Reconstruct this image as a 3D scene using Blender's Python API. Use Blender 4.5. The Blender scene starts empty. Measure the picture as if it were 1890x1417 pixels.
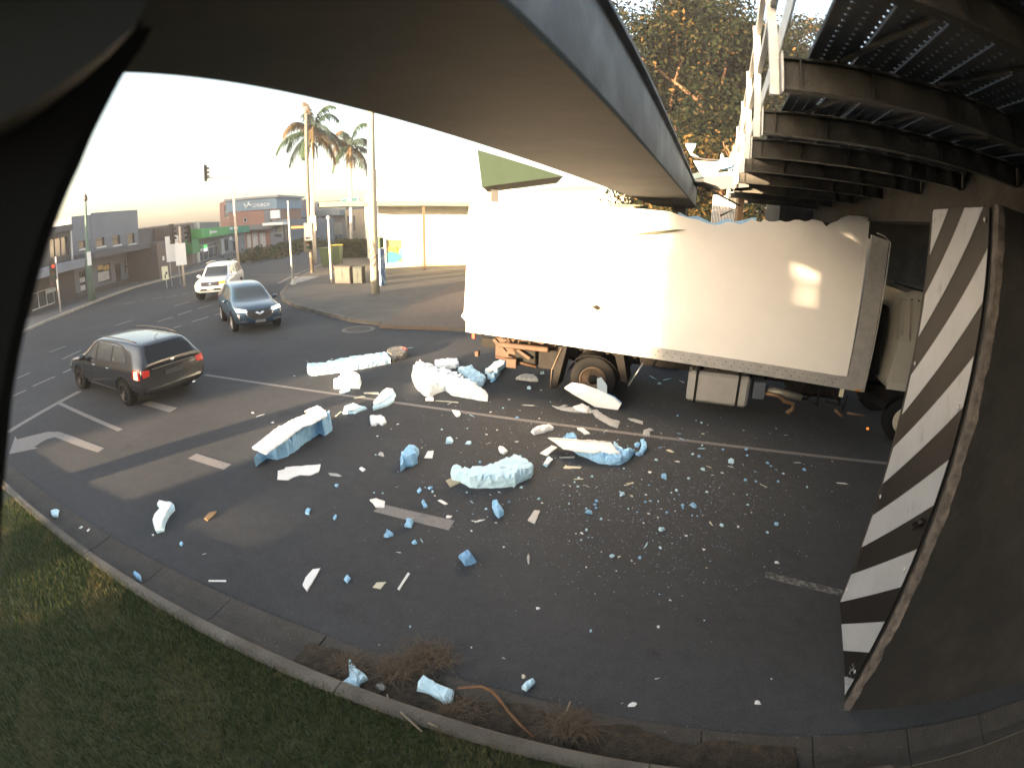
import bpy, bmesh, math, random
import numpy as np
from mathutils import Vector, Matrix, noise
from mathutils.geometry import delaunay_2d_cdt
from mathutils.bvhtree import BVHTree
random.seed(7); RNG = np.random.default_rng(7)
scene = bpy.context.scene
COL = scene.collection
R = math.radians

# ------------------------------------------------------------------ camera
H = 3.9                                            # camera height above the road
LF, LK1, LK2 = 1.0133659, -0.1484839, 0.1096160     # lens: theta = LF*r*(1+LK1*r^2+LK2*r^4), r = px/945
PITCH, ROLL = 0.31861734, 0.0176158
cam_d = bpy.data.cameras.new('surveillance_camera')
cam = bpy.data.objects.new('surveillance_camera', cam_d)
COL.objects.link(cam)
scene.camera = cam
cam.location = (0, 0, H)
CAM_R = Matrix.Rotation(math.pi / 2 - PITCH, 3, 'X') @ Matrix.Rotation(ROLL, 3, 'Z')
cam.rotation_euler = CAM_R.to_euler()
cam_d.type = 'PANO'
cam_d.panorama_type = 'FISHEYE_LENS_POLYNOMIAL'
cam_d.sensor_width = 36.0
cam_d.sensor_height = 36.0 * 767 / 1024
cam_d.sensor_fit = 'HORIZONTAL'
cam_d.fisheye_fov = R(175)
_r = np.linspace(0.0, 1.27, 400)
_t = LF * _r * (1 + LK1 * _r ** 2 + LK2 * _r ** 4)
_m = _r * 18.0
_A = np.stack([_m, _m ** 2, _m ** 3, _m ** 4], 1)
_sc = np.array([1, 1e-1, 1e-2, 1e-3])
_k = np.linalg.lstsq(_A * _sc, _t, rcond=None)[0] * _sc
cam_d.fisheye_polynomial_k0 = 0.0
cam_d.fisheye_polynomial_k1 = -float(_k[0])
cam_d.fisheye_polynomial_k2 = -float(_k[1])
cam_d.fisheye_polynomial_k3 = -float(_k[2])
cam_d.fisheye_polynomial_k4 = -float(_k[3])
cam_d.dof.use_dof = True; cam_d.dof.focus_distance = 13.0; cam_d.lens = 50; cam_d.dof.aperture_fstop = 3.4
cam_d.clip_start = 0.02
cam_d.clip_end = 2000

# ------------------------------------------------------------------ light
SUN_AZ, SUN_EL = 220.0, 5.8                         # clockwise from +Y; early morning sun behind the camera
world = bpy.data.worlds.new("World"); scene.world = world; world.use_nodes = True
_n = world.node_tree; _n.nodes.clear()
_sky = _n.nodes.new('ShaderNodeTexSky'); _sky.sky_type = 'NISHITA'; _sky.sun_disc = False
_sky.sun_elevation = R(SUN_EL); _sky.sun_rotation = R(SUN_AZ)
_sky.dust_density = 3.0; _sky.air_density = 1.0; _sky.ozone_density = 1.0
_bg = _n.nodes.new('ShaderNodeBackground'); _bg.inputs['Strength'].default_value = 0.11
_out = _n.nodes.new('ShaderNodeOutputWorld')
_hs = _n.nodes.new('ShaderNodeHueSaturation'); _hs.inputs['Saturation'].default_value = 0.72; _hs.inputs['Value'].default_value = 1.1
_n.links.new(_sky.outputs[0], _hs.inputs['Color']); _n.links.new(_hs.outputs[0], _bg.inputs[0]); _n.links.new(_bg.outputs[0], _out.inputs[0])
sun_d = bpy.data.lights.new('sun', 'SUN'); sun_d.energy = 5.0; sun_d.angle = R(0.9); sun_d.color = (1.0, 0.71, 0.43)
sun = bpy.data.objects.new('sun', sun_d); COL.objects.link(sun)
_a, _e = R(SUN_AZ), R(SUN_EL)
_to = Vector((math.sin(_a) * math.cos(_e), math.cos(_a) * math.cos(_e), math.sin(_e)))
sun.rotation_euler = (-_to).to_track_quat('-Z', 'Y').to_euler()
sun.location = _to * 60
scene.view_settings.view_transform = 'Standard'; scene.view_settings.look = 'None'
scene.view_settings.gamma = 1.0; scene.view_settings.use_curve_mapping = False
scene.view_settings.exposure = 3.0
scene.cycles.max_bounces = 6; scene.cycles.diffuse_bounces = 3; scene.cycles.glossy_bounces = 3
scene.cycles.transparent_max_bounces = 8
scene.cycles.use_denoising = True
scene.cycles.sample_clamp_indirect = 8.0

# ------------------------------------------------------------------ surveying helpers (photo pixel -> place on the ground / on a wall)
def ray(px, py):
    x = (px - 945.0) / 945.0; y = -(py - 708.5) / 945.0
    r = math.hypot(x, y) + 1e-9
    t = LF * r * (1 + LK1 * r * r + LK2 * r ** 4)
    return CAM_R @ Vector((math.sin(t) * x / r, math.sin(t) * y / r, -math.cos(t)))
def G(px, py, z=0.0):
    d = ray(px, py); k = (z - H) / d.z
    return Vector((d.x * k, d.y * k, z))
def onwall(px, py, A, B):
    """point where the sight line meets the vertical plane through A and B: (s along A->B, z)"""
    d = ray(px, py); u = Vector((B[0] - A[0], B[1] - A[1])).normalized(); n = Vector((-u.y, u.x))
    k = (n.x * A[0] + n.y * A[1]) / (n.x * d.x + n.y * d.y)
    return ((d.x * k - A[0]) * u.x + (d.y * k - A[1]) * u.y, H + d.z * k)
def ztop(base, px, py):
    d = ray(px, py); return H + math.hypot(base[0], base[1]) * d.z / math.hypot(d.x, d.y)
def atdist(px, py, dist):
    d = ray(px, py); k = dist / math.hypot(d.x, d.y); return Vector((d.x * k, d.y * k, H + d.z * k))
RY = -0.2948                                       # direction of the road
U = Vector((math.cos(RY), math.sin(RY), 0)); V = Vector((-math.sin(RY), math.cos(RY), 0))
def UV(u, v, z=0.0): return U * u + V * v + Vector((0, 0, z))

# ------------------------------------------------------------------ mesh helpers
ORG = {}
class MB:
    def __init__(s): s.v = []; s.f = []; s.m = []; s.sm = []
    def add(s, vs, fs, mi=0, smooth=False):
        o = len(s.v); s.v += [tuple(x) for x in vs]
        for f in fs: s.f.append(tuple(i + o for i in f)); s.m.append(mi); s.sm.append(smooth)
        return s
    def box(s, c, d, rz=0.0, mi=0, M=None, bev=0.0):
        cx, cy, cz = c; hx, hy, hz = d[0] / 2, d[1] / 2, d[2] / 2
        b = min(bev, hx * .9, hy * .9, hz * .9)
        if b <= 0:
            vs = [(x, y, z) for x in (-hx, hx) for y in (-hy, hy) for z in (-hz, hz)]
            fs = [(0, 1, 3, 2), (4, 6, 7, 5), (0, 4, 5, 1), (2, 3, 7, 6), (0, 2, 6, 4), (1, 5, 7, 3)]
        else:
            vs = []; ring = []
            for z, i in ((-hz, b), (-hz + b, 0), (hz - b, 0), (hz, b)):
                vs += [(-hx + i, -hy + b if i == 0 else -hy + i, z), (-hx + b if i == 0 else -hx + i, -hy + i, z),
                       (hx - b if i == 0 else hx - i, -hy + i, z), (hx - i, -hy + b if i == 0 else -hy + i, z),
                       (hx - i, hy - b if i == 0 else hy - i, z), (hx - b if i == 0 else hx - i, hy - i, z),
                       (-hx + b if i == 0 else -hx + i, hy - i, z), (-hx + i, hy - b if i == 0 else hy - i, z)]
            fs = [tuple(range(7, -1, -1)), tuple(range(24, 32))]
            for k in range(3):
                for j in range(8): fs.append((k * 8 + j, k * 8 + (j + 1) % 8, k * 8 + 8 + (j + 1) % 8, k * 8 + 8 + j))
        Rz = Matrix.Rotation(rz, 3, 'Z'); T = Vector(c)
        vs = [Rz @ Vector(p) + T for p in vs]
        if M: vs = [M @ p for p in vs]
        return s.add(vs, fs, mi)
    def prism(s, pts, off, mi=0):
        """closed solid: polygon pts swept by vector off"""
        n = len(pts); off = Vector(off); vs = [Vector(p) for p in pts] + [Vector(p) + off for p in pts]
        fs = [tuple(range(n - 1, -1, -1)), tuple(range(n, 2 * n))] + [(i, (i + 1) % n, (i + 1) % n + n, i + n) for i in range(n)]
        return s.add(vs, fs, mi)
    def tube(s, path, r, n=8, mi=0, caps=True, smooth=True, flat=1.0):
        P = [Vector(p) for p in path]; rs = r if isinstance(r, (list, tuple)) else [r] * len(P)
        vs = []; fs = []
        prev = None
        for i, p in enumerate(P):
            t = (P[min(i + 1, len(P) - 1)] - P[max(i - 1, 0)]).normalized()
            if prev is None:
                a = t.orthogonal().normalized()
                if abs(t.z) < .9: a = t.cross(Vector((0, 0, 1))).normalized()
            else:
                a = (prev - t * prev.dot(t)).normalized()
            prev = a; b = t.cross(a)
            for k in range(n):
                w = 2 * math.pi * k / n; vs.append(p + a * math.cos(w) * rs[i] + b * math.sin(w) * rs[i] * flat)
        for i in range(len(P) - 1):
            for k in range(n): fs.append((i * n + k, i * n + (k + 1) % n, (i + 1) * n + (k + 1) % n, (i + 1) * n + k))
        s.add(vs, fs, mi, smooth)
        if caps:
            o = len(s.v) - len(vs)
            s.f.append(tuple(o + k for k in range(n - 1, -1, -1))); s.m.append(mi); s.sm.append(False)
            e = o + (len(P) - 1) * n
            s.f.append(tuple(e + k for k in range(n))); s.m.append(mi); s.sm.append(False)
        return s
    def lathe(s, prof, M, n=20, mi=0, smooth=True):
        """prof: (radius, axial) pairs; axis = local Z of matrix M (4x4)"""
        vs = []; fs = []
        for r_, a_ in prof:
            for k in range(n):
                w = 2 * math.pi * k / n; vs.append(M @ Vector((r_ * math.cos(w), r_ * math.sin(w), a_)))
        for i in range(len(prof) - 1):
            for k in range(n): fs.append((i * n + k, i * n + (k + 1) % n, (i + 1) * n + (k + 1) % n, (i + 1) * n + k))
        fs.append(tuple(range(n - 1, -1, -1))); fs.append(tuple((len(prof) - 1) * n + k for k in range(n)))
        return s.add(vs, fs, mi, smooth)
    def ball(s, c, r, n=10, mi=0, sc=(1, 1, 1)):
        prof = [(max(1e-4, math.sin(math.pi * i / n)) * r, -math.cos(math.pi * i / n) * r) for i in range(n + 1)]
        return s.lathe(prof, Matrix.Translation(Vector(c)) @ Matrix.Diagonal((sc[0], sc[1], sc[2], 1)), n + 4, mi)
    def build(s, name, mats, parent=None, loc=None, local=False, **kw):
        me = bpy.data.meshes.new(name)
        if parent is not None: org = Vector((0, 0, 0)) if local else ORG.get(parent.name, Vector((0, 0, 0)))
        elif loc is not None: org = Vector(loc)
        else: org = Vector((0, 0, 0))
        vs = s.v if local else [(x - org.x, y - org.y, z - org.z) for x, y, z in s.v]
        me.from_pydata(vs, [], s.f)
        for mt in (mats if isinstance(mats, (list, tuple)) else [mats]): me.materials.append(mt)
        if s.f:
            me.polygons.foreach_set('material_index', s.m); me.polygons.foreach_set('use_smooth', s.sm)
        me.update()
        o = bpy.data.objects.new(name, me); COL.objects.link(o)
        if parent is not None: o.parent = parent; ORG[o.name] = org
        else: o.location = org; ORG[o.name] = org
        tag(o, **kw)
        return o
def tag(o, label=None, cat=None, group=None, kind=None):
    if label: o['label'] = label
    if cat: o['category'] = cat
    if group: o['group'] = group
    if kind: o['kind'] = kind
    return o
def thing(name, label, cat, loc=(0, 0, 0), rz=0.0, group=None):
    o = bpy.data.objects.new(name, None); COL.objects.link(o); o.location = loc; o.rotation_euler = (0, 0, rz)
    o.empty_display_size = .3
    ORG[o.name] = Vector(loc); return tag(o, label, cat, group)
def bulk(name, V_, F_, mats, loc=(0, 0, 0), parent=None, mi=None, smooth=False, **kw):
    """big numpy mesh; V_ (n,3) world, F_ (m,k) all same size"""
    me = bpy.data.meshes.new(name); V_ = np.asarray(V_, np.float32) - np.array(loc, np.float32)
    F_ = np.asarray(F_, np.int32); m, k = F_.shape
    me.vertices.add(len(V_)); me.vertices.foreach_set('co', V_.ravel())
    me.loops.add(m * k); me.loops.foreach_set('vertex_index', F_.ravel())
    me.polygons.add(m); me.polygons.foreach_set('loop_start', np.arange(0, m * k, k, dtype=np.int32))
    try: me.polygons.foreach_set('loop_total', np.full(m, k, np.int32))
    except Exception: pass
    for mt in (mats if isinstance(mats, (list, tuple)) else [mats]): me.materials.append(mt)
    if mi is not None: me.polygons.foreach_set('material_index', np.asarray(mi, np.int32))
    if smooth: me.polygons.foreach_set('use_smooth', np.ones(m, bool))
    me.update(calc_edges=True); me.validate()
    o = bpy.data.objects.new(name, me); COL.objects.link(o)
    if parent is not None: o.parent = parent
    else: o.location = loc
    ORG[o.name] = Vector(loc)
    return tag(o, **kw)
def dup(root, loc=None, rz=None, label=None, group=None):
    r = root.copy(); COL.objects.link(r)
    if loc is not None: r.location = loc
    if rz is not None: r.rotation_euler = (0, 0, rz)
    if label: r['label'] = label
    if group: r['group'] = group
    for ch in list(root.children):
        c = ch.copy(); COL.objects.link(c); c.parent = r
        for g in list(ch.children):
            d = g.copy(); COL.objects.link(d); d.parent = c
    return r

# ------------------------------------------------------------------ materials
MATS = {}
def mat(name, col, rough=.8, metal=0.0, var=0.0, scale=5.0, bump=0.0, bscale=40.0, col2=None, c2scale=1.0, c2thr=.5, c2soft=.15,
        emit=None, es=0.0, alpha=1.0, coat=0.0, trans=0.0, spec=.5, ior=1.45, bands=None):
    if name in MATS: return MATS[name]
    m = bpy.data.materials.new(name); m.use_nodes = True; nt = m.node_tree; N = nt.nodes; L = nt.links
    b = N['Principled BSDF']; b.inputs['Roughness'].default_value = rough; b.inputs['Metallic'].default_value = metal
    b.inputs['Base Color'].default_value = (*col, 1); b.inputs['Specular IOR Level'].default_value = spec; b.inputs['IOR'].default_value = ior
    if coat: b.inputs['Coat Weight'].default_value = coat; b.inputs['Coat Roughness'].default_value = .04
    if trans: b.inputs['Transmission Weight'].default_value = trans
    if alpha < 1: b.inputs['Alpha'].default_value = alpha
    if emit: b.inputs['Emission Color'].default_value = (*emit, 1); b.inputs['Emission Strength'].default_value = es
    tc = None
    def coords():
        nonlocal tc
        if tc is None: tc = N.new('ShaderNodeTexCoord')
        return tc.outputs['Object']
    cur = None
    if col2:
        nz = N.new('ShaderNodeTexNoise'); nz.inputs['Scale'].default_value = c2scale; nz.inputs['Detail'].default_value = 8; nz.inputs['Roughness'].default_value = .62
        L.new(coords(), nz.inputs['Vector'])
        rp = N.new('ShaderNodeValToRGB'); rp.color_ramp.elements[0].position = max(0, c2thr - c2soft); rp.color_ramp.elements[1].position = min(1, c2thr + c2soft)
        rp.color_ramp.elements[0].color = (*col, 1); rp.color_ramp.elements[1].color = (*col2, 1)
        L.new(nz.outputs['Fac'], rp.inputs[0]); cur = rp.outputs[0]
    if var:
        nz = N.new('ShaderNodeTexNoise'); nz.inputs['Scale'].default_value = scale; nz.inputs['Detail'].default_value = 10; nz.inputs['Roughness'].default_value = .7
        L.new(coords(), nz.inputs['Vector'])
        mr = N.new('ShaderNodeMapRange'); mr.inputs[1].default_value = .25; mr.inputs[2].default_value = .75; mr.inputs[3].default_value = 1 - var; mr.inputs[4].default_value = 1 + var
        L.new(nz.outputs['Fac'], mr.inputs[0])
        mx = N.new('ShaderNodeVectorMath'); mx.operation = 'SCALE'
        if cur is None:
            c = N.new('ShaderNodeRGB'); c.outputs[0].default_value = (*col, 1); cur = c.outputs[0]
        L.new(cur, mx.inputs[0]); L.new(mr.outputs[0], mx.inputs['Scale']); cur = mx.outputs[0]
    if bands:      # (axis, frequency, darkness): corrugation / courses as a wave in the colour
        ax, fr, dk = bands
        sp = N.new('ShaderNodeSeparateXYZ'); L.new(coords(), sp.inputs[0])
        ml = N.new('ShaderNodeMath'); ml.operation = 'MULTIPLY'; ml.inputs[1].default_value = fr; L.new(sp.outputs[ax], ml.inputs[0])
        fr_ = N.new('ShaderNodeMath'); fr_.operation = 'FRACT'; L.new(ml.outputs[0], fr_.inputs[0])
        gt = N.new('ShaderNodeMath'); gt.operation = 'GREATER_THAN'; gt.inputs[1].default_value = .14; L.new(fr_.outputs[0], gt.inputs[0])
        mr = N.new('ShaderNodeMapRange'); mr.inputs[3].default_value = 1 - dk; mr.inputs[4].default_value = 1; L.new(gt.outputs[0], mr.inputs[0])
        mx = N.new('ShaderNodeVectorMath'); mx.operation = 'SCALE'
        if cur is None:
            c = N.new('ShaderNodeRGB'); c.outputs[0].default_value = (*col, 1); cur = c.outputs[0]
        L.new(cur, mx.inputs[0]); L.new(mr.outputs[0], mx.inputs['Scale']); cur = mx.outputs[0]
    if cur is not None: L.new(cur, b.inputs['Base Color'])
    if bump:
        nz = N.new('ShaderNodeTexNoise'); nz.inputs['Scale'].default_value = bscale; nz.inputs['Detail'].default_value = 6
        L.new(coords(), nz.inputs['Vector'])
        bp = N.new('ShaderNodeBump'); bp.inputs['Strength'].default_value = bump; bp.inputs['Distance'].default_value = .02
        L.new(nz.outputs['Fac'], bp.inputs['Height']); L.new(bp.outputs[0], b.inputs['Normal'])
    MATS[name] = m; return m

def inpoly(p, poly):
    x, y = p; c = False; n = len(poly)
    for i in range(n):
        x1, y1 = poly[i]; x2, y2 = poly[(i + 1) % n]
        if (y1 > y) != (y2 > y) and x < (x2 - x1) * (y - y1) / (y2 - y1) + x1: c = not c
    return c

# ================================================================== THE SETTING
def asphalt_mat():
    m = mat('asphalt', (.05, .05, .052), rough=.85, bump=.5, bscale=90, spec=.3)
    nt = m.node_tree; N = nt.nodes; L = nt.links; b = N['Principled BSDF']
    tc = N.new('ShaderNodeTexCoord')
    def nz(sc, det=6, ro=.6):
        n = N.new('ShaderNodeTexNoise'); n.inputs['Scale'].default_value = sc; n.inputs['Detail'].default_value = det; n.inputs['Roughness'].default_value = ro
        L.new(tc.outputs['Object'], n.inputs['Vector']); return n.outputs['Fac']
    def mr(x, a, b_, c, d):
        q = N.new('ShaderNodeMapRange'); q.inputs[1].default_value = a; q.inputs[2].default_value = b_; q.inputs[3].default_value = c; q.inputs[4].default_value = d
        L.new(x, q.inputs[0]); return q.outputs[0]
    def mul(a, b_):
        q = N.new('ShaderNodeMath'); q.operation = 'MULTIPLY'; L.new(a, q.inputs[0]); L.new(b_, q.inputs[1]); return q.outputs[0]
    f = mul(mul(mr(nz(.35, 4), .3, .7, .84, 1.18), mr(nz(6, 8, .75), .3, .7, .86, 1.14)), mr(nz(75, 3, .8), .3, .7, .72, 1.3))
    vo = N.new('ShaderNodeTexVoronoi'); vo.inputs['Scale'].default_value = 45; L.new(tc.outputs['Object'], vo.inputs['Vector'])
    f = mul(f, mr(vo.outputs['Distance'], 0, .5, 1.16, .9))
    # fine cracks / sealed joints
    w = N.new('ShaderNodeTexVoronoi'); w.feature = 'DISTANCE_TO_EDGE'; w.inputs['Scale'].default_value = .33
    wn = N.new('ShaderNodeTexNoise'); wn.inputs['Scale'].default_value = 1.4; wn.inputs['Detail'].default_value = 6; L.new(tc.outputs['Object'], wn.inputs['Vector'])
    va = N.new('ShaderNodeVectorMath'); va.operation = 'MULTIPLY_ADD'; va.inputs[1].default_value = (.9, .9, .9); L.new(wn.outputs['Color'], va.inputs[0]); L.new(tc.outputs['Object'], va.inputs[2])
    L.new(va.outputs[0], w.inputs['Vector'])
    f = mul(f, mr(w.outputs['Distance'], 0, .006, .9, 1))
    f = mul(f, mr(nz(.9, 9, .68), .60, .70, 1, .74)); f = mul(f, mr(nz(2.3, 7, .6), .66, .72, 1, 1.16))
    sc = N.new('ShaderNodeVectorMath'); sc.operation = 'SCALE'; c = N.new('ShaderNodeRGB'); c.outputs[0].default_value = (.052, .0545, .059, 1)
    L.new(c.outputs[0], sc.inputs[0]); L.new(f, sc.inputs['Scale']); L.new(sc.outputs[0], b.inputs['Base Color'])
    return m
M_ASPH = asphalt_mat()
M_CONC = mat('weathered_concrete', (.16, .15, .13), var=.3, scale=3, bump=.5, bscale=30, col2=(.09, .08, .065), c2scale=1.6)
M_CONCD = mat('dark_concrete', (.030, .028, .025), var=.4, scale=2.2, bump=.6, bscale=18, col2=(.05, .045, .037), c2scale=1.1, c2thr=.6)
M_PATH = mat('footpath_concrete', (.062, .057, .05), var=.25, scale=2, bump=.4, bscale=30, col2=(.085, .08, .068), c2scale=.7)
M_DRIVE = mat('driveway_concrete', (.105, .078, .06), var=.22, scale=3, bump=.4, bscale=40)
M_PAINT = mat('road_paint', (.19, .18, .175), var=.35, scale=26, rough=.75, bump=.3, bscale=80, col2=(.11, .105, .105), c2scale=7, c2thr=.66, c2soft=.08)
M_PAINTW = mat('worn_road_paint', (.06, .06, .06), var=.4, scale=26, rough=.8, col2=(.16, .155, .15), c2scale=16, c2thr=.52, c2soft=.06)
M_SOIL = mat('soil', (.05, .042, .03), var=.4, scale=8, bump=.8, bscale=30)
M_GRASSG = mat('grass_ground', (.055, .06, .025), var=.4, scale=6, bump=.8, bscale=40)

mb = MB()       # base terrain, a hole-free sheet to the horizon
mb.add([(-199, -59, -.03), (139, -59, -.03), (139, 269, -.03), (-199, 269, -.03)], [(0, 1, 2, 3)])
mb.build('ground', M_SOIL, kind='structure')
def sheet(name, pts, z, m, **kw):
    MB().add([(p[0], p[1], z) for p in pts], [tuple(range(len(pts)))]).build(name, m, **kw)
def uvq(u0, u1, v0, v1): return [UV(u0, v0), UV(u1, v0), UV(u1, v1), UV(u0, v1)]
sheet('road', [UV(-60, 2.92), UV(60, 2.92), UV(60, 40), UV(10, 60), UV(-10, 130), Vector((-30, 150, 0)), Vector((-120, 220, 0)), Vector((-90, 20, 0))], 0.0, M_ASPH, kind='structure')

# gutter, kerb and verge on the camera side
GV0, GV1 = 2.47, 2.92
def strip(name, u0, u1, prof, m, gap=0.012, seg=1.2, jitter=.004, **kw):
    """prof: list of (v,z) closed section extruded along u in separate cast lengths"""
    mb = MB(); u = u0
    while u < u1:
        L_ = seg * random.uniform(.85, 1.15); e = min(u + L_ - gap, u1)
        dz = random.uniform(-jitter, jitter); dv = random.uniform(-jitter, jitter)
        mb.prism([UV(u, v + dv, z + dz) for v, z in prof], U * (e - u)); u += L_
    return mb.build(name, m, **kw)
strip('gutter', -30, 8, [(2.45, -.08), (2.45, .005), (2.62, -.012), (2.93, .012), (2.93, -.08)], mat('gutter_concrete', (.055, .049, .041), var=.35, scale=4, bump=.5, bscale=30, col2=(.05, .045, .04), c2scale=2), kind='structure')
strip('kerb', -30, 2.6, [(2.27, -.1), (2.27, .135), (2.29, .15), (2.40, .15), (2.43, .13), (2.47, -.05), (2.47, -.1)], mat('kerb_concrete', (.15, .135, .115), var=.3, scale=5, bump=.6, bscale=30, col2=(.07, .06, .05), c2scale=2.5), seg=2.4, jitter=.008, kind='structure')
mb = MB()
mb.add([UV(-30, 2.30, .11), UV(2.6, 2.30, .11), UV(2.6, -3, .16), UV(-30, -3, .16)], [(3, 2, 1, 0)])
mb.build('verge', M_GRASSG, kind='structure')

# ---- kerb island / footpath across the intersection
isl_px = [(600, 484), (559, 511), (541, 519), (526, 531), (517, 543), (521, 555), (540, 566), (579, 577), (611, 585), (650, 595), (700, 601)]
isl = [G(x, y) for x, y in isl_px]
E_END = UV(14, isl[-1].dot(V) + .1)
far_pts = [E_END, UV(14, 60), Vector((-6, 100, 0)), Vector((-24, 110, 0)), G(640, 462)]
top = isl + far_pts
MB().prism([Vector((p.x, p.y, -.1)) for p in top[::-1]], (0, 0, .23)).build('footpath', M_PATH, kind='structure')
drv = [(700, 606), (860, 612), (980, 590), (980, 520), (860, 520), (800, 545)]
MB().prism([Vector((*G(x, y).xy, .0)) for x, y in drv][::-1], (0, 0, .137)).build('driveway', M_DRIVE, kind='structure')
# kerb stones along the island
mb = MB()
for a, b in zip(isl[:-1], isl[1:]):
    d = (b - a); n = Vector((d.y, -d.x, 0)).normalized()
    inward = n if n.dot(Vector((0, 30, 0)) - a) > 0 else -n
    L_ = d.length; k = max(1, int(L_ / 1.2))
    for i in range(k):
        p = a + d * (i / k); q = a + d * ((i + .97) / k)
        mb.prism([Vector((*(p - inward * .02).xy, -.05)), Vector((*(p - inward * .0).xy, .143)), Vector((*(p + inward * .16).xy, .147)), Vector((*(p + inward * .16).xy, -.05))], q - p)
mb.build('kerb', MATS['kerb_concrete'], kind='structure')
# pale triangular paving slab on the island
MB().prism([Vector((*G(x, y).xy, .13)) for x, y in [(543, 526), (543, 514), (591, 513), (556, 524)]][::-1], (0, 0, .006)).build('paving_slab', mat('pale_paving', (.28, .27, .25), var=.2), kind='structure')
# far footpath below the left-hand shops
fp = [(20, 625), (115, 583), (250, 531), (340, 508), (420, 487), (500, 459), (575, 440)]
fpw = [G(x, y) for x, y in fp]
back = [p + Vector((-7, 1.0, 0)) for p in fpw]
pts = fpw + back[::-1]
mb = MB(); n = len(fpw)
for i in range(n - 1):
    mb.prism([Vector((*fpw[i].xy, -.1)), Vector((*fpw[i + 1].xy, -.1)), Vector((*back[i + 1].xy, -.1)), Vector((*back[i].xy, -.1))], (0, 0, .24))
mb.build('footpath', mat('far_footpath', (.11, .11, .11), var=.3, scale=1.2, bump=.2), kind='structure')
mb = MB()
for i in range(n - 1):
    d = fpw[i + 1] - fpw[i]; k = max(1, int(d.length / 2.4))
    for j in range(k):
        p = fpw[i] + d * (j / k); q = fpw[i] + d * ((j + .98) / k); o = Vector((.18, 0, 0))
        mb.prism([Vector((*(p + o).xy, -.05)), Vector((*(p + o).xy, .13)), Vector((*(p - o * .3).xy, .15)), Vector((*(p - o * .3).xy, -.05))], q - p)
mb.build('kerb', mat('far_kerb', (.3, .27, .23), var=.35, scale=2), kind='structure')

# ---- road markings
def mark(mb, pts, z=.004):
    P = [Vector((*p.xy, z)) for p in pts]
    a = sum((P[i].x * P[(i + 1) % len(P)].y - P[(i + 1) % len(P)].x * P[i].y) for i in range(len(P)))
    if a < 0: P = P[::-1]
    if len(P) > 4:
        v, e, f, *_ = delaunay_2d_cdt([p.xy for p in P], [], [list(range(len(P)))], 1, 1e-4)
        mb.add([(p.x, p.y, z) for p in v], [tuple(q) for q in f])
    else: mb.add(P, [tuple(range(len(P)))])
def mline(mb, a, b, w, z=.004):
    a = G(*a) if isinstance(a, tuple) else a; b = G(*b) if isinstance(b, tuple) else b
    d = (b - a).normalized(); n = Vector((-d.y, d.x, 0)) * w / 2
    mark(mb, [a - n, b - n, b + n, a + n], z)
mb = MB()
LV = 9.17
mline(mb, UV(-11.6, LV), UV(2.2, LV), .115)
mline(mb, UV(2.2, LV), UV(12, LV), .115)
for q in ([(363, 837), (427, 857), (413, 867), (347, 846)], [(707, 931), (839, 961), (828, 979), (688, 944)], [(277, 740), (328, 753), (313, 761), (262, 746)]):
    mark(mb, [G(*p) for p in q])
mline(mb, (110, 744), (223, 794), .13)
mline(mb, (14, 798), (148, 722), .22)
arrow = [(17, 838), (28, 805), (32, 811), (62, 803), (88, 797), (110, 797), (134, 805), (161, 815), (193, 827), (181, 835), (150, 825), (113, 811), (102, 807), (88, 810), (75, 817), (63, 825), (71, 827)]
mark(mb, [G(*p) for p in arrow])
for a, b in [((214, 601), (245, 591)), ((291, 594), (320, 585)), ((328, 582), (354, 573)), ((364, 570), (391, 563)), ((321, 565), (351, 557)), ((320, 606), (335, 601)),
             ((354, 594), (385, 585)), ((396, 582), (410, 578)), ((92, 650), (122, 639)), ((116, 663), (150, 647)), ((60, 713), (102, 695)), ((30, 699), (55, 688)),
             ((117, 688), (136, 679)), ((24, 731), (48, 720)), ((229, 562), (251, 557)), ((258, 555), (268, 553)), ((281, 552), (299, 549)), ((307, 549), (327, 545)), ((336, 543), (350, 541))]:
    mline(mb, a, b, .12)
mline(mb, (462, 507), (540, 507), .14); mline(mb, (513, 523), (541, 508), .2); mline(mb, (543, 507), (598, 485), .16); mline(mb, (620, 474), (642, 468), .2); mline(mb, (622, 483), (643, 478), .2)
mline(mb, (555, 463), (600, 449), .12)
mb.build('lane_marking', M_PAINT, kind='structure')
mb = MB(); mline(mb, (1413, 1060), UV(2.9, 5.02), .13); mb.build('worn_marking', M_PAINTW, kind='structure')
# manhole cover
c = G(661, 608); mc = thing('manhole_cover', 'round manhole cover with pale concrete ring in the road before the far kerb', 'manhole', (c.x, c.y, 0))
MB().lathe([(.62, .001), (.62, .012), (.47, .012), (.47, .001)], Matrix.Translation(c), 32, smooth=False).build('ring', M_CONC, mc)
MB().lathe([(.46, .001), (.46, .010)], Matrix.Translation(c), 32, smooth=False).build('cover', mat('cast_iron', (.06, .055, .05), var=.3, bump=.5, bscale=60), mc)

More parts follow.
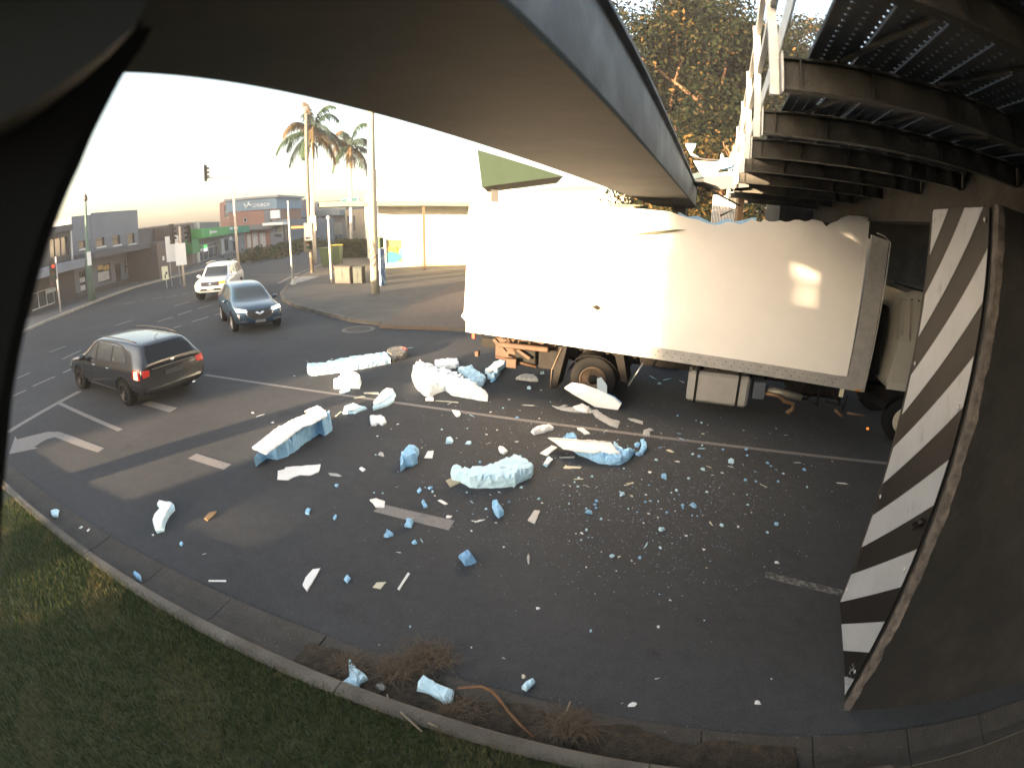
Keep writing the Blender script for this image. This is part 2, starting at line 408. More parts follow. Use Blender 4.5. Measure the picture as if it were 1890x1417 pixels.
# ---- grass on the verge: one object of blades
def blades(name, n, region, base_z, hmin, hmax, mats, w=.006, lean=.6, **kw):
    P = region(n); n = len(P)
    a = RNG.uniform(0, 2 * np.pi, n); h = RNG.uniform(hmin, hmax, n); ln = RNG.uniform(0, lean, n) * h; la = RNG.uniform(0, 2 * np.pi, n)
    dx, dy = np.cos(a) * w / 2, np.sin(a) * w / 2
    b0 = np.stack([P[:, 0] - dx, P[:, 1] - dy, base_z(P)], 1); b1 = np.stack([P[:, 0] + dx, P[:, 1] + dy, base_z(P)], 1)
    t = np.stack([P[:, 0] + np.cos(la) * ln, P[:, 1] + np.sin(la) * ln, base_z(P) + h], 1)
    V_ = np.stack([b0, b1, t], 1).reshape(-1, 3); F_ = np.arange(3 * n).reshape(-1, 3)
    mi = RNG.choice(len(mats), n, p=[.5, .34, .16][:len(mats)]) if len(mats) == 3 else np.zeros(n, int)
    # patches of dry blades where the lawn is worn
    if len(mats) == 3:
        pn = np.sin(P[:, 0] * 2.1 + 1.3) * np.cos(P[:, 1] * 2.7) + .6 * np.sin(P[:, 0] * 5.3 + P[:, 1] * 4.1)
        mi = np.where((pn > .55) & (RNG.random(n) < .55), 2, mi)
    return bulk(name, V_, F_, mats, mi=mi, **kw)
def verge_region(n):
    # denser close to the camera where single blades show
    u = -9.5 + 12.0 * RNG.random(n) ** .8; v = 2.31 - 3.4 * RNG.random(n) ** 1.2
    p = np.outer(u, np.array(U)[:2]) + np.outer(v, np.array(V)[:2]); return p
GM = [mat('grass_green', (.06, .09, .03), rough=.9, spec=.1), mat('grass_dark', (.04, .062, .024), rough=.9, spec=.1), mat('grass_dry', (.15, .13, .055), rough=.8)]
def vz(P):
    v = P @ np.array(V)[:2]; return .11 + (2.3 - v) * .0094
blades('grass', 170000, verge_region, vz, .03, .085, GM, w=.007, kind='stuff')

# ================================================================== BRIDGE STRUCTURES
BU = Vector((math.cos(1.1937), math.sin(1.1937), 0)); BN = Vector((BU.y, -BU.x, 0))   # along the beams / to their right
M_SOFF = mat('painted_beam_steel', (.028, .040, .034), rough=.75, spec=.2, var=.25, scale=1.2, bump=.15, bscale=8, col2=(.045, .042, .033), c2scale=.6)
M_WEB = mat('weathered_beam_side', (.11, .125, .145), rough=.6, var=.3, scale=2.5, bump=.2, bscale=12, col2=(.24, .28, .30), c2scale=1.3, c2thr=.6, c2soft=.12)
M_GALV = mat('galvanised_steel', (.5, .5, .48), rough=.5, metal=.35, var=.25, scale=8)
M_GIRD = mat('grimy_steel', (.026, .026, .023), rough=.6, var=.4, scale=3, bump=.3, bscale=25, col2=(.05, .046, .036), c2scale=2.2)
M_DARK = mat('black_steel', (.018, .018, .019), rough=.6, var=.3, scale=4)
M_RUST = mat('rusty_steel', (.16, .08, .045), rough=.8, var=.4, scale=9)

# --- height protection beam above the road (box section with bottom flange lips)
ZB = 4.45
L0 = Vector((-1.235, 1.39, 0)); Rr0 = Vector((.11, 1.65, 0))
# right lower edge through the photo's line
r0 = Vector((*G(1085, 160, ZB).xy, 0)); 
offR = (r0 - L0).dot(BN)
def BM(s, n, z): return L0 + BU * s + BN * n + Vector((0, 0, z))
S0, S1 = -6.0, (Vector((3.9, 13.9, 0)) - L0).dot(BU)
bt = thing('height_protection_beam', 'long dark steel beam with pale streaked side crossing above the white truck', 'beam', (L0.x, L0.y, ZB))
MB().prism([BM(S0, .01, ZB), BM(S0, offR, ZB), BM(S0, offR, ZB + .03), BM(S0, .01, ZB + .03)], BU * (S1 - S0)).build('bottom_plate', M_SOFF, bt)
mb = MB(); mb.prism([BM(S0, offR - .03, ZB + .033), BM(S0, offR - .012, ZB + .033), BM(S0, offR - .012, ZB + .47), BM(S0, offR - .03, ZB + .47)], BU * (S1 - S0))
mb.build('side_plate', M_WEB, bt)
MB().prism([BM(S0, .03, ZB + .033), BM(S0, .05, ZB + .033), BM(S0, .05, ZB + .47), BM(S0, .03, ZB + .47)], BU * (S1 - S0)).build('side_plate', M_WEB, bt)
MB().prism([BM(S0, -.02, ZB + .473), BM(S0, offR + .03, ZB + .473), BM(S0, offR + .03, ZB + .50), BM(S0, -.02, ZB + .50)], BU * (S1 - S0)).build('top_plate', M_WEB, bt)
MB().prism([BM(S1 + .003, .02, ZB - .02), BM(S1 + .003, offR, ZB - .02), BM(S1 + .003, offR, ZB + .5), BM(S1 + .003, .02, ZB + .5)], BU * .03).build('end_plate', M_GIRD, bt)
# far support column of the beam
mb = MB()
cpos = BM(S1 + .12, offR * .62, 0)
mb.box((cpos.x, cpos.y, ZB / 2 + .1), (.34, .34, ZB + .2), rz=1.1937)
mb.box((cpos.x, cpos.y, .06), (.7, .7, .12), rz=1.1937)
mb.build('support_post', M_GIRD, loc=(cpos.x, cpos.y, 0), label='grey steel post carrying the far end of the height protection beam', cat='post')

# --- added black solid imitating the camera housing's dark vignette on the left edge
az = R(-58); pn = Vector((math.sin(az), math.cos(az), 0)); pr = Vector((pn.y, -pn.x, 0)); D = .92
def pp(px, py):
    d = ray(px, py); k = D / d.dot(pn); return Vector((0, 0, H)) + d * k
edge = [(292, 40), (272, 79), (250, 108), (231, 140), (205, 190), (180, 240), (155, 300), (132, 350), (112, 400), (94, 450), (78, 505), (62, 565), (48, 620), (36, 680), (26, 740), (20, 800), (14, 870), (9, 940), (4, 1010), (-4, 1100), (-20, 1250), (-50, 1417), (-90, 1520)]
pe = [pp(*q) for q in edge]
low = pe[-1]
prof = pe
left = [Vector((*(low - pr * .9).xy, low.z)), Vector((*(low - pr * .9).xy, pe[0].z))]
# soften the arris: the outline is stepped back slightly behind the front face
mbp = MB(); mbp.prism([p + pn * .03 for p in prof + left], pn * .35)
mbp.prism([p - pr * .03 for p in prof] + [left[0], left[1]], pn * .028)
mbp.build('camera_housing_edge', mat('housing_black', (.008, .008, .008), rough=.85, var=.2, scale=2), loc=(low.x, low.y, low.z),
          label='near black added shape standing in for the camera housing vignette at the left edge', cat='bracket')
# sloping grey bracket above the housing edge (paler wedge in the corner)
def pq(px, py, dd=.78):
    d = ray(px, py); k = dd / d.dot(pn); return Vector((0, 0, H)) + d * k
wedge = [pq(0, 224), (pq(60, 190)), pq(120, 150), pq(190, 100), pq(250, 50), pq(270, 0), pq(150, -60), pq(-160, -60), pq(-160, 250)]
MB().prism(wedge, pn * .16).build('mounting_bracket', mat('bracket_grey', (.035, .037, .033), rough=.8), loc=wedge[0],
          label='dull grey mounting bracket in front of the black housing edge at upper left', cat='bracket')

# --- abutment with the black and white hazard panel
PA = Vector((*G(1560, 1310).xy, 0)); PB = Vector((*G(1549, 1110).xy, 0))
fu = (PB - PA).normalized(); fn = Vector((-fu.y, fu.x, 0))     # fn points to the road (left)
FW = (PB - PA).length; ZT = 4.36
def FP(s, z, o=0.0): return PA + fu * s + fn * o + Vector((0, 0, z))
abd = U
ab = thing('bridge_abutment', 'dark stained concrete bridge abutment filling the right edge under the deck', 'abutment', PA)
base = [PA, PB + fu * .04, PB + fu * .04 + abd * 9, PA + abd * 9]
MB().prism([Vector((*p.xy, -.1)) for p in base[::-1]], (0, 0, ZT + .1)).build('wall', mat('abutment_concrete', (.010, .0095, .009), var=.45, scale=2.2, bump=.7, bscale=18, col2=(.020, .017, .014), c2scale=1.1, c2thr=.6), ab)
# chipped arris: irregular strip up the near corner
mb = MB(); n = 60; vs = []; fs = []
for i in range(n + 1):
    z = ZT * i / n; w1 = .10 + .035 * noise.noise(Vector((0, 0, z * 3.1))) + .03 * noise.noise(Vector((3, 0, z * 9)))
    w2 = .045 + .03 * noise.noise(Vector((5, 0, z * 4))) + .02 * noise.noise(Vector((9, 0, z * 12)))
    o1 = .006 + .004 * noise.noise(Vector((1, 0, z * 7)))
    vs += [FP(w1, z, .002), FP(w1, z, o1), Vector((*FP(0, z, o1 + .002).xy, z)) - abd * .006, PA + abd * w2 + V * (-.008) + Vector((0, 0, z)), PA + abd * w2 + V * .004 + Vector((0, 0, z))]
for i in range(n):
    for k in range(4): a = i * 5 + k; fs.append((a, a + 1, a + 6, a + 5))
mb.add(vs, fs, smooth=False); mb.build('chipped_corner', mat('chipped_concrete', (.16, .135, .12), var=.45, scale=9, bump=1, bscale=35, col2=(.05, .045, .04), c2scale=6), ab)
M_STW = mat('panel_white', (.34, .36, .39), rough=.5, var=.14, scale=1.6, col2=(.22, .22, .22), c2scale=5, c2thr=.68, c2soft=.1); M_STB = mat('panel_black', (.012, .011, .011), rough=.6, var=.15, scale=3, spec=.2)
pt = thing('hazard_panel', 'tall black and white diagonally striped hazard panel fixed on the abutment corner', 'hazard sign', FP(.16, 0, .01))
s0, s1, z0, z1 = .17, 1.60, .04, 4.34
MB().prism([FP(s0, z0, .008), FP(s1, z0, .008), FP(s1, z1, .008), FP(s0, z1, .008)], fn * .01).build('panel', M_STB, pt)
def clip(poly, f):
    out = []
    for i in range(len(poly)):
        a, b = poly[i], poly[(i + 1) % len(poly)]; fa, fb = f(a), f(b)
        if fa >= 0: out.append(a)
        if (fa >= 0) != (fb >= 0): t = fa / (fa - fb); out.append((a[0] + (b[0] - a[0]) * t, a[1] + (b[1] - a[1]) * t))
    return out
k_, per = .892, .7655
for c_top in [5.745, 4.975, 4.20, 3.45, 2.67, 1.90, 1.15, .42]:
    c_bot = c_top - .372
    def ends(s, c): return c - k_ * s
    poly = [(s0, ends(s0, c_bot)), (s1, ends(s1, c_bot) - .03), (s1, ends(s1, c_top)), (s0, ends(s0, c_top) + .0)]
    for f in (lambda p: p[1] - z0, lambda p: z1 - p[1]): poly = clip(poly, f) if poly else poly
    if len(poly) >= 3: MB().prism([FP(s, z, .0205) for s, z in poly], fn * .003).build('white_stripe', M_STW, pt)
for s_, z_ in [(.24, .3), (1.54, .3), (.24, 1.5), (1.54, 1.5), (.24, 2.9), (1.54, 2.9), (.24, 4.25), (1.54, 4.25)]:
    MB().lathe([(.022, 0), (.022, .006), (.010, .012)], Matrix.Translation(FP(s_, z_, .0235)) @ Vector((0, 0, 1)).rotation_difference(fn).to_matrix().to_4x4(), 10).build('bolt', M_GALV, pt)
# torn lip of the panel and loose foil near its foot
mb = MB()
for i in range(9):
    p = FP(.22 + .02 * i, 1.98 - .018 * i + .02 * random.random(), .025); q = p + fn * random.uniform(.01, .05) + Vector((0, 0, random.uniform(-.05, .02)))
    mb.prism([p, p + fu * .035, q], (0, 0, -.02))
mb.build('torn_edge', M_STB, pt)
mb = MB()
for i in range(14):
    p = FP(.2 + random.uniform(0, .12), random.uniform(.10, .30), .02 + random.uniform(0, .03))
    mb.prism([p, p + fu * random.uniform(.01, .03), p + Vector((0, 0, random.uniform(.03, .10))) + fn * random.uniform(0, .04)], fn * .002)
mb.build('peeling_foil', mat('foil', (.5, .52, .53), rough=.3, metal=.5), pt)

# --- railway bridge / maintenance walkway overhead on the right
ZG = 4.75
E1 = Vector((*G(1430, 168, ZG).xy, 0)) if False else Vector((1.52, 2.86, 0))
WU = BU; WN = Vector((math.cos(R(-23)), math.sin(R(-23)), 0))
rb = thing('rail_bridge', 'dark rail bridge walkway of steel cross girders and slotted decking seen from below', 'bridge', (E1.x, E1.y, ZG))
WL = 2.35
SP = [-3.1, -1.55, 0, 1.53, 3.02, 4.56, 6.5, 8.7, 10.9, 12.9]
for i, s in enumerate(SP):
    p = E1 + WU * s; mb = MB()
    # channel section: web, two flanges
    a = p; b = p + WN * (WL + .25)
    for (o0, o1, za, zb) in ((-.05, .05, 0, .018), (-.006, .006, .0185, .19), (-.05, .05, .1905, .205)):
        mb.prism([a + WU * o0 + Vector((0, 0, ZG + za)), a + WU * o1 + Vector((0, 0, ZG + za)), a + WU * o1 + Vector((0, 0, ZG + zb)), a + WU * o0 + Vector((0, 0, ZG + zb))], b - a)
    for q in (.1, .55, 1.1, 1.65, 2.2):
        c = a + WN * q; mb.prism([c - WU * .048 + Vector((0, 0, ZG + .0185)), c + WN * .008 - WU * .048 + Vector((0, 0, ZG + .0185)), c + WN * .008 - WU * .0065 + Vector((0, 0, ZG + .0185)), c - WU * .0065 + Vector((0, 0, ZG + .0185))], (0, 0, .17))
    mb.build('cross_girder', M_GIRD, rb)
    # rust-pale end plate that catches the low sun
    mb = MB(); e = a - WN * .012
    mb.prism([e - WU * .07 + Vector((0, 0, ZG - .02)), e + WU * .055 + Vector((0, 0, ZG - .02)), e + WU * .055 + Vector((0, 0, ZG + .23)), e - WU * .07 + Vector((0, 0, ZG + .23))], WN * .010)
    mb.build('end_plate', M_GALV, rb)
# diagonal wind bracing under the deck
mb = MB()
for s0_, s1_ in zip(SP[1:-1], SP[2:]):
    for q in (.35, 1.0, 1.65):
        a = E1 + WU * (s0_ + .1) + WN * (q + .35) + Vector((0, 0, ZG + .20)); b = E1 + WU * (s1_ - .1) + WN * q + Vector((0, 0, ZG + .20))
        mb.tube([a, b], .018, 5, smooth=False)
mb.build('wind_bracing', M_GIRD, rb)
# decking: slotted planks with real gaps
ZD = ZG + .225
Q0, Q1 = .16, WL + .3
mb = MB()
s = SP[0] - .3
pan = .0
npl = 9; pw = (Q1 - Q0) / npl
MDK = mat('slotted_deck', (.05, .055, .06), rough=.6, var=.3, scale=6)
for j in range(npl):
    q0 = Q0 + j * pw; q1 = q0 + pw - .012
    a = E1 + WU * (SP[0] - .4) + WN * q0; 
    # each plank carries rows of narrow open slots between s stations
    L_ = SP[-1] - SP[0] + .8; step = .085; n = int(L_ / step)
    mb2 = mb
    for r_ in range(3):
        w0 = q0 + (q1 - q0) * r_ / 3; wA = w0 + (q1 - q0) / 3 * .80; wB = w0 + (q1 - q0) / 3
        def Q(sv, qv): return E1 + WU * (SP[0] - .4 + sv) + WN * qv + Vector((0, 0, ZD))
        mb.prism([Q(0, w0), Q(0, wA), Q(0, wA) + Vector((0, 0, .03)), Q(0, w0) + Vector((0, 0, .03))], WU * L_)
        nn = n if SP[0] + L_ < 99 else n
        for i in range(n):
            sv = i * step
            if sv > 9: break
            mb.add([Q(sv, wA), Q(sv, wB), Q(sv + step * .84, wB), Q(sv + step * .84, wA)], [(0, 1, 2, 3)])
        mb.add([Q(9, wA), Q(9, wB), Q(L_, wB), Q(L_, wA)], [(0, 1, 2, 3)])
mb.build('deck', MDK, rb)
# edge rails: kick plate, channel, pipe rails
mb = MB()
def rail(n, za, zb, w):
    a = E1 + WU * (SP[0] - .5) + WN * n; L_ = SP[-1] - SP[0] + 1
    mb.prism([a + Vector((0, 0, za)), a + WN * w + Vector((0, 0, za)), a + WN * w + Vector((0, 0, zb)), a + Vector((0, 0, zb))], WU * L_)
rail(-.02, ZG + .235, ZG + .36, .012); 
for zz in (ZG + .55, ZG + .92): rail(-.055, zz, zz + .045, .045)
mb.build('handrail', M_GALV, rb)
for i, s in enumerate(SP):
    p = E1 + WU * (s + .02) - WN * .075
    mb = MB(); mb.prism([p + Vector((0, 0, ZG - .02)), p + WN * .055 + Vector((0, 0, ZG - .02)), p + WN * .055 + WU * .055 + Vector((0, 0, ZG - .02)), p + WU * .055 + Vector((0, 0, ZG - .02))], (0, 0, 1.02))
    mb.build('railing_post', M_GALV, rb)
# main girder wall on the right of the walkway
gw = E1 + WN * (WL + .27) - WU * 6
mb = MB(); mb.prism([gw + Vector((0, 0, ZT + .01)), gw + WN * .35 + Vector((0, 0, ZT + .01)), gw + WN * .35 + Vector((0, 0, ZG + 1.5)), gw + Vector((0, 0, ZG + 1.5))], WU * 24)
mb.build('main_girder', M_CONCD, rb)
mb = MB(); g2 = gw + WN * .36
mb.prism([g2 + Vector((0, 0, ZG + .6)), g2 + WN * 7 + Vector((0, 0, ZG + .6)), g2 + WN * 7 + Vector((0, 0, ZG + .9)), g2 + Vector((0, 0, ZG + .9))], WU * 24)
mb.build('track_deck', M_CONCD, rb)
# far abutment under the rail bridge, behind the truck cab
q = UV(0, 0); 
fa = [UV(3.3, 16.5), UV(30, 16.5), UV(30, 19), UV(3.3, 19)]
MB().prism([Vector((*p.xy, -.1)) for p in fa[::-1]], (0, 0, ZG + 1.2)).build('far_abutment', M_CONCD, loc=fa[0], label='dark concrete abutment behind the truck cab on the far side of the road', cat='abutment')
# far headstock joining both beams
hs = [UV(4.2, 15.6), UV(12, 15.6), UV(12, 16.1), UV(4.2, 16.1)]

# --- unseen sun blockers added behind the camera to shade the scene
to = Vector((math.sin(R(40)), math.cos(R(40)), 0)); tw = Vector((to.y, -to.x, 0))
def TW(t, w, z=0): return to * t + tw * w + Vector((0, 0, z))
def wallbox(name, t0, t1, w0, w1, z0, z1, m, label, cat):
    P = [TW(t0, w0, z0), TW(t0, w1, z0), TW(t1, w1, z0), TW(t1, w0, z0)]
    MB().prism(P, (0, 0, z1 - z0)).build(name, m, loc=P[0], label=label, cat=cat)
tanE = math.tan(R(SUN_EL))
M_BRK = mat('dark_brick', (.12, .07, .05), var=.3, scale=10, bump=.4, bscale=20, bands=(2, 11.6, .25))
wallbox('sun_block_wall', -9.6, -9.2, -2.7, 9, -.1, 7.0, M_BRK, 'tall brick wall added unseen behind the camera to block the sun', 'wall') if False else None
# The wall, post, building and rise below are added to cut the low sun.
def shade(t_, z_, back): return z_ + (t_ + back) * tanE
# added wall A: right of w=-2.9, up to the deck, with one opening (shaped for the sun patch on the truck box)
BK = 16.0
def zs(t_at, z_at): return z_at + (t_at + BK) * tanE     # height at wall so that its shadow edge passes z_at at t_at
w_open0, w_open1 = -1.72, -.78
zlo, zhi = zs(10.6, 2.75), zs(10.6, 3.95)
mb = MB()
def piece(w0, w1, z0, z1):
    P = [TW(-BK, w0, z0), TW(-BK, w1, z0), TW(-BK - .35, w1, z0), TW(-BK - .35, w0, z0)]
    mb.prism(P[::-1], (0, 0, z1 - z0))
piece(-3.15, w_open0, -.1, 7.4); piece(w_open0, w_open1, -.1, zlo); piece(w_open0, w_open1, zhi, 7.4); piece(w_open1, 12, -.1, 7.4)
zA = zs(8.4, .50); zB = zs(8.4, .95)
piece(-8.2, -6.9, -.1, zA); piece(-5.7, -3.153, -.1, zB); piece(-6.9, -5.7, -.1, 1.60); piece(-6.9, -5.7, 1.83, zA)
mb.build('sun_block_wall', M_BRK, loc=TW(-BK, -3, 0), label='unseen brick wall with one small opening, added behind the camera to shape the sun', cat='wall')
# unseen post added to split the light stripes on the road
P = TW(-6, -9.75, 0)
MB().box((P.x, P.y, 1.6), (.62, .62, 3.4), rz=R(-40)).build('shade_post', M_CONC, loc=P, label='square concrete post added behind the camera to split the light stripes', cat='post')
P = TW(-5, -10.3, 0)
mb = MB(); mb.box((P.x, P.y, .17), (5.2, .3, .42), rz=R(-40)); mb.build('shade_low_wall', M_CONC, loc=P, label='low concrete wall added behind the camera to shade the near ground', cat='wall')  # unseen, added so the sun stripes begin beyond the gutter
# unseen building added so its shadow covers the lower intersection
P = TW(-44, -27, 0)
hb = .55 + (7 + 44) * tanE
MB().box((P.x, P.y, hb / 2), (30.0, 8, hb), rz=R(-40)).build('shade_building', M_BRK, loc=P, label='long brick block added unseen behind the camera to shade the intersection', cat='building')

# unseen rise added so its shadow lies over the far shops
Pn = [(-44, -57), (-44, -125), (-60, -125), (-60, -57)]
vs = []; fs = []; NW = 18
for i in range(NW + 1):
    w = -57 - 68 * i / NW; hh = 25 + 2.5 * math.sin(i * 1.3) + 1.5 * math.sin(i * 2.9); hh *= min(1, .55 + i * .25)
    for tt_, z in ((-36, -.5), (-41, hh * .55), (-47, hh), (-56, hh * .9), (-66, -.5)): vs.append(TW(tt_, w, z))
for i in range(NW):
    for k in range(4): a = i * 5 + k; fs.append((a, a + 1, a + 6, a + 5))
fs += [(0, 1, 2, 3, 4), tuple(NW * 5 + k for k in (4, 3, 2, 1, 0))]
MB().add(vs, fs).build('shade_hill', M_SOIL, kind='structure')

# ================================================================== BUILDINGS
M_GLASSD = mat('dark_window_glass', (.02, .025, .03), rough=.08, spec=.9)
M_GLASSR = mat('shop_glass', (.05, .06, .065), rough=.12, spec=.8)
M_FRAMEW = mat('white_frame', (.55, .55, .55), rough=.5)
M_FRAMED = mat('dark_frame', (.05, .05, .05), rough=.5)
M_SIGNW = mat('sign_white', (.75, .75, .74), rough=.5)
M_POST = mat('window_poster', (.40, .42, .45), rough=.5, var=.35, scale=3)
M_POSTY = mat('window_poster_yellow', (.40, .28, .12), rough=.5, var=.3, scale=3)
def wallmat(n, c, **k):
    k.setdefault('var', .16); k.setdefault('scale', .6); k.setdefault('bump', .2); k.setdefault('bscale', 3)
    return mat(n, c, **k)
class Fac:
    """a building front between two ground points; features are measured on it"""
    def __init__(s, A, B, name, label, cat='building', group=None):
        s.A = Vector((A.x, A.y, 0)); s.B = Vector((B.x, B.y, 0)); s.u = (s.B - s.A).normalized(); s.n = Vector((s.u.y, -s.u.x, 0))
        if s.n.dot(-s.A) < 0: s.n = -s.n      # towards the camera
        s.L = (s.B - s.A).length
        s.t = thing(name, label, cat, s.A, group=group)
    def P(s, a, z, o=0): return s.A + s.u * a + s.n * o + Vector((0, 0, z))
    def px(s, x, y): return onwall(x, y, s.A, s.B)
    def slab(s, a0, a1, z0, z1, o0, o1, mb):
        mb.prism([s.P(a0, z0, o0), s.P(a1, z0, o0), s.P(a1, z1, o0), s.P(a0, z1, o0)], s.n * (o1 - o0)); return mb
    def wall(s, z0, z1, m, depth=10, a0=0, a1=None, name='wall', top=None, hollow=()):
        """front wall with real openings hollow=[(a0,a1,z0,z1)], plus the block behind"""
        a1 = s.L if a1 is None else a1; mb = MB()
        xs = sorted({a0, a1, *[h[0] for h in hollow], *[h[1] for h in hollow]}); zs_ = sorted({z0, z1, *[h[2] for h in hollow], *[h[3] for h in hollow]})
        xs = [x for x in xs if a0 <= x <= a1]; zs_ = [z for z in zs_ if z0 <= z <= z1]
        for i in range(len(xs) - 1):
            j = 0
            while j < len(zs_) - 1:
                mx = (xs[i] + xs[i + 1]) / 2
                solid = lambda jj: not any(h[0] < mx < h[1] and h[2] < (zs_[jj] + zs_[jj + 1]) / 2 < h[3] for h in hollow)
                if not solid(j): j += 1; continue
                k = j
                while k + 1 < len(zs_) - 1 and solid(k + 1): k += 1
                s.slab(xs[i], xs[i + 1], zs_[j], zs_[k + 1], -.25, 0, mb); j = k + 1
        s.slab(a0, a1, z0, z1, -depth, -.253, mb)
        return mb.build(name, m, s.t)
    def window(s, r, name='window', glass=None, frame=None, mull=1, rec=.16, transom=0, fw=.06):
        a0, a1, z0, z1 = r; frame = frame or M_FRAMED; glass = glass or M_GLASSD
        mb = MB()
        for q in ((a0, a0 + fw, z0, z1), (a1 - fw, a1, z0, z1), (a0 + fw, a1 - fw, z0, z0 + fw), (a0 + fw, a1 - fw, z1 - fw, z1)): s.slab(*q, -rec, -rec + .05, mb)
        for i in range(1, mull + 1):
            c = a0 + (a1 - a0) * i / (mull + 1); s.slab(c - fw / 2, c + fw / 2, z0 + fw, z1 - fw, -rec, -rec + .05, mb) if mull else None
        if transom:
            c = z0 + (z1 - z0) * transom; s.slab(a0 + fw, a1 - fw, c - fw / 2, c + fw / 2, -rec, -rec + .045, mb)
        f = mb.build(name, frame, s.t)
        g = MB(); s.slab(a0, a1, z0, z1, -rec - .03, -rec - .01, g); g.build('pane', glass, f)
        return f
    def panel(s, r, m, name, o0=.003, o1=.03, parent=None):
        a0, a1, z0, z1 = r; return s.slab(a0, a1, z0, z1, o0, o1, MB()).build(name, m, parent or s.t)
    def rect(s, x0, y0, x1, y1):
        """rectangle on the front from two photo corners (mid heights)"""
        a0, _ = s.px(x0, (y0 + y1) / 2); a1, _ = s.px(x1, (y0 + y1) / 2); xm = (x0 + x1) / 2
        _, zt = s.px(xm, y0); _, zb = s.px(xm, y1); return (min(a0, a1), max(a0, a1), min(zb, zt), max(zb, zt))
def text_obj(txt, size, M, m, parent, name='lettering', ext=.01, kw=None):
    cu = bpy.data.curves.new(name, 'FONT'); cu.body = txt; cu.size = size; cu.extrude = ext; cu.align_x = 'LEFT'; cu.align_y = 'BOTTOM'
    o = bpy.data.objects.new(name + '_tmp', cu); COL.objects.link(o); bpy.context.view_layer.update()
    me = bpy.data.meshes.new_from_object(o.evaluated_get(bpy.context.evaluated_depsgraph_get())); bpy.data.objects.remove(o)
    me.transform(M); me.name = name
    if parent is not None: me.transform(Matrix.Translation(-ORG[parent.name]))
    me.materials.clear(); me.materials.append(m)
    r = bpy.data.objects.new(name, me); COL.objects.link(r); r.parent = parent; ORG[r.name] = ORG[parent.name]
    return r
def facM(F, a, z, o):
    """matrix laying text on the front, reading left to right as seen from the camera"""
    u = F.u; 
    if u.cross(Vector((0, 0, 1))).dot(F.n) < 0: u = -u
    M = Matrix((u, Vector((0, 0, 1)), F.n)).transposed().to_4x4(); M.translation = F.P(a, z, o); return M

FA = G(40, 604); FB_ = G(135, 563); FC = G(262, 521)
K0 = Vector((-30.3, 20.5, 0)); K1 = Vector((-32.2, 36.5, 0)); K2 = Vector((-33.6, 47.5, 0)); K3 = Vector((-39.5, 62, 0))
def onseg(px, A, B):
    d = ray(px, 500); u = (B - A).normalized(); n = Vector((-u.y, u.x, 0)); k = n.dot(A) / (n.x * d.x + n.y * d.y); return Vector((d.x * k, d.y * k, 0))
# A: dark shop at far left
A0 = onseg(20, K0, K1); A1 = onseg(137, K0, K1)
F = Fac(A0, A1, 'shop_building', 'dark two storey shop at far left with white awning fascia behind the red signal')
zt = F.px(110, 420)[1]
w1 = F.rect(92, 438, 126, 474); sh = F.rect(58, 535, 104, 578); sh = (sh[0], sh[1], .35, sh[3])
F.wall(0, zt, wallmat('slate_wall', (0.053, 0.053, 0.058)), hollow=[w1, sh])
F.window(w1, mull=2, glass=M_GLASSR); F.window(sh, mull=2, glass=M_GLASSR, frame=M_FRAMEW)
r = F.rect(74, 486, 137, 500); za = F.px(105, 495)[1]
F.panel((0, F.L, za - .28, za + .28), wallmat('awning_fascia_pale', (0.223, 0.244, 0.288)), 'awning', .01, 1.9)
F.panel(F.rect(84, 533, 103, 540), M_POST, 'shop_sign', .01, .05)
F.panel((F.L - .25, F.L - .1, za + .3, zt - .1), M_FRAMEW, 'downpipe', .003, .12)
F.panel((0, F.L, zt - .35, zt + .1), wallmat('slate_parapet', (0.068, 0.073, 0.086)), 'parapet', .003, .18)
# B: grey-blue parapet building with sash windows
B1 = onseg(262, K0, K2)
F = Fac(A1, B1, 'corner_shop_building', 'grey two storey shop with tall blank parapet and four upstairs sash windows')
zt = F.px(200, 391)[1]; zlow = F.px(142, 399)[1]
wins = [F.rect(145, 434, 158, 459), F.rect(177, 432, 193, 455), F.rect(208, 430, 222, 452), F.rect(236, 428, 249, 450)]
za0 = F.px(215, 462)[1]
gw_ = [F.rect(181, 488, 205, 521), F.rect(231, 480, 248, 503), F.rect(148, 500, 160, 538), F.rect(214, 486, 224, 525)]
gw_[3] = (gw_[3][0], gw_[3][1], .05, gw_[3][3])
F.wall(0, zt - 2.0, wallmat('blue_grey_render', (0.124, 0.142, 0.180)), hollow=wins + gw_)
F.wall(zt - 1.997, zt, wallmat('blue_grey_parapet', (0.146, 0.172, 0.216)), a0=F.px(168, 400)[0], depth=8, name='parapet')
F.wall(zt - 1.997, zlow, MATS['blue_grey_parapet'], a0=.02, a1=F.px(167, 400)[0], depth=8, name='parapet')
for w in wins:
    f = F.window(w, mull=0, transom=.5, glass=mat('blind_glass', (.22, .17, .12), rough=.2, spec=.8, var=.5, scale=2)); F.panel((w[0] - .1, w[1] + .1, w[2] - .14, w[2] - .003), M_FRAMEW, 'sill', .003, .12, f)
for w in gw_[:3]: F.window(w, mull=1, transom=.68, glass=M_GLASSR)
F.window(gw_[3], name='door', mull=0, transom=.8, glass=M_GLASSD)
F.panel((.1, F.L, za0 - .22, za0 + .22), wallmat('dark_fascia', (0.074, 0.083, 0.101)), 'awning', .01, 2.2)
for q, mm in (((182, 489, 192, 498), M_POSTY), ((193, 489, 204, 498), M_POSTY), ((183, 501, 204, 518), M_POST), ((235, 481, 247, 489), M_POST), ((236, 492, 248, 502), M_POST), ((149, 512, 159, 521), M_POST), ((150, 526, 160, 536), M_POST), ((205, 493, 214, 500), M_POST)):
    F.panel(F.rect(*q), mm, 'poster', -.10, -.08) if mm else None
F.panel((0, F.L, .0, .5), wallmat('plinth_dark', (.06, .06, .065)), 'plinth', .003, .05)
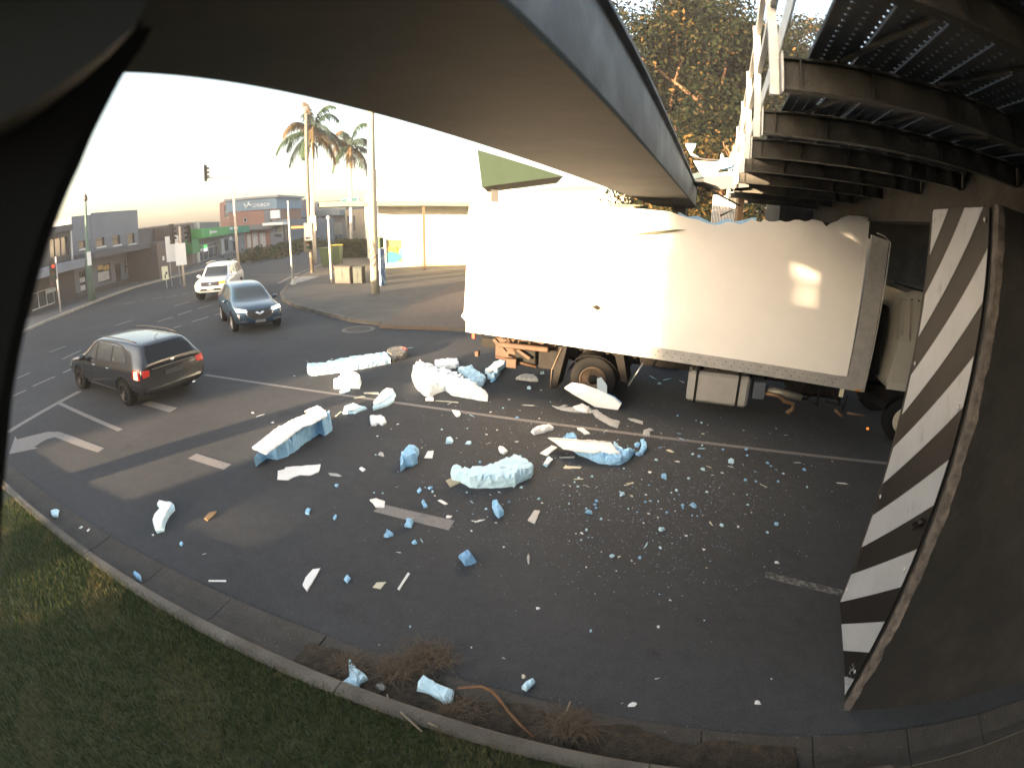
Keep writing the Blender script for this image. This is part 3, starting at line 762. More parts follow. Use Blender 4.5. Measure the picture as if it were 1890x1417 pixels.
# C: low building further on
C0 = onseg(262, K1, K2); C1 = onseg(294, K1, K3)
F = Fac(C0, C1, 'low_shop_building', 'low dark grey shop between the parapet building and the brown one')
zt = F.px(278, 424)[1]; d1 = F.rect(266, 470, 288, 505); d1 = (d1[0], d1[1], .1, d1[3])
F.wall(0, zt, wallmat('low_grey', (0.081, 0.083, 0.094)), hollow=[d1]); F.window(d1, mull=2, glass=M_GLASSD)
zc = F.px(280, 457)[1]; F.panel((0, F.L, zc - .2, zc + .2), MATS['dark_fascia'], 'awning', .01, 2.2)
# D: brown facade
D0 = onseg(294, K2, K3); D1 = onseg(357, K2, Vector((-41.5, 66, 0)))
F = Fac(D0, D1, 'brown_shop_building', 'brown rendered shop with a green awning end behind the traffic sign boards')
zt = F.px(330, 441)[1]; zt2 = F.px(350, 415)[1]
sA = F.px(322, 440)[0]
F.wall(0, zt, wallmat('brown_render', (0.112, 0.086, 0.079)), a1=sA); F.wall(0, zt2, wallmat('brown_render', (0.124, 0.086, 0.079)), a0=sA + .003, name='wall')
g0 = F.rect(340, 442, 360, 468)
mb = MB(); F.slab(g0[0], F.L + .3, g0[2], g0[3], .02, .9, mb); mb.build('green_awning', wallmat('green_cloth', (.07, .22, .09)), F.t)
F.panel(F.rect(300, 473, 303, 481), M_SIGNW, 'small_sign', .01, .05)
# E: green shopfront
E0 = D1; E1_ = onseg(412, Vector((-41.5, 66, 0)), Vector((-43.5, 84, 0)))
F = Fac(E0, E1_, 'green_fascia_shop', 'single storey shop with bright green fascia and glass doors behind the white car')
zt = F.px(385, 410)[1]; do = F.rect(366, 449, 404, 482); do = (do[0], do[1], .1, do[3])
F.wall(0, zt, wallmat('taupe_render', (0.155, 0.145, 0.151)), hollow=[do])
M_GREEN = wallmat('green_fascia', (.09, .33, .10))
f0 = F.rect(361, 425, 404, 436); f = F.panel((0, F.L, f0[2] - .1, f0[3] + .25), M_GREEN, 'fascia_sign', .01, 1.3)
F.window(do, name='glass_door', mull=3, transom=.72, glass=M_GLASSR, frame=M_FRAMEW)
F.panel(F.rect(359, 441, 364, 486), wallmat('pale_pilaster', (.42, .40, .38)), 'pilaster', .01, .3)
F.panel(F.rect(405, 441, 411, 478), MATS['pale_pilaster'], 'pilaster', .01, .3)
F.panel(F.rect(358, 410, 363, 426), MATS['pale_pilaster'], 'pilaster', .01, .4)
lb = F.rect(376, 452, 382, 464)
lb_m = F.panel((lb[0], lb[1], (lb[2] + lb[3]) / 2, lb[3]), mat('lit_green', (.1, .5, .1), emit=(.15, .8, .2), es=.12), 'lit_sign', .02, .06)
F.panel((lb[0], lb[1], lb[2], (lb[2] + lb[3]) / 2 - .01), mat('lit_white', (.8, .8, .8), emit=(1, 1, 1), es=.15), 'lit_sign', .02, .06)
# logo blob and a strip of tiny unreadable lettering
c = F.rect(367, 428, 390, 435)
mb = MB(); mb.lathe([(.32, 0), (.32, .04)], Matrix.Translation(F.P(c[0] + .4, (c[2] + c[3]) / 2 + .1, 1.31)) @ Vector((0, 0, 1)).rotation_difference(F.n).to_matrix().to_4x4(), 14)
for i in range(9):
    a = c[0] + 1.0 + i * .42; F.slab(a, a + .28, (c[2] + c[3]) / 2 - .08 + .1, (c[2] + c[3]) / 2 + .30 * (.7 + .3 * (i % 2)), 1.31, 1.34, mb)
mb.build('lettering', M_SIGNW, f)
# F: second green-blue fascia (corner shop) at base of the church block
G0 = onseg(411, Vector((-43, 80, 0)), Vector((-44, 92, 0))); G1 = onseg(446, Vector((-43, 80, 0)), Vector((-44, 92, 0)))
F = Fac(G0, Vector((G1.x + 1.0, G1.y, 0)), 'corner_kiosk', 'small shop with teal fascia and white lettering left of the church sign building')
f0 = F.rect(405, 418, 447, 431); pz = f0[3]
F.wall(0, pz, wallmat('kiosk_grey', (.20, .21, .22)), depth=5)
f = F.panel((-.3, F.L, f0[2], f0[3]), wallmat('teal_fascia', (.07, .26, .16)), 'fascia_sign', .01, .9)
F.panel(F.rect(407, 419, 412, 428), M_SIGNW, 'logo', .91, .94)
text_obj('THE SHOP', (f0[3] - f0[2]) * .36, facM(F, F.px(413, 424)[0], f0[2] + (f0[3] - f0[2]) * .4, .92), M_SIGNW, f) if False else None
mb = MB()
c = F.rect(414, 420, 430, 424)
for i in range(8):
    if i == 3: continue
    a = c[0] + (c[1] - c[0]) * i / 8; F.slab(a, a + (c[1] - c[0]) / 11, c[2], c[3], .91, .94, mb)
mb.build('lettering', M_SIGNW, f)
F.panel(F.rect(423, 437, 428, 443), M_SIGNW, 'small_sign', .01, .05)
w = F.rect(430, 445, 440, 462); F.panel(w, M_GLASSR, 'window', .005, .02); w = F.rect(413, 442, 421, 463); F.panel(w, M_GLASSR, 'window', .005, .02)
# G: the church building, two faces
H0 = onseg(426, Vector((-44.5, 86, 0)), Vector((-42, 86, 0))); 
C0_ = Vector((*(atdist(426, 440, 97).xy), 0)); C1_ = Vector((*(atdist(513, 450, 92).xy), 0)); CL = Vector((*(atdist(409, 440, 106).xy), 0))
F = Fac(C0_, C1_, 'church_building', 'two storey brick building with blue parapet sign reading CHURCH')
zp1 = F.px(470, 367)[1]; zp0 = F.px(470, 388)[1]
ws = [F.rect(437, 430, 452, 466), F.rect(455, 432, 463, 460), F.rect(465, 430, 476, 458), F.rect(478, 430, 490, 457)]
ws = [(a, b, .2, d) for a, b, c_, d in ws]
M_BRICKC = wallmat('church_brick', (.25, .13, .10), bands=(2, 5, .15))
F.wall(0, zp0, M_BRICKC, depth=9, hollow=ws)
f = F.panel((-.4, F.L + .3, zp0, zp1), wallmat('blue_grey_parapet_sign', (.16, .24, .32)), 'parapet_sign', -9, .25)
F.panel((-.6, F.L + .9, zp1 + .003, zp1 + .35), wallmat('parapet_cap', (.3, .31, .33)), 'coping', -9, .6)
for w in ws[1:]: F.window(w, mull=1, glass=M_POST, frame=M_FRAMEW, transom=.7)
F.window(ws[0], mull=2, glass=M_GLASSD, frame=M_FRAMEW, transom=.7)
zc = F.px(470, 420)[1]; F.panel((0, F.L, zc - .35, zc + .45), wallmat('church_awning', (.12, .13, .14)), 'awning', .01, 1.8)
w = F.rect(450, 402, 456, 410); F.window((w[0], w[1], w[2], w[3]), rec=-.05, mull=0, frame=M_FRAMEW)
F.panel(F.rect(489, 388, 498, 412), wallmat('slate_strip', (.12, .14, .17)), 'corner_panel', .01, .2)
tr = F.rect(452, 375, 489, 386)
hgt = (tr[3] - tr[2])
tx = F.px(467.5, 380)[0]
text_obj('CHURCH', hgt * .80, facM(F, tx, F.px(480, 383.3)[1], .27), M_SIGNW, f)
tx = F.px(452.5, 380)[0]
o = text_obj('gth', hgt * .86, facM(F, tx, F.px(460, 383.0)[1] - .1, .27), M_SIGNW, f) if False else None
mb = MB()        # the small emblem before the word: a bird-like squiggle with a peak
s = F.px(452.5, 380)[0]; z = F.px(458, 383.5)[1]; e = (F.px(467, 380)[0] - s) / 15
pathp = [(0, .95), (.15, .35), (.28, .75), (.40, .3), (.52, .75), (.58, 1.25), (.68, .75), (.8, .4), (.95, .7)]
mb.tube([F.P(s + p[0] * 15 * e, z + p[1] * hgt * .72, .30) for p in pathp], .13, 6)
mb.tube([F.P(s + .26 * 15 * e, z + .3 * hgt * .6, .30), F.P(s + .22 * 15 * e, z - .25 * hgt * .5, .30)], .13, 6)
mb.build('emblem', M_SIGNW, f)
# left return of the church building
F = Fac(CL, C0_, 'brick_annex', 'narrow brown brick annex with tall window left of the church sign building')
zt = F.px(417, 371)[1]; w = F.rect(414, 376, 422, 402)
F.wall(0, zt, M_BRICKC, depth=6, hollow=[w]); F.window(w, mull=1, transom=.4, frame=M_FRAMEW)
# H: cafe with white awning board and more shops to the right
def block(name, label, x0, x1, d0, d1, ytop, ym, m, depth=8, cat='building'):
    a = Vector((*(atdist(x0, ym, d0).xy), 0)); b = Vector((*(atdist(x1, ym, d1).xy), 0)); F = Fac(a, b, name, label, cat)
    zt = F.px((x0 + x1) / 2, ytop)[1]; return F, zt
F, zt = block('cafe_building', 'grey cafe with white awning board right of the church sign building', 500, 538, 92, 88, 405, 450, None)
w = [F.rect(508, 417, 521, 428), F.rect(523, 420, 535, 446)]; w[1] = (w[1][0], w[1][1], .2, w[1][3])
F.wall(0, zt, wallmat('cafe_grey', (.13, .15, .18)), hollow=w)
for q in w: F.window(q, mull=1, glass=M_GLASSR)
F.panel(F.rect(497, 410, 535, 415), M_SIGNW, 'awning_board', .01, 1.5)
F.panel(F.rect(507, 432, 519, 437), mat('sign_dark', (.02, .02, .03)), 'small_sign', .01, .08)
F.panel(F.rect(502, 388, 519, 403), wallmat('white_hoarding', (.6, .66, .7)), 'billboard', .2, .4)
F.panel(F.rect(500, 387, 502, 409), M_FRAMED, 'billboard_post', .2, .35)
F, zt = block('gabled_house', 'grey blue gabled building with dark awning beyond the cafe', 536, 572, 105, 112, 390, 440, None)
F.wall(0, zt, wallmat('gable_blue', (.16, .20, .24)), hollow=[])
a0, _ = F.px(538, 400); a1, _ = F.px(572, 400); zb = zt; zr = F.px(566, 368)[1]
MB().prism([F.P(a0, zb + .003, -.0), F.P(a1, zb + .003, 0), F.P(a1, zr, 0), F.P(a0 + (a1 - a0) * .72, zr, 0)], F.n * -8).build('roof', wallmat('roof_redgrey', (.22, .17, .17)), F.t)
za = F.px(556, 404)[1]; F.panel((0, F.L, za - .5, za + .3), wallmat('awning_dark', (.05, .055, .06)), 'awning', .01, 2)
for q in ((541, 420, 549, 442), (553, 418, 566, 440)): F.panel(F.rect(*q), M_GLASSR, 'window', .005, .03)
F, zt = block('far_office_building', 'far two storey office building with a band of upper windows', 574, 640, 118, 112, 371, 430, None)
ws = [F.rect(584 + i * 6, 375, 588.5 + i * 6, 384) for i in range(9)]
F.wall(0, zt, wallmat('office_grey', (.20, .21, .22)), hollow=ws)
for q in ws: F.window(q, mull=0, fw=.1, frame=M_FRAMEW)
za = F.px(606, 393)[1]; F.panel((0, F.L, za - .6, za + .5), wallmat('office_awning', (.16, .19, .2)), 'awning', .01, 2.2)
F.panel(F.rect(578, 400, 600, 432), wallmat('shop_dark', (.05, .055, .06)), 'shopfront', .005, .05)
F.panel(F.rect(612, 410, 632, 432), wallmat('shop_pale', (.34, .31, .27)), 'shopfront', .005, .05)
c = F.rect(587, 400, 595, 409)
sg = MB(); sg.lathe([((c[3] - c[2]) / 2, 0), ((c[3] - c[2]) / 2, .08)], Matrix.Translation(F.P((c[0] + c[1]) / 2, (c[2] + c[3]) / 2, .06)) @ Vector((0, 0, 1)).rotation_difference(F.n).to_matrix().to_4x4(), 20); sg.build('round_sign', mat('sign_blue_white', (.6, .7, .8)), F.t)
F, zt = block('ochre_shop_building', 'ochre shop with a green and white sign board beside the big pole', 638, 672, 108, 100, 386, 430, None)
F.wall(0, zt, wallmat('ochre', (.34, .27, .18))); F.panel(F.rect(641, 398, 655, 425), M_GLASSR, 'window', .005, .03)
F.panel(F.rect(634, 364, 668, 381), M_SIGNW, 'sign_board', .4, .7)
F.panel(F.rect(636, 367, 664, 379), wallmat('sign_teal', (.12, .42, .38)), 'sign_face', .71, .74)
c = F.rect(642, 366, 654, 380)
sg = MB(); sg.lathe([((c[3] - c[2]) / 2, 0), ((c[3] - c[2]) / 2, .05)], Matrix.Translation(F.P((c[0] + c[1]) / 2, (c[2] + c[3]) / 2, .75)) @ Vector((0, 0, 1)).rotation_difference(F.n).to_matrix().to_4x4(), 20); sg.build('sign_disc', M_SIGNW, F.t)
for i, (x, y0, y1) in enumerate(((470, 0, 0),)): pass
# I: sun-struck white shop on the corner of the island, with a deep awning
W0 = Vector((*G(702, 497).xy, 0)); W1 = G(858, 492); wd = (Vector((W1.x, W1.y, 0)) - W0).normalized()
W1 = W0 + wd * 34
F = Fac(W0, W1, 'white_shop_building', 'sunlit cream corner shop with painted car window and a deep flat awning')
M_CREAM = wallmat('cream_render', (.86, .82, .70)); zt = 6.6
w = F.rect(712, 440, 745, 486)
w2 = F.rect(690, 446, 708, 488)
F.wall(0, zt, M_CREAM, hollow=[w], depth=14)
f = F.window(w, mull=0, glass=mat('mural_glass', (.42, .38, .12), rough=.3, var=.3, scale=1), frame=M_FRAMEW, fw=.12)
def fpoly(pts, m, name, o, parent): 
    q = [F.px(*p) for p in pts]; mb = MB(); mb.prism([F.P(a, z, o) for a, z in q], F.n * .01); return mb.build(name, m, parent)
fpoly([(715, 485), (715, 466), (722, 463), (738, 470), (744, 473), (738, 480), (728, 485)], mat('mural_teal', (.06, .34, .30), rough=.4), 'painted_car', -.10, f)
fpoly([(716, 463), (716, 455), (730, 456), (740, 466), (733, 466)], mat('mural_orange', (.5, .25, .06)), 'painted_car', -.085, f)
fpoly([(736, 468), (738, 458), (745, 461), (745, 472), (741, 472)], mat('mural_blue', (.1, .35, .6)), 'painted_car', -.072, f)
zaw = F.px(740, 352)[1]
mb = MB(); aw0 = F.px(700, 352)[0]
F.slab(-4.6, 34, 5.0, 5.35, .02, 3.2, mb); mb.build('awning', wallmat('awning_green_grey', (.20, .24, .20)), F.t)
for x in (771,):
    a = F.px(x, 470)[0]; F.slab(a - .09, a + .09, 0.13, 4.99, 2.8, 2.98, MB()).build('awning_post', mat('brown_post', (.15, .10, .06)), F.t)
a = F.px(747, 470)[0]; F.panel((a, F.L, .05, .6), wallmat('cream_plinth', (.6, .5, .3)), 'plinth', .003, .08)
# tall canopy block whose dark green soffit shows between beam and truck
c0 = Vector((*atdist(880, 300, 27).xy, 0)); c1 = Vector((*atdist(1045, 325, 27).xy, 0))
F = Fac(c0, c1, 'canopy', 'dark green canopy gable seen between the beam and the truck roof', 'canopy')
q = [F.px(*p) for p in [(881, 276), (1040, 325), (890, 345)]]
MB().prism([F.P(a, z, 0) for a, z in q], F.n * -5).build('gable', wallmat('canopy_green', (.012, .028, .014)), F.t)
a, z = q[2]; a1_, z1_ = q[0]
MB().box((*F.P(a + .6, z / 2, -1).xy, z / 2), (.4, .4, z)).build('canopy_post', M_FRAMED, F.t)

# ================================================================== POLES, SIGNS, STREET FURNITURE
def pole(name, label, base, top, r0, r1, m, cat='pole', lean=None, n=10, **kw):
    b = G(*base, .1); t_ = top if isinstance(top, (int, float)) else ztop(b, *top)
    mb = MB(); e = Vector((b.x, b.y, t_))
    if lean: e += Vector(lean)
    mb.tube([Vector((b.x, b.y, 0)), e], [r0, r1], n)
    return b, e, mb
M_TIMBER = mat('timber_pole', (.20, .17, .13), var=.3, scale=5, bump=.6, bscale=20)
M_CPOLE = mat('concrete_pole', (.36, .33, .26), var=.22, scale=4, bump=.4, bscale=25)
M_STEELP = mat('galv_pole', (.42, .42, .41), rough=.55, metal=.15, var=.2, scale=5)
M_SIGH = mat('signal_black', (.015, .015, .015), rough=.5)
# big pole by the island
b = G(693, 541, .13); t = thing('utility_pole', 'thick pale utility pole with painted scribble standing on the corner footpath', 'pole', b)
MB().tube([(b.x, b.y, .1), (b.x, b.y, 11)], [.235, .17], 14).build('pole', M_CPOLE, t)
mb = MB()
for i in range(5):
    z = 1.7 + i * .27; pts = []
    for k in range(9):
        a = R(-150 + k * 16); rr = .239; pts.append((b.x + math.cos(a) * rr, b.y + math.sin(a) * rr, z + .16 * math.sin(k * 1.3 + i)))
    mb.tube(pts, .016, 4)
mb.build('graffiti', mat('graffiti', (.06, .05, .04)), t)
for z in (3.4, 3.8): MB().tube([(b.x + .245 * math.cos(a), b.y + .245 * math.sin(a), z) for a in np.linspace(0, 2 * math.pi, 17)], .012, 4).build('steel_band', M_GALV, t)
MB().prism([Vector((b.x + .17, b.y - .2, 2.2)), Vector((b.x + .25, b.y - .12, 2.2)), Vector((b.x + .25, b.y - .12, 6.5)), Vector((b.x + .17, b.y - .2, 6.5))], (.03, .03, 0)).build('cable_guard', M_GALV, t)
# slim light poles
b, e, mb = pole('', '', (541, 526), (537, 372), .075, .05, M_STEELP); t = thing('sign_pole', 'slim bare grey pole with flared foot at the kerb corner', 'pole', b)
mb.lathe([(.2, .12), (.19, .2), (.08, .42), (.078, .5)], Matrix.Translation((b.x, b.y, 0)), 12); mb.build('pole', M_STEELP, t)
MB().ball(e, .07).build('cap', M_STEELP, t)
b, e, mb = pole('', '', (612, 523), (605, 404), .07, .06, M_STEELP); t = thing('street_sign_post', 'short white post with cap standing left of the grey cabinet', 'post', b)
mb.build('post', mat('white_post', (.6, .56, .5), rough=.5), t); MB().lathe([(.10, 0), (.12, .03), (.12, .14), (.03, .2)], Matrix.Translation(e), 12).build('cap', MATS['white_post'], t)
b, e, mb = pole('', '', (576, 504), 12, .16, .12, M_TIMBER); t = thing('power_pole', 'weathered timber power pole with yellow plate behind the light poles', 'pole', b)
mb.build('pole', M_TIMBER, t)
z = ztop(b, 577, 412)
MB().box((b.x + .35, b.y - .2, z), (.5, .06, 1.1), rz=.2).build('plate', mat('plate_cream', (.55, .5, .32)), t)
MB().box((b.x - .75, b.y - .1, ztop(b, 575, 418)), (1.3, .1, .16), rz=.2).build('bracket', mat('bracket_orange', (.4, .2, .05)), t)
MB().box((b.x, b.y - .22, ztop(b, 576, 427)), (.6, .35, 1.3), rz=.2).build('meter_box', mat('meter_grey', (.16, .17, .18)), t)
# signal on that pole
def signal_head(c, rz, parent, lit=None, n=3, sc=1.0, arrow=False):
    """black three-lens head with visors and backing board, facing local -Y"""
    Rz = Matrix.Rotation(rz, 4, 'Z'); T = Matrix.Translation(c)
    def w(p): return T @ Rz @ Vector(p)
    mb = MB(); h = .36 * n * sc
    mb.box((0, .06, 0), (.30 * sc, .16, h), M=None); 
    mb.box((0, .10, 0), (.62 * sc, .02, h + .34 * sc))
    for i in range(n):
        z = (n / 2 - .5 - i) * .34 * sc
        # open visor: half tube
        vs = []; fs = []
        for k in range(9):
            a = math.pi * (-.12 + 1.24 * k / 8)
            for y, rr in ((-.02, .12), (-.22, .125)): vs.append((math.cos(a) * rr * sc, y, z + math.sin(a) * rr * sc))
            for y, rr in ((-.22, .115), (-.02, .112)): vs.append((math.cos(a) * rr * sc, y, z + math.sin(a) * rr * sc))
        for k in range(8):
            for j in range(3): fs.append((k * 4 + j, k * 4 + j + 1, (k + 1) * 4 + j + 1, (k + 1) * 4 + j))
        mb.add(vs, fs)
    mb.v = [tuple(w(p)) for p in mb.v]
    hd = mb.build('signal_head', M_SIGH, parent)
    cols = [('lens_red', (.25, .02, .01), (1, .04, .02)), ('lens_amber', (.2, .12, .01), (1, .5, .03)), ('lens_green', (.01, .12, .07), (.05, 1, .5))]
    for i in range(n):
        z = (n / 2 - .5 - i) * .34 * sc; nm, c1, c2 = cols[i if n == 3 else 0 if lit == 0 else i]
        on = (lit == i)
        m = mat(nm + ('_lit' if on else ''), c1, rough=.3, emit=c2 if on else None, es=.45 if on else 0)
        MB().lathe([(.105 * sc, 0), (.10 * sc, .02), (.05 * sc, .04), (.001, .045)], T @ Rz @ Matrix.Translation((0, -.02, z)) @ Matrix.Rotation(math.pi / 2, 4, 'X'), 14).build('lens', m, hd)
    return hd
signal_head(Vector((b.x - .1, b.y - .3, ztop(b, 572, 448) + 0)), R(20), t, None, 3)
# left red signal on its grey pole
b = G(113, 577, .1); t = thing('traffic_signal', 'pedestrian crossing signal pole at far left glowing red', 'traffic light', b)
zt = ztop(b, 104, 480)
MB().tube([(b.x, b.y, 0), (b.x, b.y, zt + .2)], .06, 10).build('pole', mat('pole_white_red', (.45, .42, .42)), t)
p = Vector((*atdist(104, 492, math.hypot(b.x, b.y)).xy, 0))
signal_head(Vector((b.x - .1, b.y - .22, ztop(b, 104, 500))), R(48), t, 0, 3, .95)
signal_head(Vector((b.x - .42, b.y - .1, ztop(b, 100, 519))), R(48), t, 0, 2, .7)
# green pole
b = G(171, 556, .1); t = thing('street_lamp', 'tall green painted street lamp pole in front of the parapet building', 'lamp post', b)
zt = ztop(b, 157, 366)
MB().tube([(b.x, b.y, 0), (b.x, b.y, ztop(b, 164, 462)), (b.x, b.y, ztop(b, 163, 460) + .05), (b.x, b.y, zt)], [.30, .22, .14, .07], 12).build('pole', mat('pole_green', (.10, .16, .13), var=.15), t)
MB().lathe([(.05, 0), (.17, .12), (.15, .3), (.03, .55)], Matrix.Translation((b.x, b.y, zt - .25)), 10).build('lamp_top', M_FRAMED, t)
MB().box((b.x + .35, b.y - .25, ztop(b, 166, 477)), (.3, .06, .9), rz=.8).build('sign', M_SIGNW, t)
# signal with the two white boards (backs lit by the sun)
b = G(341, 526, .1); t = thing('traffic_signal', 'dark traffic signal on pale pole carrying a white board by the left kerb', 'traffic light', b)
zt = ztop(b, 333, 418)
MB().tube([(b.x, b.y, 0), (b.x, b.y, zt)], .085, 10).build('pole', mat('pole_pale', (.6, .5, .4)), t)
signal_head(Vector((b.x - .55, b.y - .1, ztop(b, 328, 431))), R(160), t, None, 3, 1.0)
signal_head(Vector((b.x + .5, b.y + .25, ztop(b, 343, 431))), R(-30), t, None, 3, 1.0)
M_BOARD = mat('white_board', (.85, .83, .8), rough=.5)
MB().box((b.x, b.y - .12, ztop(b, 337, 469)), (.78, .04, 1.55), rz=.7).build('board', M_BOARD, t)
MB().tube([(b.x, b.y, ztop(b, 336, 445)), (b.x - .9, b.y - .2, ztop(b, 336, 445) + .05)], .04, 6).build('arm', MATS['pole_pale'], t)
b = G(325, 525, .1); t = thing('sign_board', 'white rectangular sign board on twin slim posts left of the pale signal pole', 'sign', b)
zc = ztop(b, 322, 459)
MB().box((b.x, b.y, zc), (1.0, .05, 1.85), rz=.7).build('board', M_BOARD, t)
for d in (-.25, .25): MB().tube([(b.x + d, b.y + d * .8 + .05, 0), (b.x + d, b.y + d * .8 + .05, zc)], .03, 6).build('post', M_STEELP, t)
b = G(308, 531, .1); t = thing('keep_left_sign', 'small cream sign with black arrow mark on a short post at the left kerb', 'sign', b)
zc = ztop(b, 306, 504)
MB().box((b.x, b.y, zc), (.45, .04, .95), rz=.7).build('board', mat('board_cream', (.7, .68, .5)), t)
MB().tube([(b.x, b.y + .05, 0), (b.x, b.y + .05, zc)], .035, 8).build('post', M_STEELP, t)
uu = Vector((math.cos(.7), math.sin(.7), 0)); nn = Vector((uu.y, -uu.x, 0)); c = Vector((b.x, b.y, zc)) + nn * .026
MB().prism([c + uu * x_ + Vector((0, 0, z_)) for x_, z_ in ((-.06, -.38), (.02, -.38), (.02, -.15), (.12, -.05), (.16, -.12), (.17, .08), (-.01, .05), (.05, -.02), (-.06, -.14))], nn * .004).build('arrow_mark', M_SIGH, t)
# tall pole + mast arm with far overhead signals
b = G(441, 500, .1); t = thing('mast_arm_signal', 'tall pale mast arm pole holding signal heads high over the far road', 'traffic light', b)
zt = ztop(b, 435, 348)
MB().tube([(b.x, b.y, 0), (b.x, b.y, zt)], [.13, .08], 10).build('pole', MATS['pole_pale'], t)
arm_z = ztop(b, 436, 329)
e = atdist(382, 329, math.hypot(b.x, b.y) - 2)
MB().tube([(b.x, b.y, zt - .2), (b.x, b.y, arm_z - .3), (b.x - .4, b.y - .1, arm_z), (e.x, e.y, e.z)], [.1, .07, .06, .05], 8).build('mast_arm', mat('mast_pale', (.6, .63, .66)), t)
hd = signal_head(Vector((e.x, e.y, atdist(381, 318, 45).z + 0)), R(100), t, None, 3, .95)
# roadside cabinets
def cab(base, w, d, h, rz, m, label, name='electrical_cabinet'):
    b = G(*base, .13); t = thing(name, label, 'cabinet', b)
    Mx = Matrix.Translation((b.x, b.y, .13)) @ Matrix.Rotation(rz, 4, 'Z')
    mb = MB(); mb.box((0, d / 2, h / 2), (w, d, h), bev=.02); mb.v = [tuple(Mx @ Vector(p)) for p in mb.v]; mb.build('housing', m, t)
    mb = MB(); mb.box((0, d / 2, h + .03), (w + .06, d + .06, .05), bev=.01); mb.v = [tuple(Mx @ Vector(p)) for p in mb.v]; mb.build('lid', m, t)
    mb = MB()
    for x in (-w * .24, w * .24): mb.box((x, -.008, h * .5), (w * .44, .014, h * .84), bev=.004)
    mb.box((.02, -.03, h * .52), (.03, .03, .14)); mb.v = [tuple(Mx @ Vector(p)) for p in mb.v]; mb.build('door', m, t)
    return t
cab((632, 523), 1.05, .6, 1.02, -.1, mat('cabinet_grey', (.055, .048, .04), rough=.6, var=.15), 'low grey brown cabinet with panelled doors left of the dark cabinet')
cab((660, 523), .62, .55, .98, -.1, mat('cabinet_green', (.015, .025, .02), rough=.6, var=.15), 'dark green cabinet between the grey cabinet and the big pole')
# painted mural cabinet (blue wave pattern)
b = G(699, 527, .13); t = thing('painted_cabinet', 'tall cabinet painted with blue and white waves right of the big pole', 'cabinet', b)
mm = mat('mural_waves', (.03, .10, .30), col2=(.35, .55, .65), c2scale=2.2, c2thr=.52, c2soft=.05, rough=.5)
hm = ztop(b, 700, 463)
MB().box((b.x, b.y + .3, .13 + hm / 2), (.50, .6, hm), rz=-.25, bev=.02).build('housing', mm, t)
MB().box((b.x, b.y + .3, .15 + hm + .32), (.44, .5, .62), rz=-.25, bev=.03).build('upper_box', mat('upper_green', (.07, .12, .06), var=.2), t)
MB().box((b.x - .38, b.y + .35, .75), (.22, .3, 1.2), rz=-.25, bev=.02).build('side_box', mm, t)
# wheelie bins
def bin_(base, label, lidm, sc=1.0):
    b = G(*base, .13); t = thing('wheelie_bin', label, 'bin', b, group='wheelie bins by the kerb')
    mb = MB(); w0, w1, d0, d1, h = .42 * sc, .56 * sc, .5 * sc, .68 * sc, 1.05 * sc
    vs = [(-w0 / 2, -d0 / 2, .08), (w0 / 2, -d0 / 2, .08), (w0 / 2, d0 / 2, .08), (-w0 / 2, d0 / 2, .08), (-w1 / 2, -d1 / 2, h), (w1 / 2, -d1 / 2, h), (w1 / 2, d1 / 2, h), (-w1 / 2, d1 / 2, h)]
    mb.add([(b.x + x, b.y + y, .13 + z) for x, y, z in vs], [(3, 2, 1, 0), (4, 5, 6, 7), (0, 1, 5, 4), (1, 2, 6, 5), (2, 3, 7, 6), (3, 0, 4, 7)])
    mb.build('bin_body', mat('bin_green', (.045, .075, .03), rough=.5), t)
    MB().box((b.x, b.y, .13 + h + .035), (w1 + .06, d1 + .08, .06), bev=.02).build('lid', lidm, t)
    for s_ in (-1, 1): MB().lathe([(.1, -.025), (.1, .025)], Matrix.Translation((b.x + s_ * w0 * .55, b.y + d0 / 2, .23)) @ Matrix.Rotation(math.pi / 2, 4, 'Y'), 14).build('wheel', M_SIGH, t)
bin_((603, 492), 'green wheelie bin with dull green lid, left one of the pair', mat('lid_green', (.10, .13, .04)), 1.5)
bin_((622, 487), 'green wheelie bin with bright yellow lid beside the road', mat('lid_yellow', (.75, .50, .06)), 1.6)
# clipped hedge beyond the bins
def leafcloud(name, center, rad, n, size, mats, weights, parent=None, flat=0, shell=.35, **kw):
    c = np.array(center); rad = np.array(rad)
    d = RNG.normal(size=(n, 3)); d /= np.linalg.norm(d, axis=1)[:, None]
    rr = (shell + (1 - shell) * RNG.random(n)) ** .6
    P = c + d * rad * rr[:, None]
    return leafquads(name, P, size, mats, weights, parent, **kw)
def leafquads(name, P, size, mats, weights, parent=None, loc=(0, 0, 0), **kw):
    n = len(P); a = RNG.normal(size=(n, 3)); a /= np.linalg.norm(a, axis=1)[:, None]; b = RNG.normal(size=(n, 3)); b = np.cross(a, b); b /= np.linalg.norm(b, axis=1)[:, None]
    s = size * RNG.uniform(.5, 1.3, n)[:, None]
    V_ = np.stack([P - a * s, P + b * s * .45, P + a * s, P - b * s * .45], 1).reshape(-1, 3)
    F_ = np.arange(4 * n).reshape(-1, 4); mi = RNG.choice(len(mats), n, p=weights)
    return bulk(name, V_, F_, mats, mi=mi, parent=parent, loc=loc, **kw)
LV_ = [mat('leaf_green', (.035, .055, .018), rough=.9, spec=.08), mat('leaf_dark', (.016, .024, .012), rough=.9, spec=.08), mat('leaf_olive', (.06, .055, .022), rough=.9, spec=.08), mat('leaf_gold', (.13, .085, .03), rough=.7)]
b = G(665, 478, .13)
hg = thing('hedge', 'low clipped olive hedge behind the bins beside the big pole', 'hedge', b)
P = np.column_stack([RNG.uniform(-3.2, 2.2, 5000), RNG.uniform(-1, 1, 5000), RNG.uniform(0.1, 1.9, 5000)]) 
q = RNG.random(5000) < .7; P[q, 1] = np.sign(P[q, 1]) * 1.0; P[:, :2] = P[:, :2] + np.array([[0, 3]])
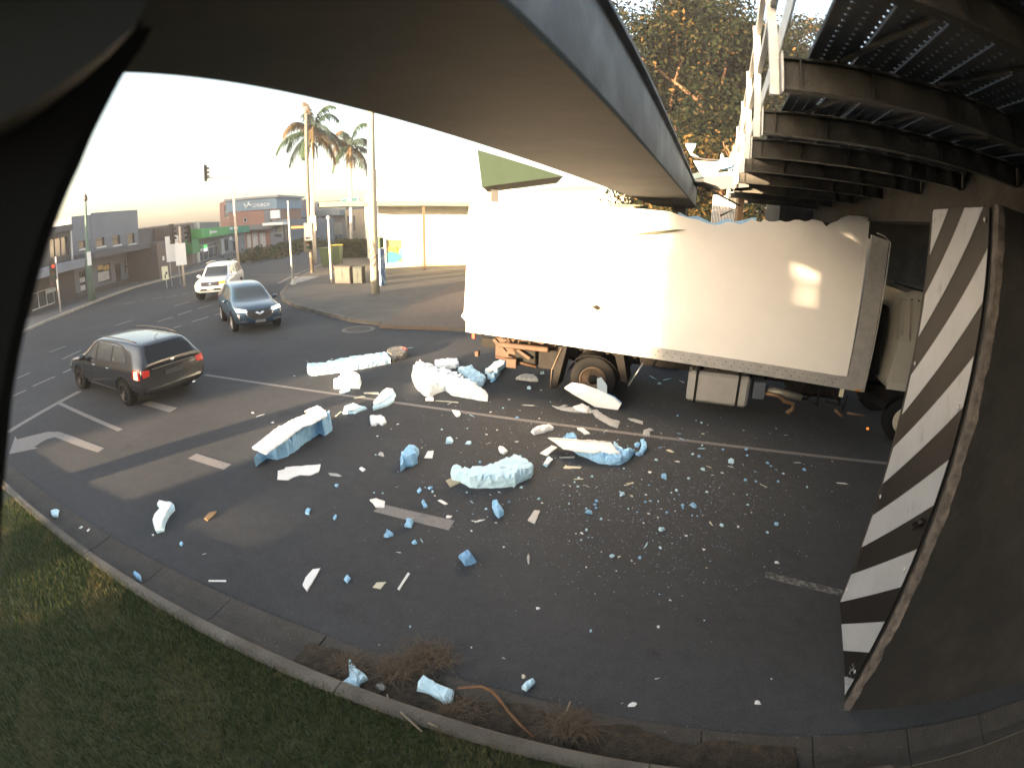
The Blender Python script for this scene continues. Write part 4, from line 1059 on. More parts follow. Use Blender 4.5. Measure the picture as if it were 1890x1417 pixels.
leafquads('foliage', P, .14, LV_, [.35, .35, .3, 0], hg)
mb = MB(); mb.box((b.x - .5, b.y + 3, .95), (5.2, 1.7, 1.7)); mb.build('branch_core', LV_[1], hg)
# median garden strip below the church, many low plants: one uncountable mass
P0_, P1_ = G(455, 485), G(640, 432)
n = 16000; tt = RNG.random(n) ** .7; base = np.outer(1 - tt, np.array(P0_)) + np.outer(tt, np.array(G(600, 448)))
P = base + np.column_stack([RNG.normal(0, 1.3, n), RNG.normal(0, 2.0, n), np.abs(RNG.normal(0, .42, n)) + .12])
leafquads('garden_bed', P, .22, LV_, [.4, .2, .25, .15], None, kind='stuff')
# a few shrubs standing out
for i, (x, y, hh) in enumerate(((478, 470, 1.0), (520, 462, 1.2), (560, 456, 1.5), (634, 440, 3.2), (648, 437, 3.8))):
    c = G(x, y); t = thing('shrub', ['small rounded shrub at the near end of the garden bed', 'spreading shrub in the garden bed below the cafe', 'dark shrub in the garden bed beside the timber pole', 'tall pale reed clump in front of the far office', 'tallest pale reed clump beside the big pole'][i], 'shrub', c, group='shrubs in the garden bed')
    leafcloud('foliage', (0, 0, hh * .5), (hh * .7, hh * .7, hh * .5), 1300, .16 * (1 + hh / 3), LV_, [.3, .25, .25, .2], t)
    MB().tube([(0, 0, 0), (0, 0, hh * .5)], .05, 5).build('stem', M_TIMBER, t, local=True)
# dark pine shape between church and the slim pole
c = Vector((*atdist(525, 420, 120).xy, 0)); t = thing('conifer', 'small dark conifer behind the cafe roof', 'tree', c)
for k in range(6): leafcloud('foliage' if k == 0 else 'foliage', (0, 0, 4.5 + k * .75), (2.1 - k * .33, 2.1 - k * .33, .6), 420, .35, LV_, [.1, .8, .1, 0], t)
MB().tube([(0, 0, 0), (0, 0, 8)], [.25, .08], 6).build('trunk', M_TIMBER, t, local=True)

# unseen leaves added at the blocking wall's end to soften the truck's shadow edge
c = TW(-15.4, -3.7, 0); t = thing('shade_shrub', 'loose leafy shrub added behind the camera to soften the shadow edge', 'shrub', c)
n = 15000; w_ = -3.15 - np.abs(RNG.normal(0, .62, n)); tt2 = -15.4 + RNG.normal(0, .5, n); z_ = RNG.uniform(1.5, 7.2, n)
P = np.outer(tt2, np.array(to)) + np.outer(w_, np.array(tw)); P[:, 2] = z_; P = P - np.array([c.x, c.y, 0])
leafquads('foliage', P, .085, LV_, [.5, .3, .2, 0], t)
MB().tube([(0, 0, 0), (.3, .2, 3.5), (.2, .1, 6.5)], [.06, .04, .02], 6).build('stem', M_TIMBER, t, local=True)

c = TW(-15.3, -1.2, 0); t = thing('shade_creeper', 'thin leaf fringe added over the wall opening to break up the sun patch', 'creeper', c)  # unseen leaves added to roughen the sun patch on the truck
n = 2000; w_ = RNG.uniform(-1.85, -.65, n); z_ = 4.0 + (w_ + 1.2) * -.2 + np.abs(RNG.normal(0, .45, n)) * -1 + .0; k_ = RNG.random(n) < .6
w_ = np.where(k_, -.78 - np.abs(RNG.normal(0, .16, n)), w_); z_ = np.where(k_, RNG.uniform(3.0, 4.9, n), RNG.uniform(5.3, 6.2, n)); m2 = RNG.random(n) < .35; z_ = np.where(m2, zlo + np.abs(RNG.normal(0, .18, n)), z_); w_ = np.where(m2, RNG.uniform(-1.75, -.7, n), w_)
P = np.outer(np.full(n, -15.3) + RNG.normal(0, .12, n), np.array(to)) + np.outer(w_, np.array(tw)); P[:, 2] = z_; P = P - np.array([c.x, c.y, 0])
leafquads('foliage', P, .06, LV_, [.5, .3, .2, 0], t)
MB().tube([TW(-15.4, -.7, 6.9) - c, TW(-15.35, -.75, 4) - c, TW(-15.3, -.8, 2.8) - c], [.03, .02, .01], 5).build('stem', M_TIMBER, t, local=True)

# ================================================================== PALMS AND TREES
PF = [mat('palm_green', (.03, .055, .03), rough=.8, spec=.1), mat('palm_brown', (.09, .065, .035), rough=.8, spec=.1), mat('palm_blue', (.05, .075, .065), rough=.8, spec=.1)]
def frond(base, az, elev0, L_, droop, nleaf, wl, m, parent):
    pts = []; d = Vector((math.cos(az) * math.cos(elev0), math.sin(az) * math.cos(elev0), math.sin(elev0))); p = Vector(base); n = 14
    for i in range(n + 1):
        pts.append(p.copy()); p = p + d * (L_ / n); d = (d + Vector((0, 0, -droop / n * (1 + i * .12)))).normalized()
    mb = MB(); mb.tube(pts, [.07 * (1 - .8 * i / n) for i in range(n + 1)], 5)
    for k in range(nleaf):
        f = .12 + .88 * k / nleaf; i = min(int(f * n), n - 1); q = pts[i].lerp(pts[i + 1], f * n - i); tdir = (pts[i + 1] - pts[i]).normalized(); side = tdir.cross(Vector((0, 0, 1))).normalized()
        ll = wl * (math.sin(math.pi * min(.96, f * .85 + .12)) ** .6)
        for s in (-1, 1):
            e = q + side * s * ll * random.uniform(.45, .8) + tdir * ll * .35 + Vector((0, 0, -ll * random.uniform(.5, .95)))
            mid = q.lerp(e, .45) + Vector((0, 0, ll * .16)); w = tdir * .05
            mb.add([q - w, q + w, mid + w, e, mid - w], [(0, 1, 2, 4), (4, 2, 3)])
    return mb.build('frond', m, parent)
def palm(base, px, py, label, nf=16, L_=4.2, seed=1):
    random.seed(seed)
    d = math.hypot(base.x, base.y); c = atdist(px, py, d); t = thing('palm_tree', label, 'palm tree', base, group='palm trees above the shops')
    MB().tube([(base.x, base.y, 0), (base.x + .1, base.y, c.z * .5), (c.x, c.y, c.z)], [.24, .19, .14], 10).build('trunk', mat('palm_trunk', (.5, .47, .43), var=.2, scale=3, bands=(2, 3.2, .25)), t)
    MB().tube([(c.x, c.y, c.z - .1), (c.x, c.y, c.z + .9)], [.17, .1], 8).build('crownshaft', mat('crownshaft', (.25, .30, .16)), t)
    for i in range(nf):
        az_ = i * 2.399 + random.uniform(-.2, .2); k = i / nf
        frond((c.x, c.y, c.z + .7), az_, R(78 - 95 * k + random.uniform(-8, 8)), L_ * random.uniform(.85, 1.1), random.uniform(1.3, 2.0), 46, 1.1, PF[[0, 1, 2][(i * 7) % 3]], t)
    for i in range(4):
        az_ = i * 1.7; MB().tube([(c.x, c.y, c.z), (c.x + .4 * math.cos(az_), c.y + .4 * math.sin(az_), c.z - .5), (c.x + .45 * math.cos(az_), c.y + .45 * math.sin(az_), c.z - 1.6)], [.06, .12, .05], 5).build('seed_cluster', PF[1], t)
palm(Vector((*atdist(580, 480, 52).xy, 0)), 577, 262, 'taller palm with full drooping crown standing behind the timber pole', 18, 4.4, 3)
palm(Vector((*atdist(650, 480, 60).xy, 0)), 647, 284, 'second palm half hidden behind the big pole', 14, 3.9, 5)
random.seed(11)

M_BARK = mat('pale_bark', (.15, .08, .045), var=.35, scale=3, bump=.4, bscale=10)
def limbs(mb, p, d, L_, r, depth, tips):
    n = 4; pts = [p]; q = p
    for i in range(n):
        d = (d + Vector((random.uniform(-.22, .22), random.uniform(-.22, .22), random.uniform(-.08, .16)))).normalized(); q = q + d * (L_ / n); pts.append(q)
    mb.tube(pts, [r * (1 - .45 * i / n) for i in range(n + 1)], 6)
    if depth == 0: tips.append(q); return
    if depth <= 2: tips.append(q)
    for k in range(3 if depth > 1 else 2):
        a = random.uniform(0, 6.28); s = random.uniform(.5, .95)
        nd = (d + Vector((math.cos(a) * s, math.sin(a) * s, random.uniform(-.1, .35)))).normalized()
        limbs(mb, q, nd, L_ * random.uniform(.6, .8), r * .52, depth - 1, tips)
def tree(base, h, spread, label, seed, wts, nleaf, lsize, cl=1.6, name='tree', group='trees behind the bridges', low=0):
    random.seed(seed); t = thing(name, label, 'tree', base, group=group)
    mb = MB(); tips = []
    limbs(mb, Vector((0, 0, 0)), Vector((random.uniform(-.1, .1), random.uniform(-.1, .1), 1)), h * .42, h * .022 + .1, 3, tips)
    mb.build('trunk', M_BARK, t, local=True)
    T = np.array([list(x) for x in tips]); 
    k = spread / max(1e-3, np.abs(T[:, :2]).max()); 
    P = T[RNG.integers(0, len(T), nleaf)]
    # clumps: a few sub-centres per tip
    sub = RNG.normal(size=(len(T) * 3, 3)) * cl * .8; SC = np.repeat(T, 3, 0) + sub; P = SC[RNG.integers(0, len(SC), nleaf)] + RNG.normal(size=(nleaf, 3)) * np.array([cl * .42, cl * .42, cl * .3])
    if low:
        m_ = RNG.random(nleaf) < low; k_ = m_.sum(); cc = np.column_stack([RNG.normal(0, spread * .42, 150), RNG.normal(0, spread * .35, 150), RNG.uniform(.8, h * .92, 150)]); P[m_] = cc[RNG.integers(0, 150, k_)] + RNG.normal(size=(k_, 3)) * np.array([.75, .75, .55])
    return leafquads('crown', P, lsize, LV_, wts, t)
LT_ = [mat('gum_leaf', (.012, .017, .008), rough=.9, spec=.05), mat('gum_leaf_dark', (.006, .009, .005), rough=.9, spec=.05), mat('gum_leaf_olive', (.028, .025, .011), rough=.9, spec=.05), mat('gum_leaf_gold', (.09, .055, .018), rough=.9, spec=.05)]
LV_ = LT_
for i, (px, dd, h, sp, lab, w, n, low) in enumerate([
    (1215, 40, 18, 5, 'tall open gum tree with pale orange branches at the left of the gap', [.3, .45, .2, .05], 22000, .2),
    (1290, 44, 22, 6, 'dense dark gum tree in the middle of the gap between the bridges', [.3, .55, .13, .02], 42000, .35),
    (1365, 40, 20, 5, 'dark leafy tree against the railing posts of the walkway', [.3, .55, .13, .02], 40000, .4),
    (1310, 34, 9, 4, 'lower golden lit tree below the dark gum trees', [.2, .2, .35, .25], 20000, .8),
    (1250, 48, 24, 6, 'very tall gum tree behind the golden tree reaching out of view', [.3, .5, .15, .05], 36000, .2)]):
    tree(Vector((*atdist(px, 350, dd).xy, 0)), h, sp, lab, 20 + i, w, int(n * 1.5), .19, cl=1.8, low=low + .25)
random.seed(99)

# ================================================================== VEHICLES
M_TYRE = mat('tyre_rubber', (.011, .011, .011), rough=.9, spec=.15, bump=.3, bscale=60)
M_RIM = mat('alloy_rim', (.35, .35, .36), rough=.3, metal=.8)
M_RIMD = mat('black_rim', (.03, .03, .032), rough=.35, metal=.6)
M_CHROME = mat('chrome', (.75, .75, .75), rough=.12, metal=1)
M_TRIM = mat('black_trim', (.012, .012, .013), rough=.5)
M_CARGL = mat('car_glass', (.012, .015, .018), rough=.04, spec=1.0, coat=.6)
M_CARGLT = mat('bright_side_glass', (.05, .06, .07), rough=.03, spec=1.0, coat=1.0)
M_PLATE = mat('number_plate', (.5, .5, .48), rough=.5)
def car_shell(st, parent, paint, wheels, wr, sub=2):
    """lofted body: st = [(x, zb, w, zs, zr, wr)] from tail to nose"""
    me = bpy.data.meshes.new('shell'); bm = bmesh.new(); rings = []
    for x, zb, w, zs, zr, wroof in st:
        half = [(0, zb), (.78 * w, zb), (.95 * w, zb + .09), (w, zb + .42 * (zs - zb)), (.995 * w, zs - .13), (.955 * w, zs - .01),
                (wroof + (.93 * w - wroof) * .42, zs + (zr - zs) * .52), (wroof, zr - .055 if zr - zs > .2 else zr - .02), (.82 * wroof, zr - .004), (0, zr + .012)]
        full = [bm.verts.new((x, y, z)) for y, z in half] + [bm.verts.new((x, -y, z)) for y, z in half[-2:0:-1]]
        rings.append(full)
    n = len(rings[0])
    for a, b in zip(rings[:-1], rings[1:]):
        for k in range(n): bm.faces.new((a[k], a[(k + 1) % n], b[(k + 1) % n], b[k]))
    bm.faces.new(rings[0][::-1]); bm.faces.new(rings[-1])
    bmesh.ops.recalc_face_normals(bm, faces=bm.faces)
    bm.to_mesh(me); bm.free()
    o = bpy.data.objects.new('body', me); COL.objects.link(o)
    md = o.modifiers.new('s', 'SUBSURF'); md.levels = sub; md.render_levels = sub
    bpy.context.view_layer.update(); dg = bpy.context.evaluated_depsgraph_get()
    ev = o.evaluated_get(dg); m1 = bpy.data.meshes.new_from_object(ev)
    bvh = BVHTree.FromPolygons([v.co.copy() for v in m1.vertices], [tuple(p.vertices) for p in m1.polygons])
    # cut wheel wells
    o.modifiers.clear(); o.data = m1
    cut = MB()
    for (wx, sy, wy) in wheels: cut.lathe([(wr * 1.13, -.16), (wr * 1.13, .22)], Matrix.Translation((wx, sy * wy, wr)) @ Matrix.Rotation(-sy * math.pi / 2, 4, 'X'), 28, smooth=False)
    c = cut.build('cutter', M_TRIM); bmc = bmesh.new(); bmc.from_mesh(c.data); bmesh.ops.recalc_face_normals(bmc, faces=bmc.faces); bmc.to_mesh(c.data); bmc.free()
    md = o.modifiers.new('b', 'BOOLEAN'); md.object = c; md.operation = 'DIFFERENCE'; md.solver = 'EXACT'
    bpy.context.view_layer.update(); m2 = bpy.data.meshes.new_from_object(o.evaluated_get(bpy.context.evaluated_depsgraph_get()))
    o.modifiers.clear(); o.data = m2; bpy.data.objects.remove(c)
    m2.materials.clear(); m2.materials.append(paint); m2.materials.append(M_TRIM)
    for p in m2.polygons:
        p.use_smooth = True
        c_ = p.center
        inside = any(abs(c_.x - wx) < wr * 1.14 and c_.z < wr * 2.15 and math.hypot(c_.x - wx, c_.z - wr) < wr * 1.125 for wx, _, _ in wheels)
        p.material_index = 1 if inside else 0
        if inside: p.use_smooth = False
    o.parent = parent; return o, bvh
def decal(bvh, poly, axis, sign, m, name, parent, off=.006, step=.09, thick=0.0):
    """patch laid on the shell: poly in the plane seen along axis ('y': (x,z); 'x': (y,z); 'z': (x,y))"""
    xs = [p[0] for p in poly]; ys = [p[1] for p in poly]; P = [Vector(p) for p in poly]; E_ = []
    # refine outline
    O_ = []
    for a, b in zip(P, P[1:] + P[:1]):
        k = max(1, int((b - a).length / step)); O_ += [a.lerp(b, i / k) for i in range(k)]
    n = len(O_); pts = list(O_)
    x = min(xs) + step / 2
    while x < max(xs):
        y = min(ys) + step / 2
        while y < max(ys):
            if inpoly((x, y), O_): pts.append(Vector((x, y)))
            y += step
        x += step
    v, e, f, *_ = delaunay_2d_cdt(pts, [], [list(range(n))], 1, 1e-5)
    out = []; 
    for p in v:
        if axis == 'y': o = Vector((p.x, 4 * sign, p.y)); d = Vector((0, -sign, 0))
        elif axis == 'x': o = Vector((6 * sign, p.x, p.y)); d = Vector((-sign, 0, 0))
        else: o = Vector((p.x, p.y, 4)); d = Vector((0, 0, -1))
        h, nn, _, _ = bvh.ray_cast(o, d)
        out.append(h)
    good = [h for h in out if h is not None]
    if not good: return None
    mb = MB(); vs = []
    for h, p in zip(out, v):
        if h is None:
            g = min(good, key=lambda q: (q - (Vector((p.x, 0, p.y)) if axis == 'y' else Vector((0, p.x, p.y)) if axis == 'x' else Vector((p.x, p.y, 0)))).length); h = g
        _, nn, _, _ = bvh.find_nearest(h)
        c = Vector((0, 0, .6)); 
        d = {'y': Vector((0, sign, 0)), 'x': Vector((sign, 0, 0)), 'z': Vector((0, 0, 1))}[axis]
        if nn.dot(d) < 0: nn = -nn
        vs.append(h + nn * off)
    mb.add(vs, [tuple(q) for q in f], smooth=True)
    return mb.build(name, m, parent, local=True)
def wheel(x, sy, wy, r, wd, parent, rimm, spokes=5, name='wheel', steer=0):
    """sy=+1 left side"""
    M = Matrix.Translation((x, sy * wy, r)) @ Matrix.Rotation(steer, 4, 'Z') @ Matrix.Rotation(-sy * math.pi / 2, 4, 'X')
    tr = MB().lathe([(r * .62, -wd / 2), (r * .90, -wd / 2), (r * .985, -wd * .36), (r, -wd * .2), (r, wd * .2), (r * .985, wd * .36), (r * .90, wd / 2), (r * .70, wd / 2), (r * .64, wd * .42), (r * .62, wd * .1)], M, 30).build(name, M_TYRE, parent, local=True)
    mb = MB(); mb.lathe([(r * .665, wd * .30), (r * .675, wd * .49), (r * .62, wd * .50), (r * .60, wd * .1), (r * .1, wd * .08)], M, 30)
    for k in range(spokes):
        a = 2 * math.pi * k / spokes
        for da in (-.14, .14):
            c0 = Vector((math.cos(a + da * .4) * r * .10, math.sin(a + da * .4) * r * .10, wd * .40)); c1 = Vector((math.cos(a + da) * r * .63, math.sin(a + da) * r * .63, wd * .44))
            t = (c1 - c0).cross(Vector((0, 0, 1))).normalized() * r * .04
            mb.prism([M @ (c0 - t), M @ (c1 - t), M @ (c1 + t), M @ (c0 + t)], (M.to_3x3() @ Vector((0, 0, -.03))))
    mb.lathe([(r * .14, wd * .2), (r * .14, wd * .44), (r * .06, wd * .47)], M, 12)
    mb.build('rim', rimm, tr, local=True)
    return tr
def mirror(sy, x, z, y, paint, parent):
    mb = MB(); mb.ball((x, sy * (y + .11), z), .11, 8, sc=(.75, 1.05, .72)); mb.tube([(x + .06, sy * (y - .05), z - .08), (x + .02, sy * (y + .06), z - .05)], .03, 6)
    return mb.build('mirror', paint, parent, local=True)
def handle(bvh, x, z, sy, parent, m):
    h, n, _, _ = bvh.ray_cast(Vector((x, sy * 4, z)), Vector((0, -sy, 0)))
    if h: MB().box((h.x, h.y + sy * .012, h.z), (.16, .03, .028), bev=.008).build('door_handle', m, parent, local=True)
def seam(bvh, pts, axis, sign, parent, m, r=.005, name='panel_gap'):
    P = []
    for a, b in zip(pts[:-1], pts[1:]):
        k = 6
        for i in range(k + (b == pts[-1])):
            t = i / k; x = a[0] + (b[0] - a[0]) * t; z = a[1] + (b[1] - a[1]) * t
            o, d = (Vector((x, 4 * sign, z)), Vector((0, -sign, 0))) if axis == 'y' else (Vector((6 * sign, x, z)), Vector((-sign, 0, 0)))
            h, n, _, _ = bvh.ray_cast(o, d)
            if h: P.append(h - d * .001)
    if len(P) > 1: return MB().tube(P, r, 4, smooth=False).build(name, m, parent, local=True)

# ---------------- black station wagon, seen from behind left
wl, wrr = G(238, 747), G(345, 700); wf = G(157, 718)
hd = math.atan2(wf.y - wl.y, wf.x - wl.x)
dirv = Vector((math.cos(hd), math.sin(hd), 0)); lft = Vector((-dirv.y, dirv.x, 0))
ctr = (wl + wf) / 2 - lft * .86
t = thing('station_wagon', 'black station wagon with lit tail lamps turning left in front of the crossing lines', 'car', (ctr.x, ctr.y, 0), hd)
PW = mat('black_paint', (.006, .008, .012), rough=.22, coat=1.0, spec=.6)
WB = 1.44; WR = .335
st = [(-2.40, .46, .80, .90, .94, .74), (-2.43, .38, .88, .98, 1.02, .74), (-2.40, .33, .905, 1.00, 1.10, .71), (-2.28, .30, .92, 1.01, 1.30, .67), (-2.12, .28, .93, 1.01, 1.44, .65), (-1.98, .27, .94, 1.00, 1.475, .655), (-1.6, .25, .945, .98, 1.495, .66), (-.8, .24, .95, .965, 1.515, .68), (.1, .24, .95, .95, 1.51, .68),
      (.55, .24, .95, .94, 1.44, .64), (.95, .24, .95, .93, 1.22, .66), (1.25, .25, .945, .90, 1.02, .72), (1.7, .26, .94, .86, .93, .74), (2.15, .26, .91, .78, .83, .70), (2.42, .28, .80, .66, .70, .62), (2.5, .34, .62, .56, .58, .5)]
WH = [(-WB, 1, .84), (-WB, -1, .84), (WB, 1, .84), (WB, -1, .84)]
body, bvh = car_shell(st, t, PW, WH, WR)
for x, s_, y in WH: wheel(x, s_, .835, WR, .23, t, M_RIMD if x > 0 else M_RIMD, 5, steer=R(6) if x > 0 else 0)
for s_ in (1, -1):
    decal(bvh, [(.10, 1.02), (.88, 1.00), (.62, 1.16), (.38, 1.32), (.12, 1.40)], 'y', s_, M_CARGLT, 'front_side_window', t)
    decal(bvh, [(-.86, 1.03), (.03, 1.02), (.05, 1.40), (-.40, 1.42), (-.80, 1.40)], 'y', s_, M_CARGLT, 'rear_side_window', t)
    decal(bvh, [(-1.70, 1.06), (-.94, 1.035), (-.90, 1.395), (-1.25, 1.36), (-1.55, 1.22)], 'y', s_, M_CARGLT, 'quarter_window', t)
    decal(bvh, [(.92, .975), (1.0, .985), (.66, 1.19), (.42, 1.36), (.10, 1.445), (-.8, 1.455), (-1.3, 1.41), (-1.62, 1.25), (-1.6, 1.235), (-1.28, 1.385), (-.8, 1.425), (.08, 1.42), (.38, 1.34), (.62, 1.175), (.88, .99)], 'y', s_, M_TRIM, 'window_trim', t, off=.012, step=.05)
    mirror(s_, .78, 1.0, .90, PW, t)
    for hx in (-.72, .16): handle(bvh, hx, .86, s_, t, M_CHROME)
    seam(bvh, [(.07, .96), (.07, .34)], 'y', s_, t, M_TRIM); seam(bvh, [(-.89, .98), (-.86, .7), (-.98, .38)], 'y', s_, t, M_TRIM); seam(bvh, [(1.05, .9), (1.02, .36)], 'y', s_, t, M_TRIM)
    seam(bvh, [(-.9, .33), (.95, .33)], 'y', s_, t, M_RIMD, .018, 'sill_trim')
    M_TAIL = mat('tail_lamp_red', (.16, .008, .006), rough=.2, emit=(1, .03, .015), es=.05, coat=1)
    M_TAILW = mat('tail_lamp_bright', (.8, .5, .4), rough=.2, emit=(1, .30, .16), es=.35)
    lamp = decal(bvh, [(-2.38, .74), (-2.02, .76), (-2.06, .95), (-2.34, .98)], 'y', s_, M_TAIL, 'tail_lamp', t, off=.014, step=.06)
    decal(bvh, [(-2.30, .74), (-2.12, .75), (-2.14, .93), (-2.29, .94)], 'y', s_, M_TAILW, 'bulb', lamp, off=.022, step=.06)
    decal(bvh, [(s_ * .87, .78), (s_ * .68, .79), (s_ * .66, .93), (s_ * .86, .96)], 'x', -1, M_TAIL, 'tail_lamp', t, off=.014, step=.06)
    decal(bvh, [(2.1, .60), (2.43, .56), (2.40, .68), (2.05, .79)], 'y', s_, mat('lamp_glass', (.5, .55, .6), rough=.1, coat=1), 'headlamp', t, off=.01, step=.06)
decal(bvh, [(-.66, 1.07), (.66, 1.07), (.62, 1.24), (.54, 1.41), (-.54, 1.41), (-.62, 1.24)], 'x', -1, mat('rear_glass_dark', (.01, .012, .014), rough=.25, spec=.3), 'rear_window', t)
decal(bvh, [(-.58, .915), (.58, .915), (.58, .94), (-.58, .94)], 'x', -1, M_CHROME, 'chrome_strip', t, off=.02, step=.05)
decal(bvh, [(-.24, .70), (.24, .70), (.24, .82), (-.24, .82)], 'x', -1, mat('dark_plate', (.06, .06, .06)), 'number_plate', t, off=.015)
decal(bvh, [(-.05, .98), (.05, .98), (.05, 1.05), (-.05, 1.05)], 'x', -1, M_CHROME, 'badge', t, off=.02, step=.03)
decal(bvh, [(-.85, .34), (.85, .34), (.85, .46), (-.85, .46)], 'x', -1, M_TRIM, 'bumper_insert', t, off=.012)
decal(bvh, [(-.62, 1.0), (.62, 1.0), (.56, 1.36), (-.56, 1.36)], 'x', 1, M_CARGL, 'windscreen', t)
MB().lathe([(.05, -.02), (.05, .1)], Matrix.Translation((-2.32, -.52, .30)) @ Matrix.Rotation(-math.pi / 2, 4, 'Y'), 12).build('exhaust_tip', M_CHROME, t, local=True)
for s_ in (1, -1): MB().tube([(-1.9, s_ * .60, 1.50), (-1.4, s_ * .62, 1.545), (-.4, s_ * .63, 1.555), (.25, s_ * .62, 1.52)], .014, 6).build('roof_rail', M_TRIM, t, local=True)
MB().tube([(-1.75, .0, 1.50), (-1.95, 0, 1.60)], .008, 5).build('aerial', M_TRIM, t, local=True)

# ---------------- blue SUV coming towards the camera
fr, fl = G(431, 612), G(514, 600)
lv = (fl - fr).normalized(); hdv = Vector((lv.y, -lv.x, 0)); hd = math.atan2(hdv.y, hdv.x)
ctr = (fr + fl) / 2 - hdv * 1.35
t = thing('blue_suv', 'dark blue SUV with bright headlamps facing the camera in the middle of the intersection', 'car', (ctr.x, ctr.y, 0), hd)
PB_ = mat('blue_paint', (.010, .032, .060), rough=.25, coat=1.0, spec=.6)
st = [(-2.2, .45, .72, .9, 1.05, .6), (-2.22, .38, .86, 1.05, 1.35, .62), (-2.05, .32, .90, 1.08, 1.55, .60), (-1.5, .28, .92, 1.06, 1.66, .63), (-.6, .27, .925, 1.04, 1.68, .65), (.15, .27, .925, 1.03, 1.64, .64),
      (.55, .27, .925, 1.02, 1.50, .66), (.95, .28, .925, 1.01, 1.22, .72), (1.2, .28, .92, 1.0, 1.10, .74), (1.7, .28, .91, .97, 1.05, .72), (2.1, .30, .88, .88, .98, .68), (2.26, .32, .80, .76, .86, .66), (2.33, .38, .70, .66, .72, .6)]
WR = .36; WH = [(-1.35, 1, .82), (-1.35, -1, .82), (1.35, 1, .82), (1.35, -1, .82)]
body, bvh = car_shell(st, t, PB_, WH, WR)
for x, s_, y in WH: wheel(x, s_, .82, WR, .23, t, M_RIM, 5)
wsc = [(-.62, 1.09), (.62, 1.09), (.60, 1.3), (.54, 1.53), (-.54, 1.53), (-.60, 1.3)]
decal(bvh, wsc, 'x', 1, mat('windscreen_glass', (.02, .03, .035), rough=.05, spec=1, coat=.5, alpha=.8), 'windscreen', t)
M_LED = mat('headlamp_lit', (.8, .85, .9), emit=(.85, .93, 1), es=3.0)
for s_ in (1, -1):
    decal(bvh, [(.05, 1.09), (.80, 1.07), (.50, 1.38), (.08, 1.50)], 'y', s_, M_CARGLT, 'front_side_window', t)
    decal(bvh, [(-.86, 1.10), (-.02, 1.09), (.02, 1.51), (-.8, 1.53)], 'y', s_, M_CARGLT, 'rear_side_window', t)
    decal(bvh, [(-1.75, 1.14), (-.95, 1.11), (-.90, 1.50), (-1.5, 1.42)], 'y', s_, M_CARGLT, 'quarter_window', t)
    mirror(s_, .72, 1.10, .88, PB_, t)
    hl = decal(bvh, [(s_ * .42, .80), (s_ * .82, .84), (s_ * .84, .95), (s_ * .46, .90)], 'x', 1, mat('lamp_glass', (.5, .55, .6)), 'headlight', t, off=.012, step=.05)
    decal(bvh, [(s_ * .52, .80), (s_ * .80, .84), (s_ * .80, .91), (s_ * .53, .87)], 'x', 1, M_LED, 'lamp', hl, off=.03, step=.05)
    decal(bvh, [(s_ * .45, .44), (s_ * .78, .46), (s_ * .78, .54), (s_ * .47, .50)], 'x', 1, M_CHROME, 'bumper_trim', t, off=.015, step=.05)
    decal(bvh, [(-2.1, .95), (-1.85, .98), (-1.88, 1.12), (-2.1, 1.15)], 'y', s_, M_TAIL, 'tail_lamp', t, off=.012, step=.06)
    for hx in (-.75, .1): handle(bvh, hx, .93, s_, t, PB_)
    seam(bvh, [(.0, 1.02), (.0, .4)], 'y', s_, t, M_TRIM); seam(bvh, [(.95, .95), (.95, .42)], 'y', s_, t, M_TRIM)
decal(bvh, [(-.50, .86), (.50, .86), (.44, .66), (.25, .56), (-.25, .56), (-.44, .66)], 'x', 1, mat('grille_black', (.012, .012, .013), rough=.4, bands=(2, 28, .0)), 'grille', t, off=.012)
seam(bvh, [(-.52, .85), (-.44, .64), (-.25, .54), (.25, .54), (.44, .64), (.52, .85)], 'x', 1, t, M_CHROME, .014, 'grille_surround')
decal(bvh, [(-.18, .76), (-.10, .80), (0, .74), (.10, .80), (.18, .76), (.06, .72), (0, .66), (-.06, .72)], 'x', 1, M_CHROME, 'emblem', t, off=.03, step=.04)
decal(bvh, [(-.19, .40), (.19, .40), (.19, .50), (-.19, .50)], 'x', 1, mat('dull_plate', (.16, .16, .16)), 'number_plate', t, off=.02)
decal(bvh, [(-.72, .32), (.72, .32), (.66, .40), (-.66, .40)], 'x', 1, M_TRIM, 'lower_intake', t, off=.012)
for s_ in (1, -1): MB().tube([(1.02, s_ * .1 + .1, 1.13), (.85, s_ * .35 + .25, 1.28)], .008, 4).build('wiper', M_TRIM, t, local=True)
# driver (right-hand drive: car's right side = -y)
dr = thing('person', 'driver seen dimly behind the windscreen of the blue SUV', 'person', t.location, hd)
def skin_fig(name, verts, edges, m, parent, sub=1):
    me = bpy.data.meshes.new(name); me.from_pydata([v[0] for v in verts], edges, []); o = bpy.data.objects.new(name, me); COL.objects.link(o)
    md = o.modifiers.new('k', 'SKIN'); 
    for i, v in enumerate(verts): me.skin_vertices[0].data[i].radius = (v[1], v[1] * (v[2] if len(v) > 2 else 1))
    me.skin_vertices[0].data[0].use_root = True
    s2 = o.modifiers.new('s', 'SUBSURF'); s2.levels = sub; s2.render_levels = sub
    bpy.context.view_layer.update(); m2 = bpy.data.meshes.new_from_object(o.evaluated_get(bpy.context.evaluated_depsgraph_get()))
    o.modifiers.clear(); o.data = m2; m2.materials.clear(); m2.materials.append(m)
    for p in m2.polygons: p.use_smooth = True
    o.parent = parent; return o
SKN = mat('skin', (.42, .22, .14), rough=.6); SH = mat('shirt_orange', (.35, .16, .08), rough=.9)
y0 = -.36
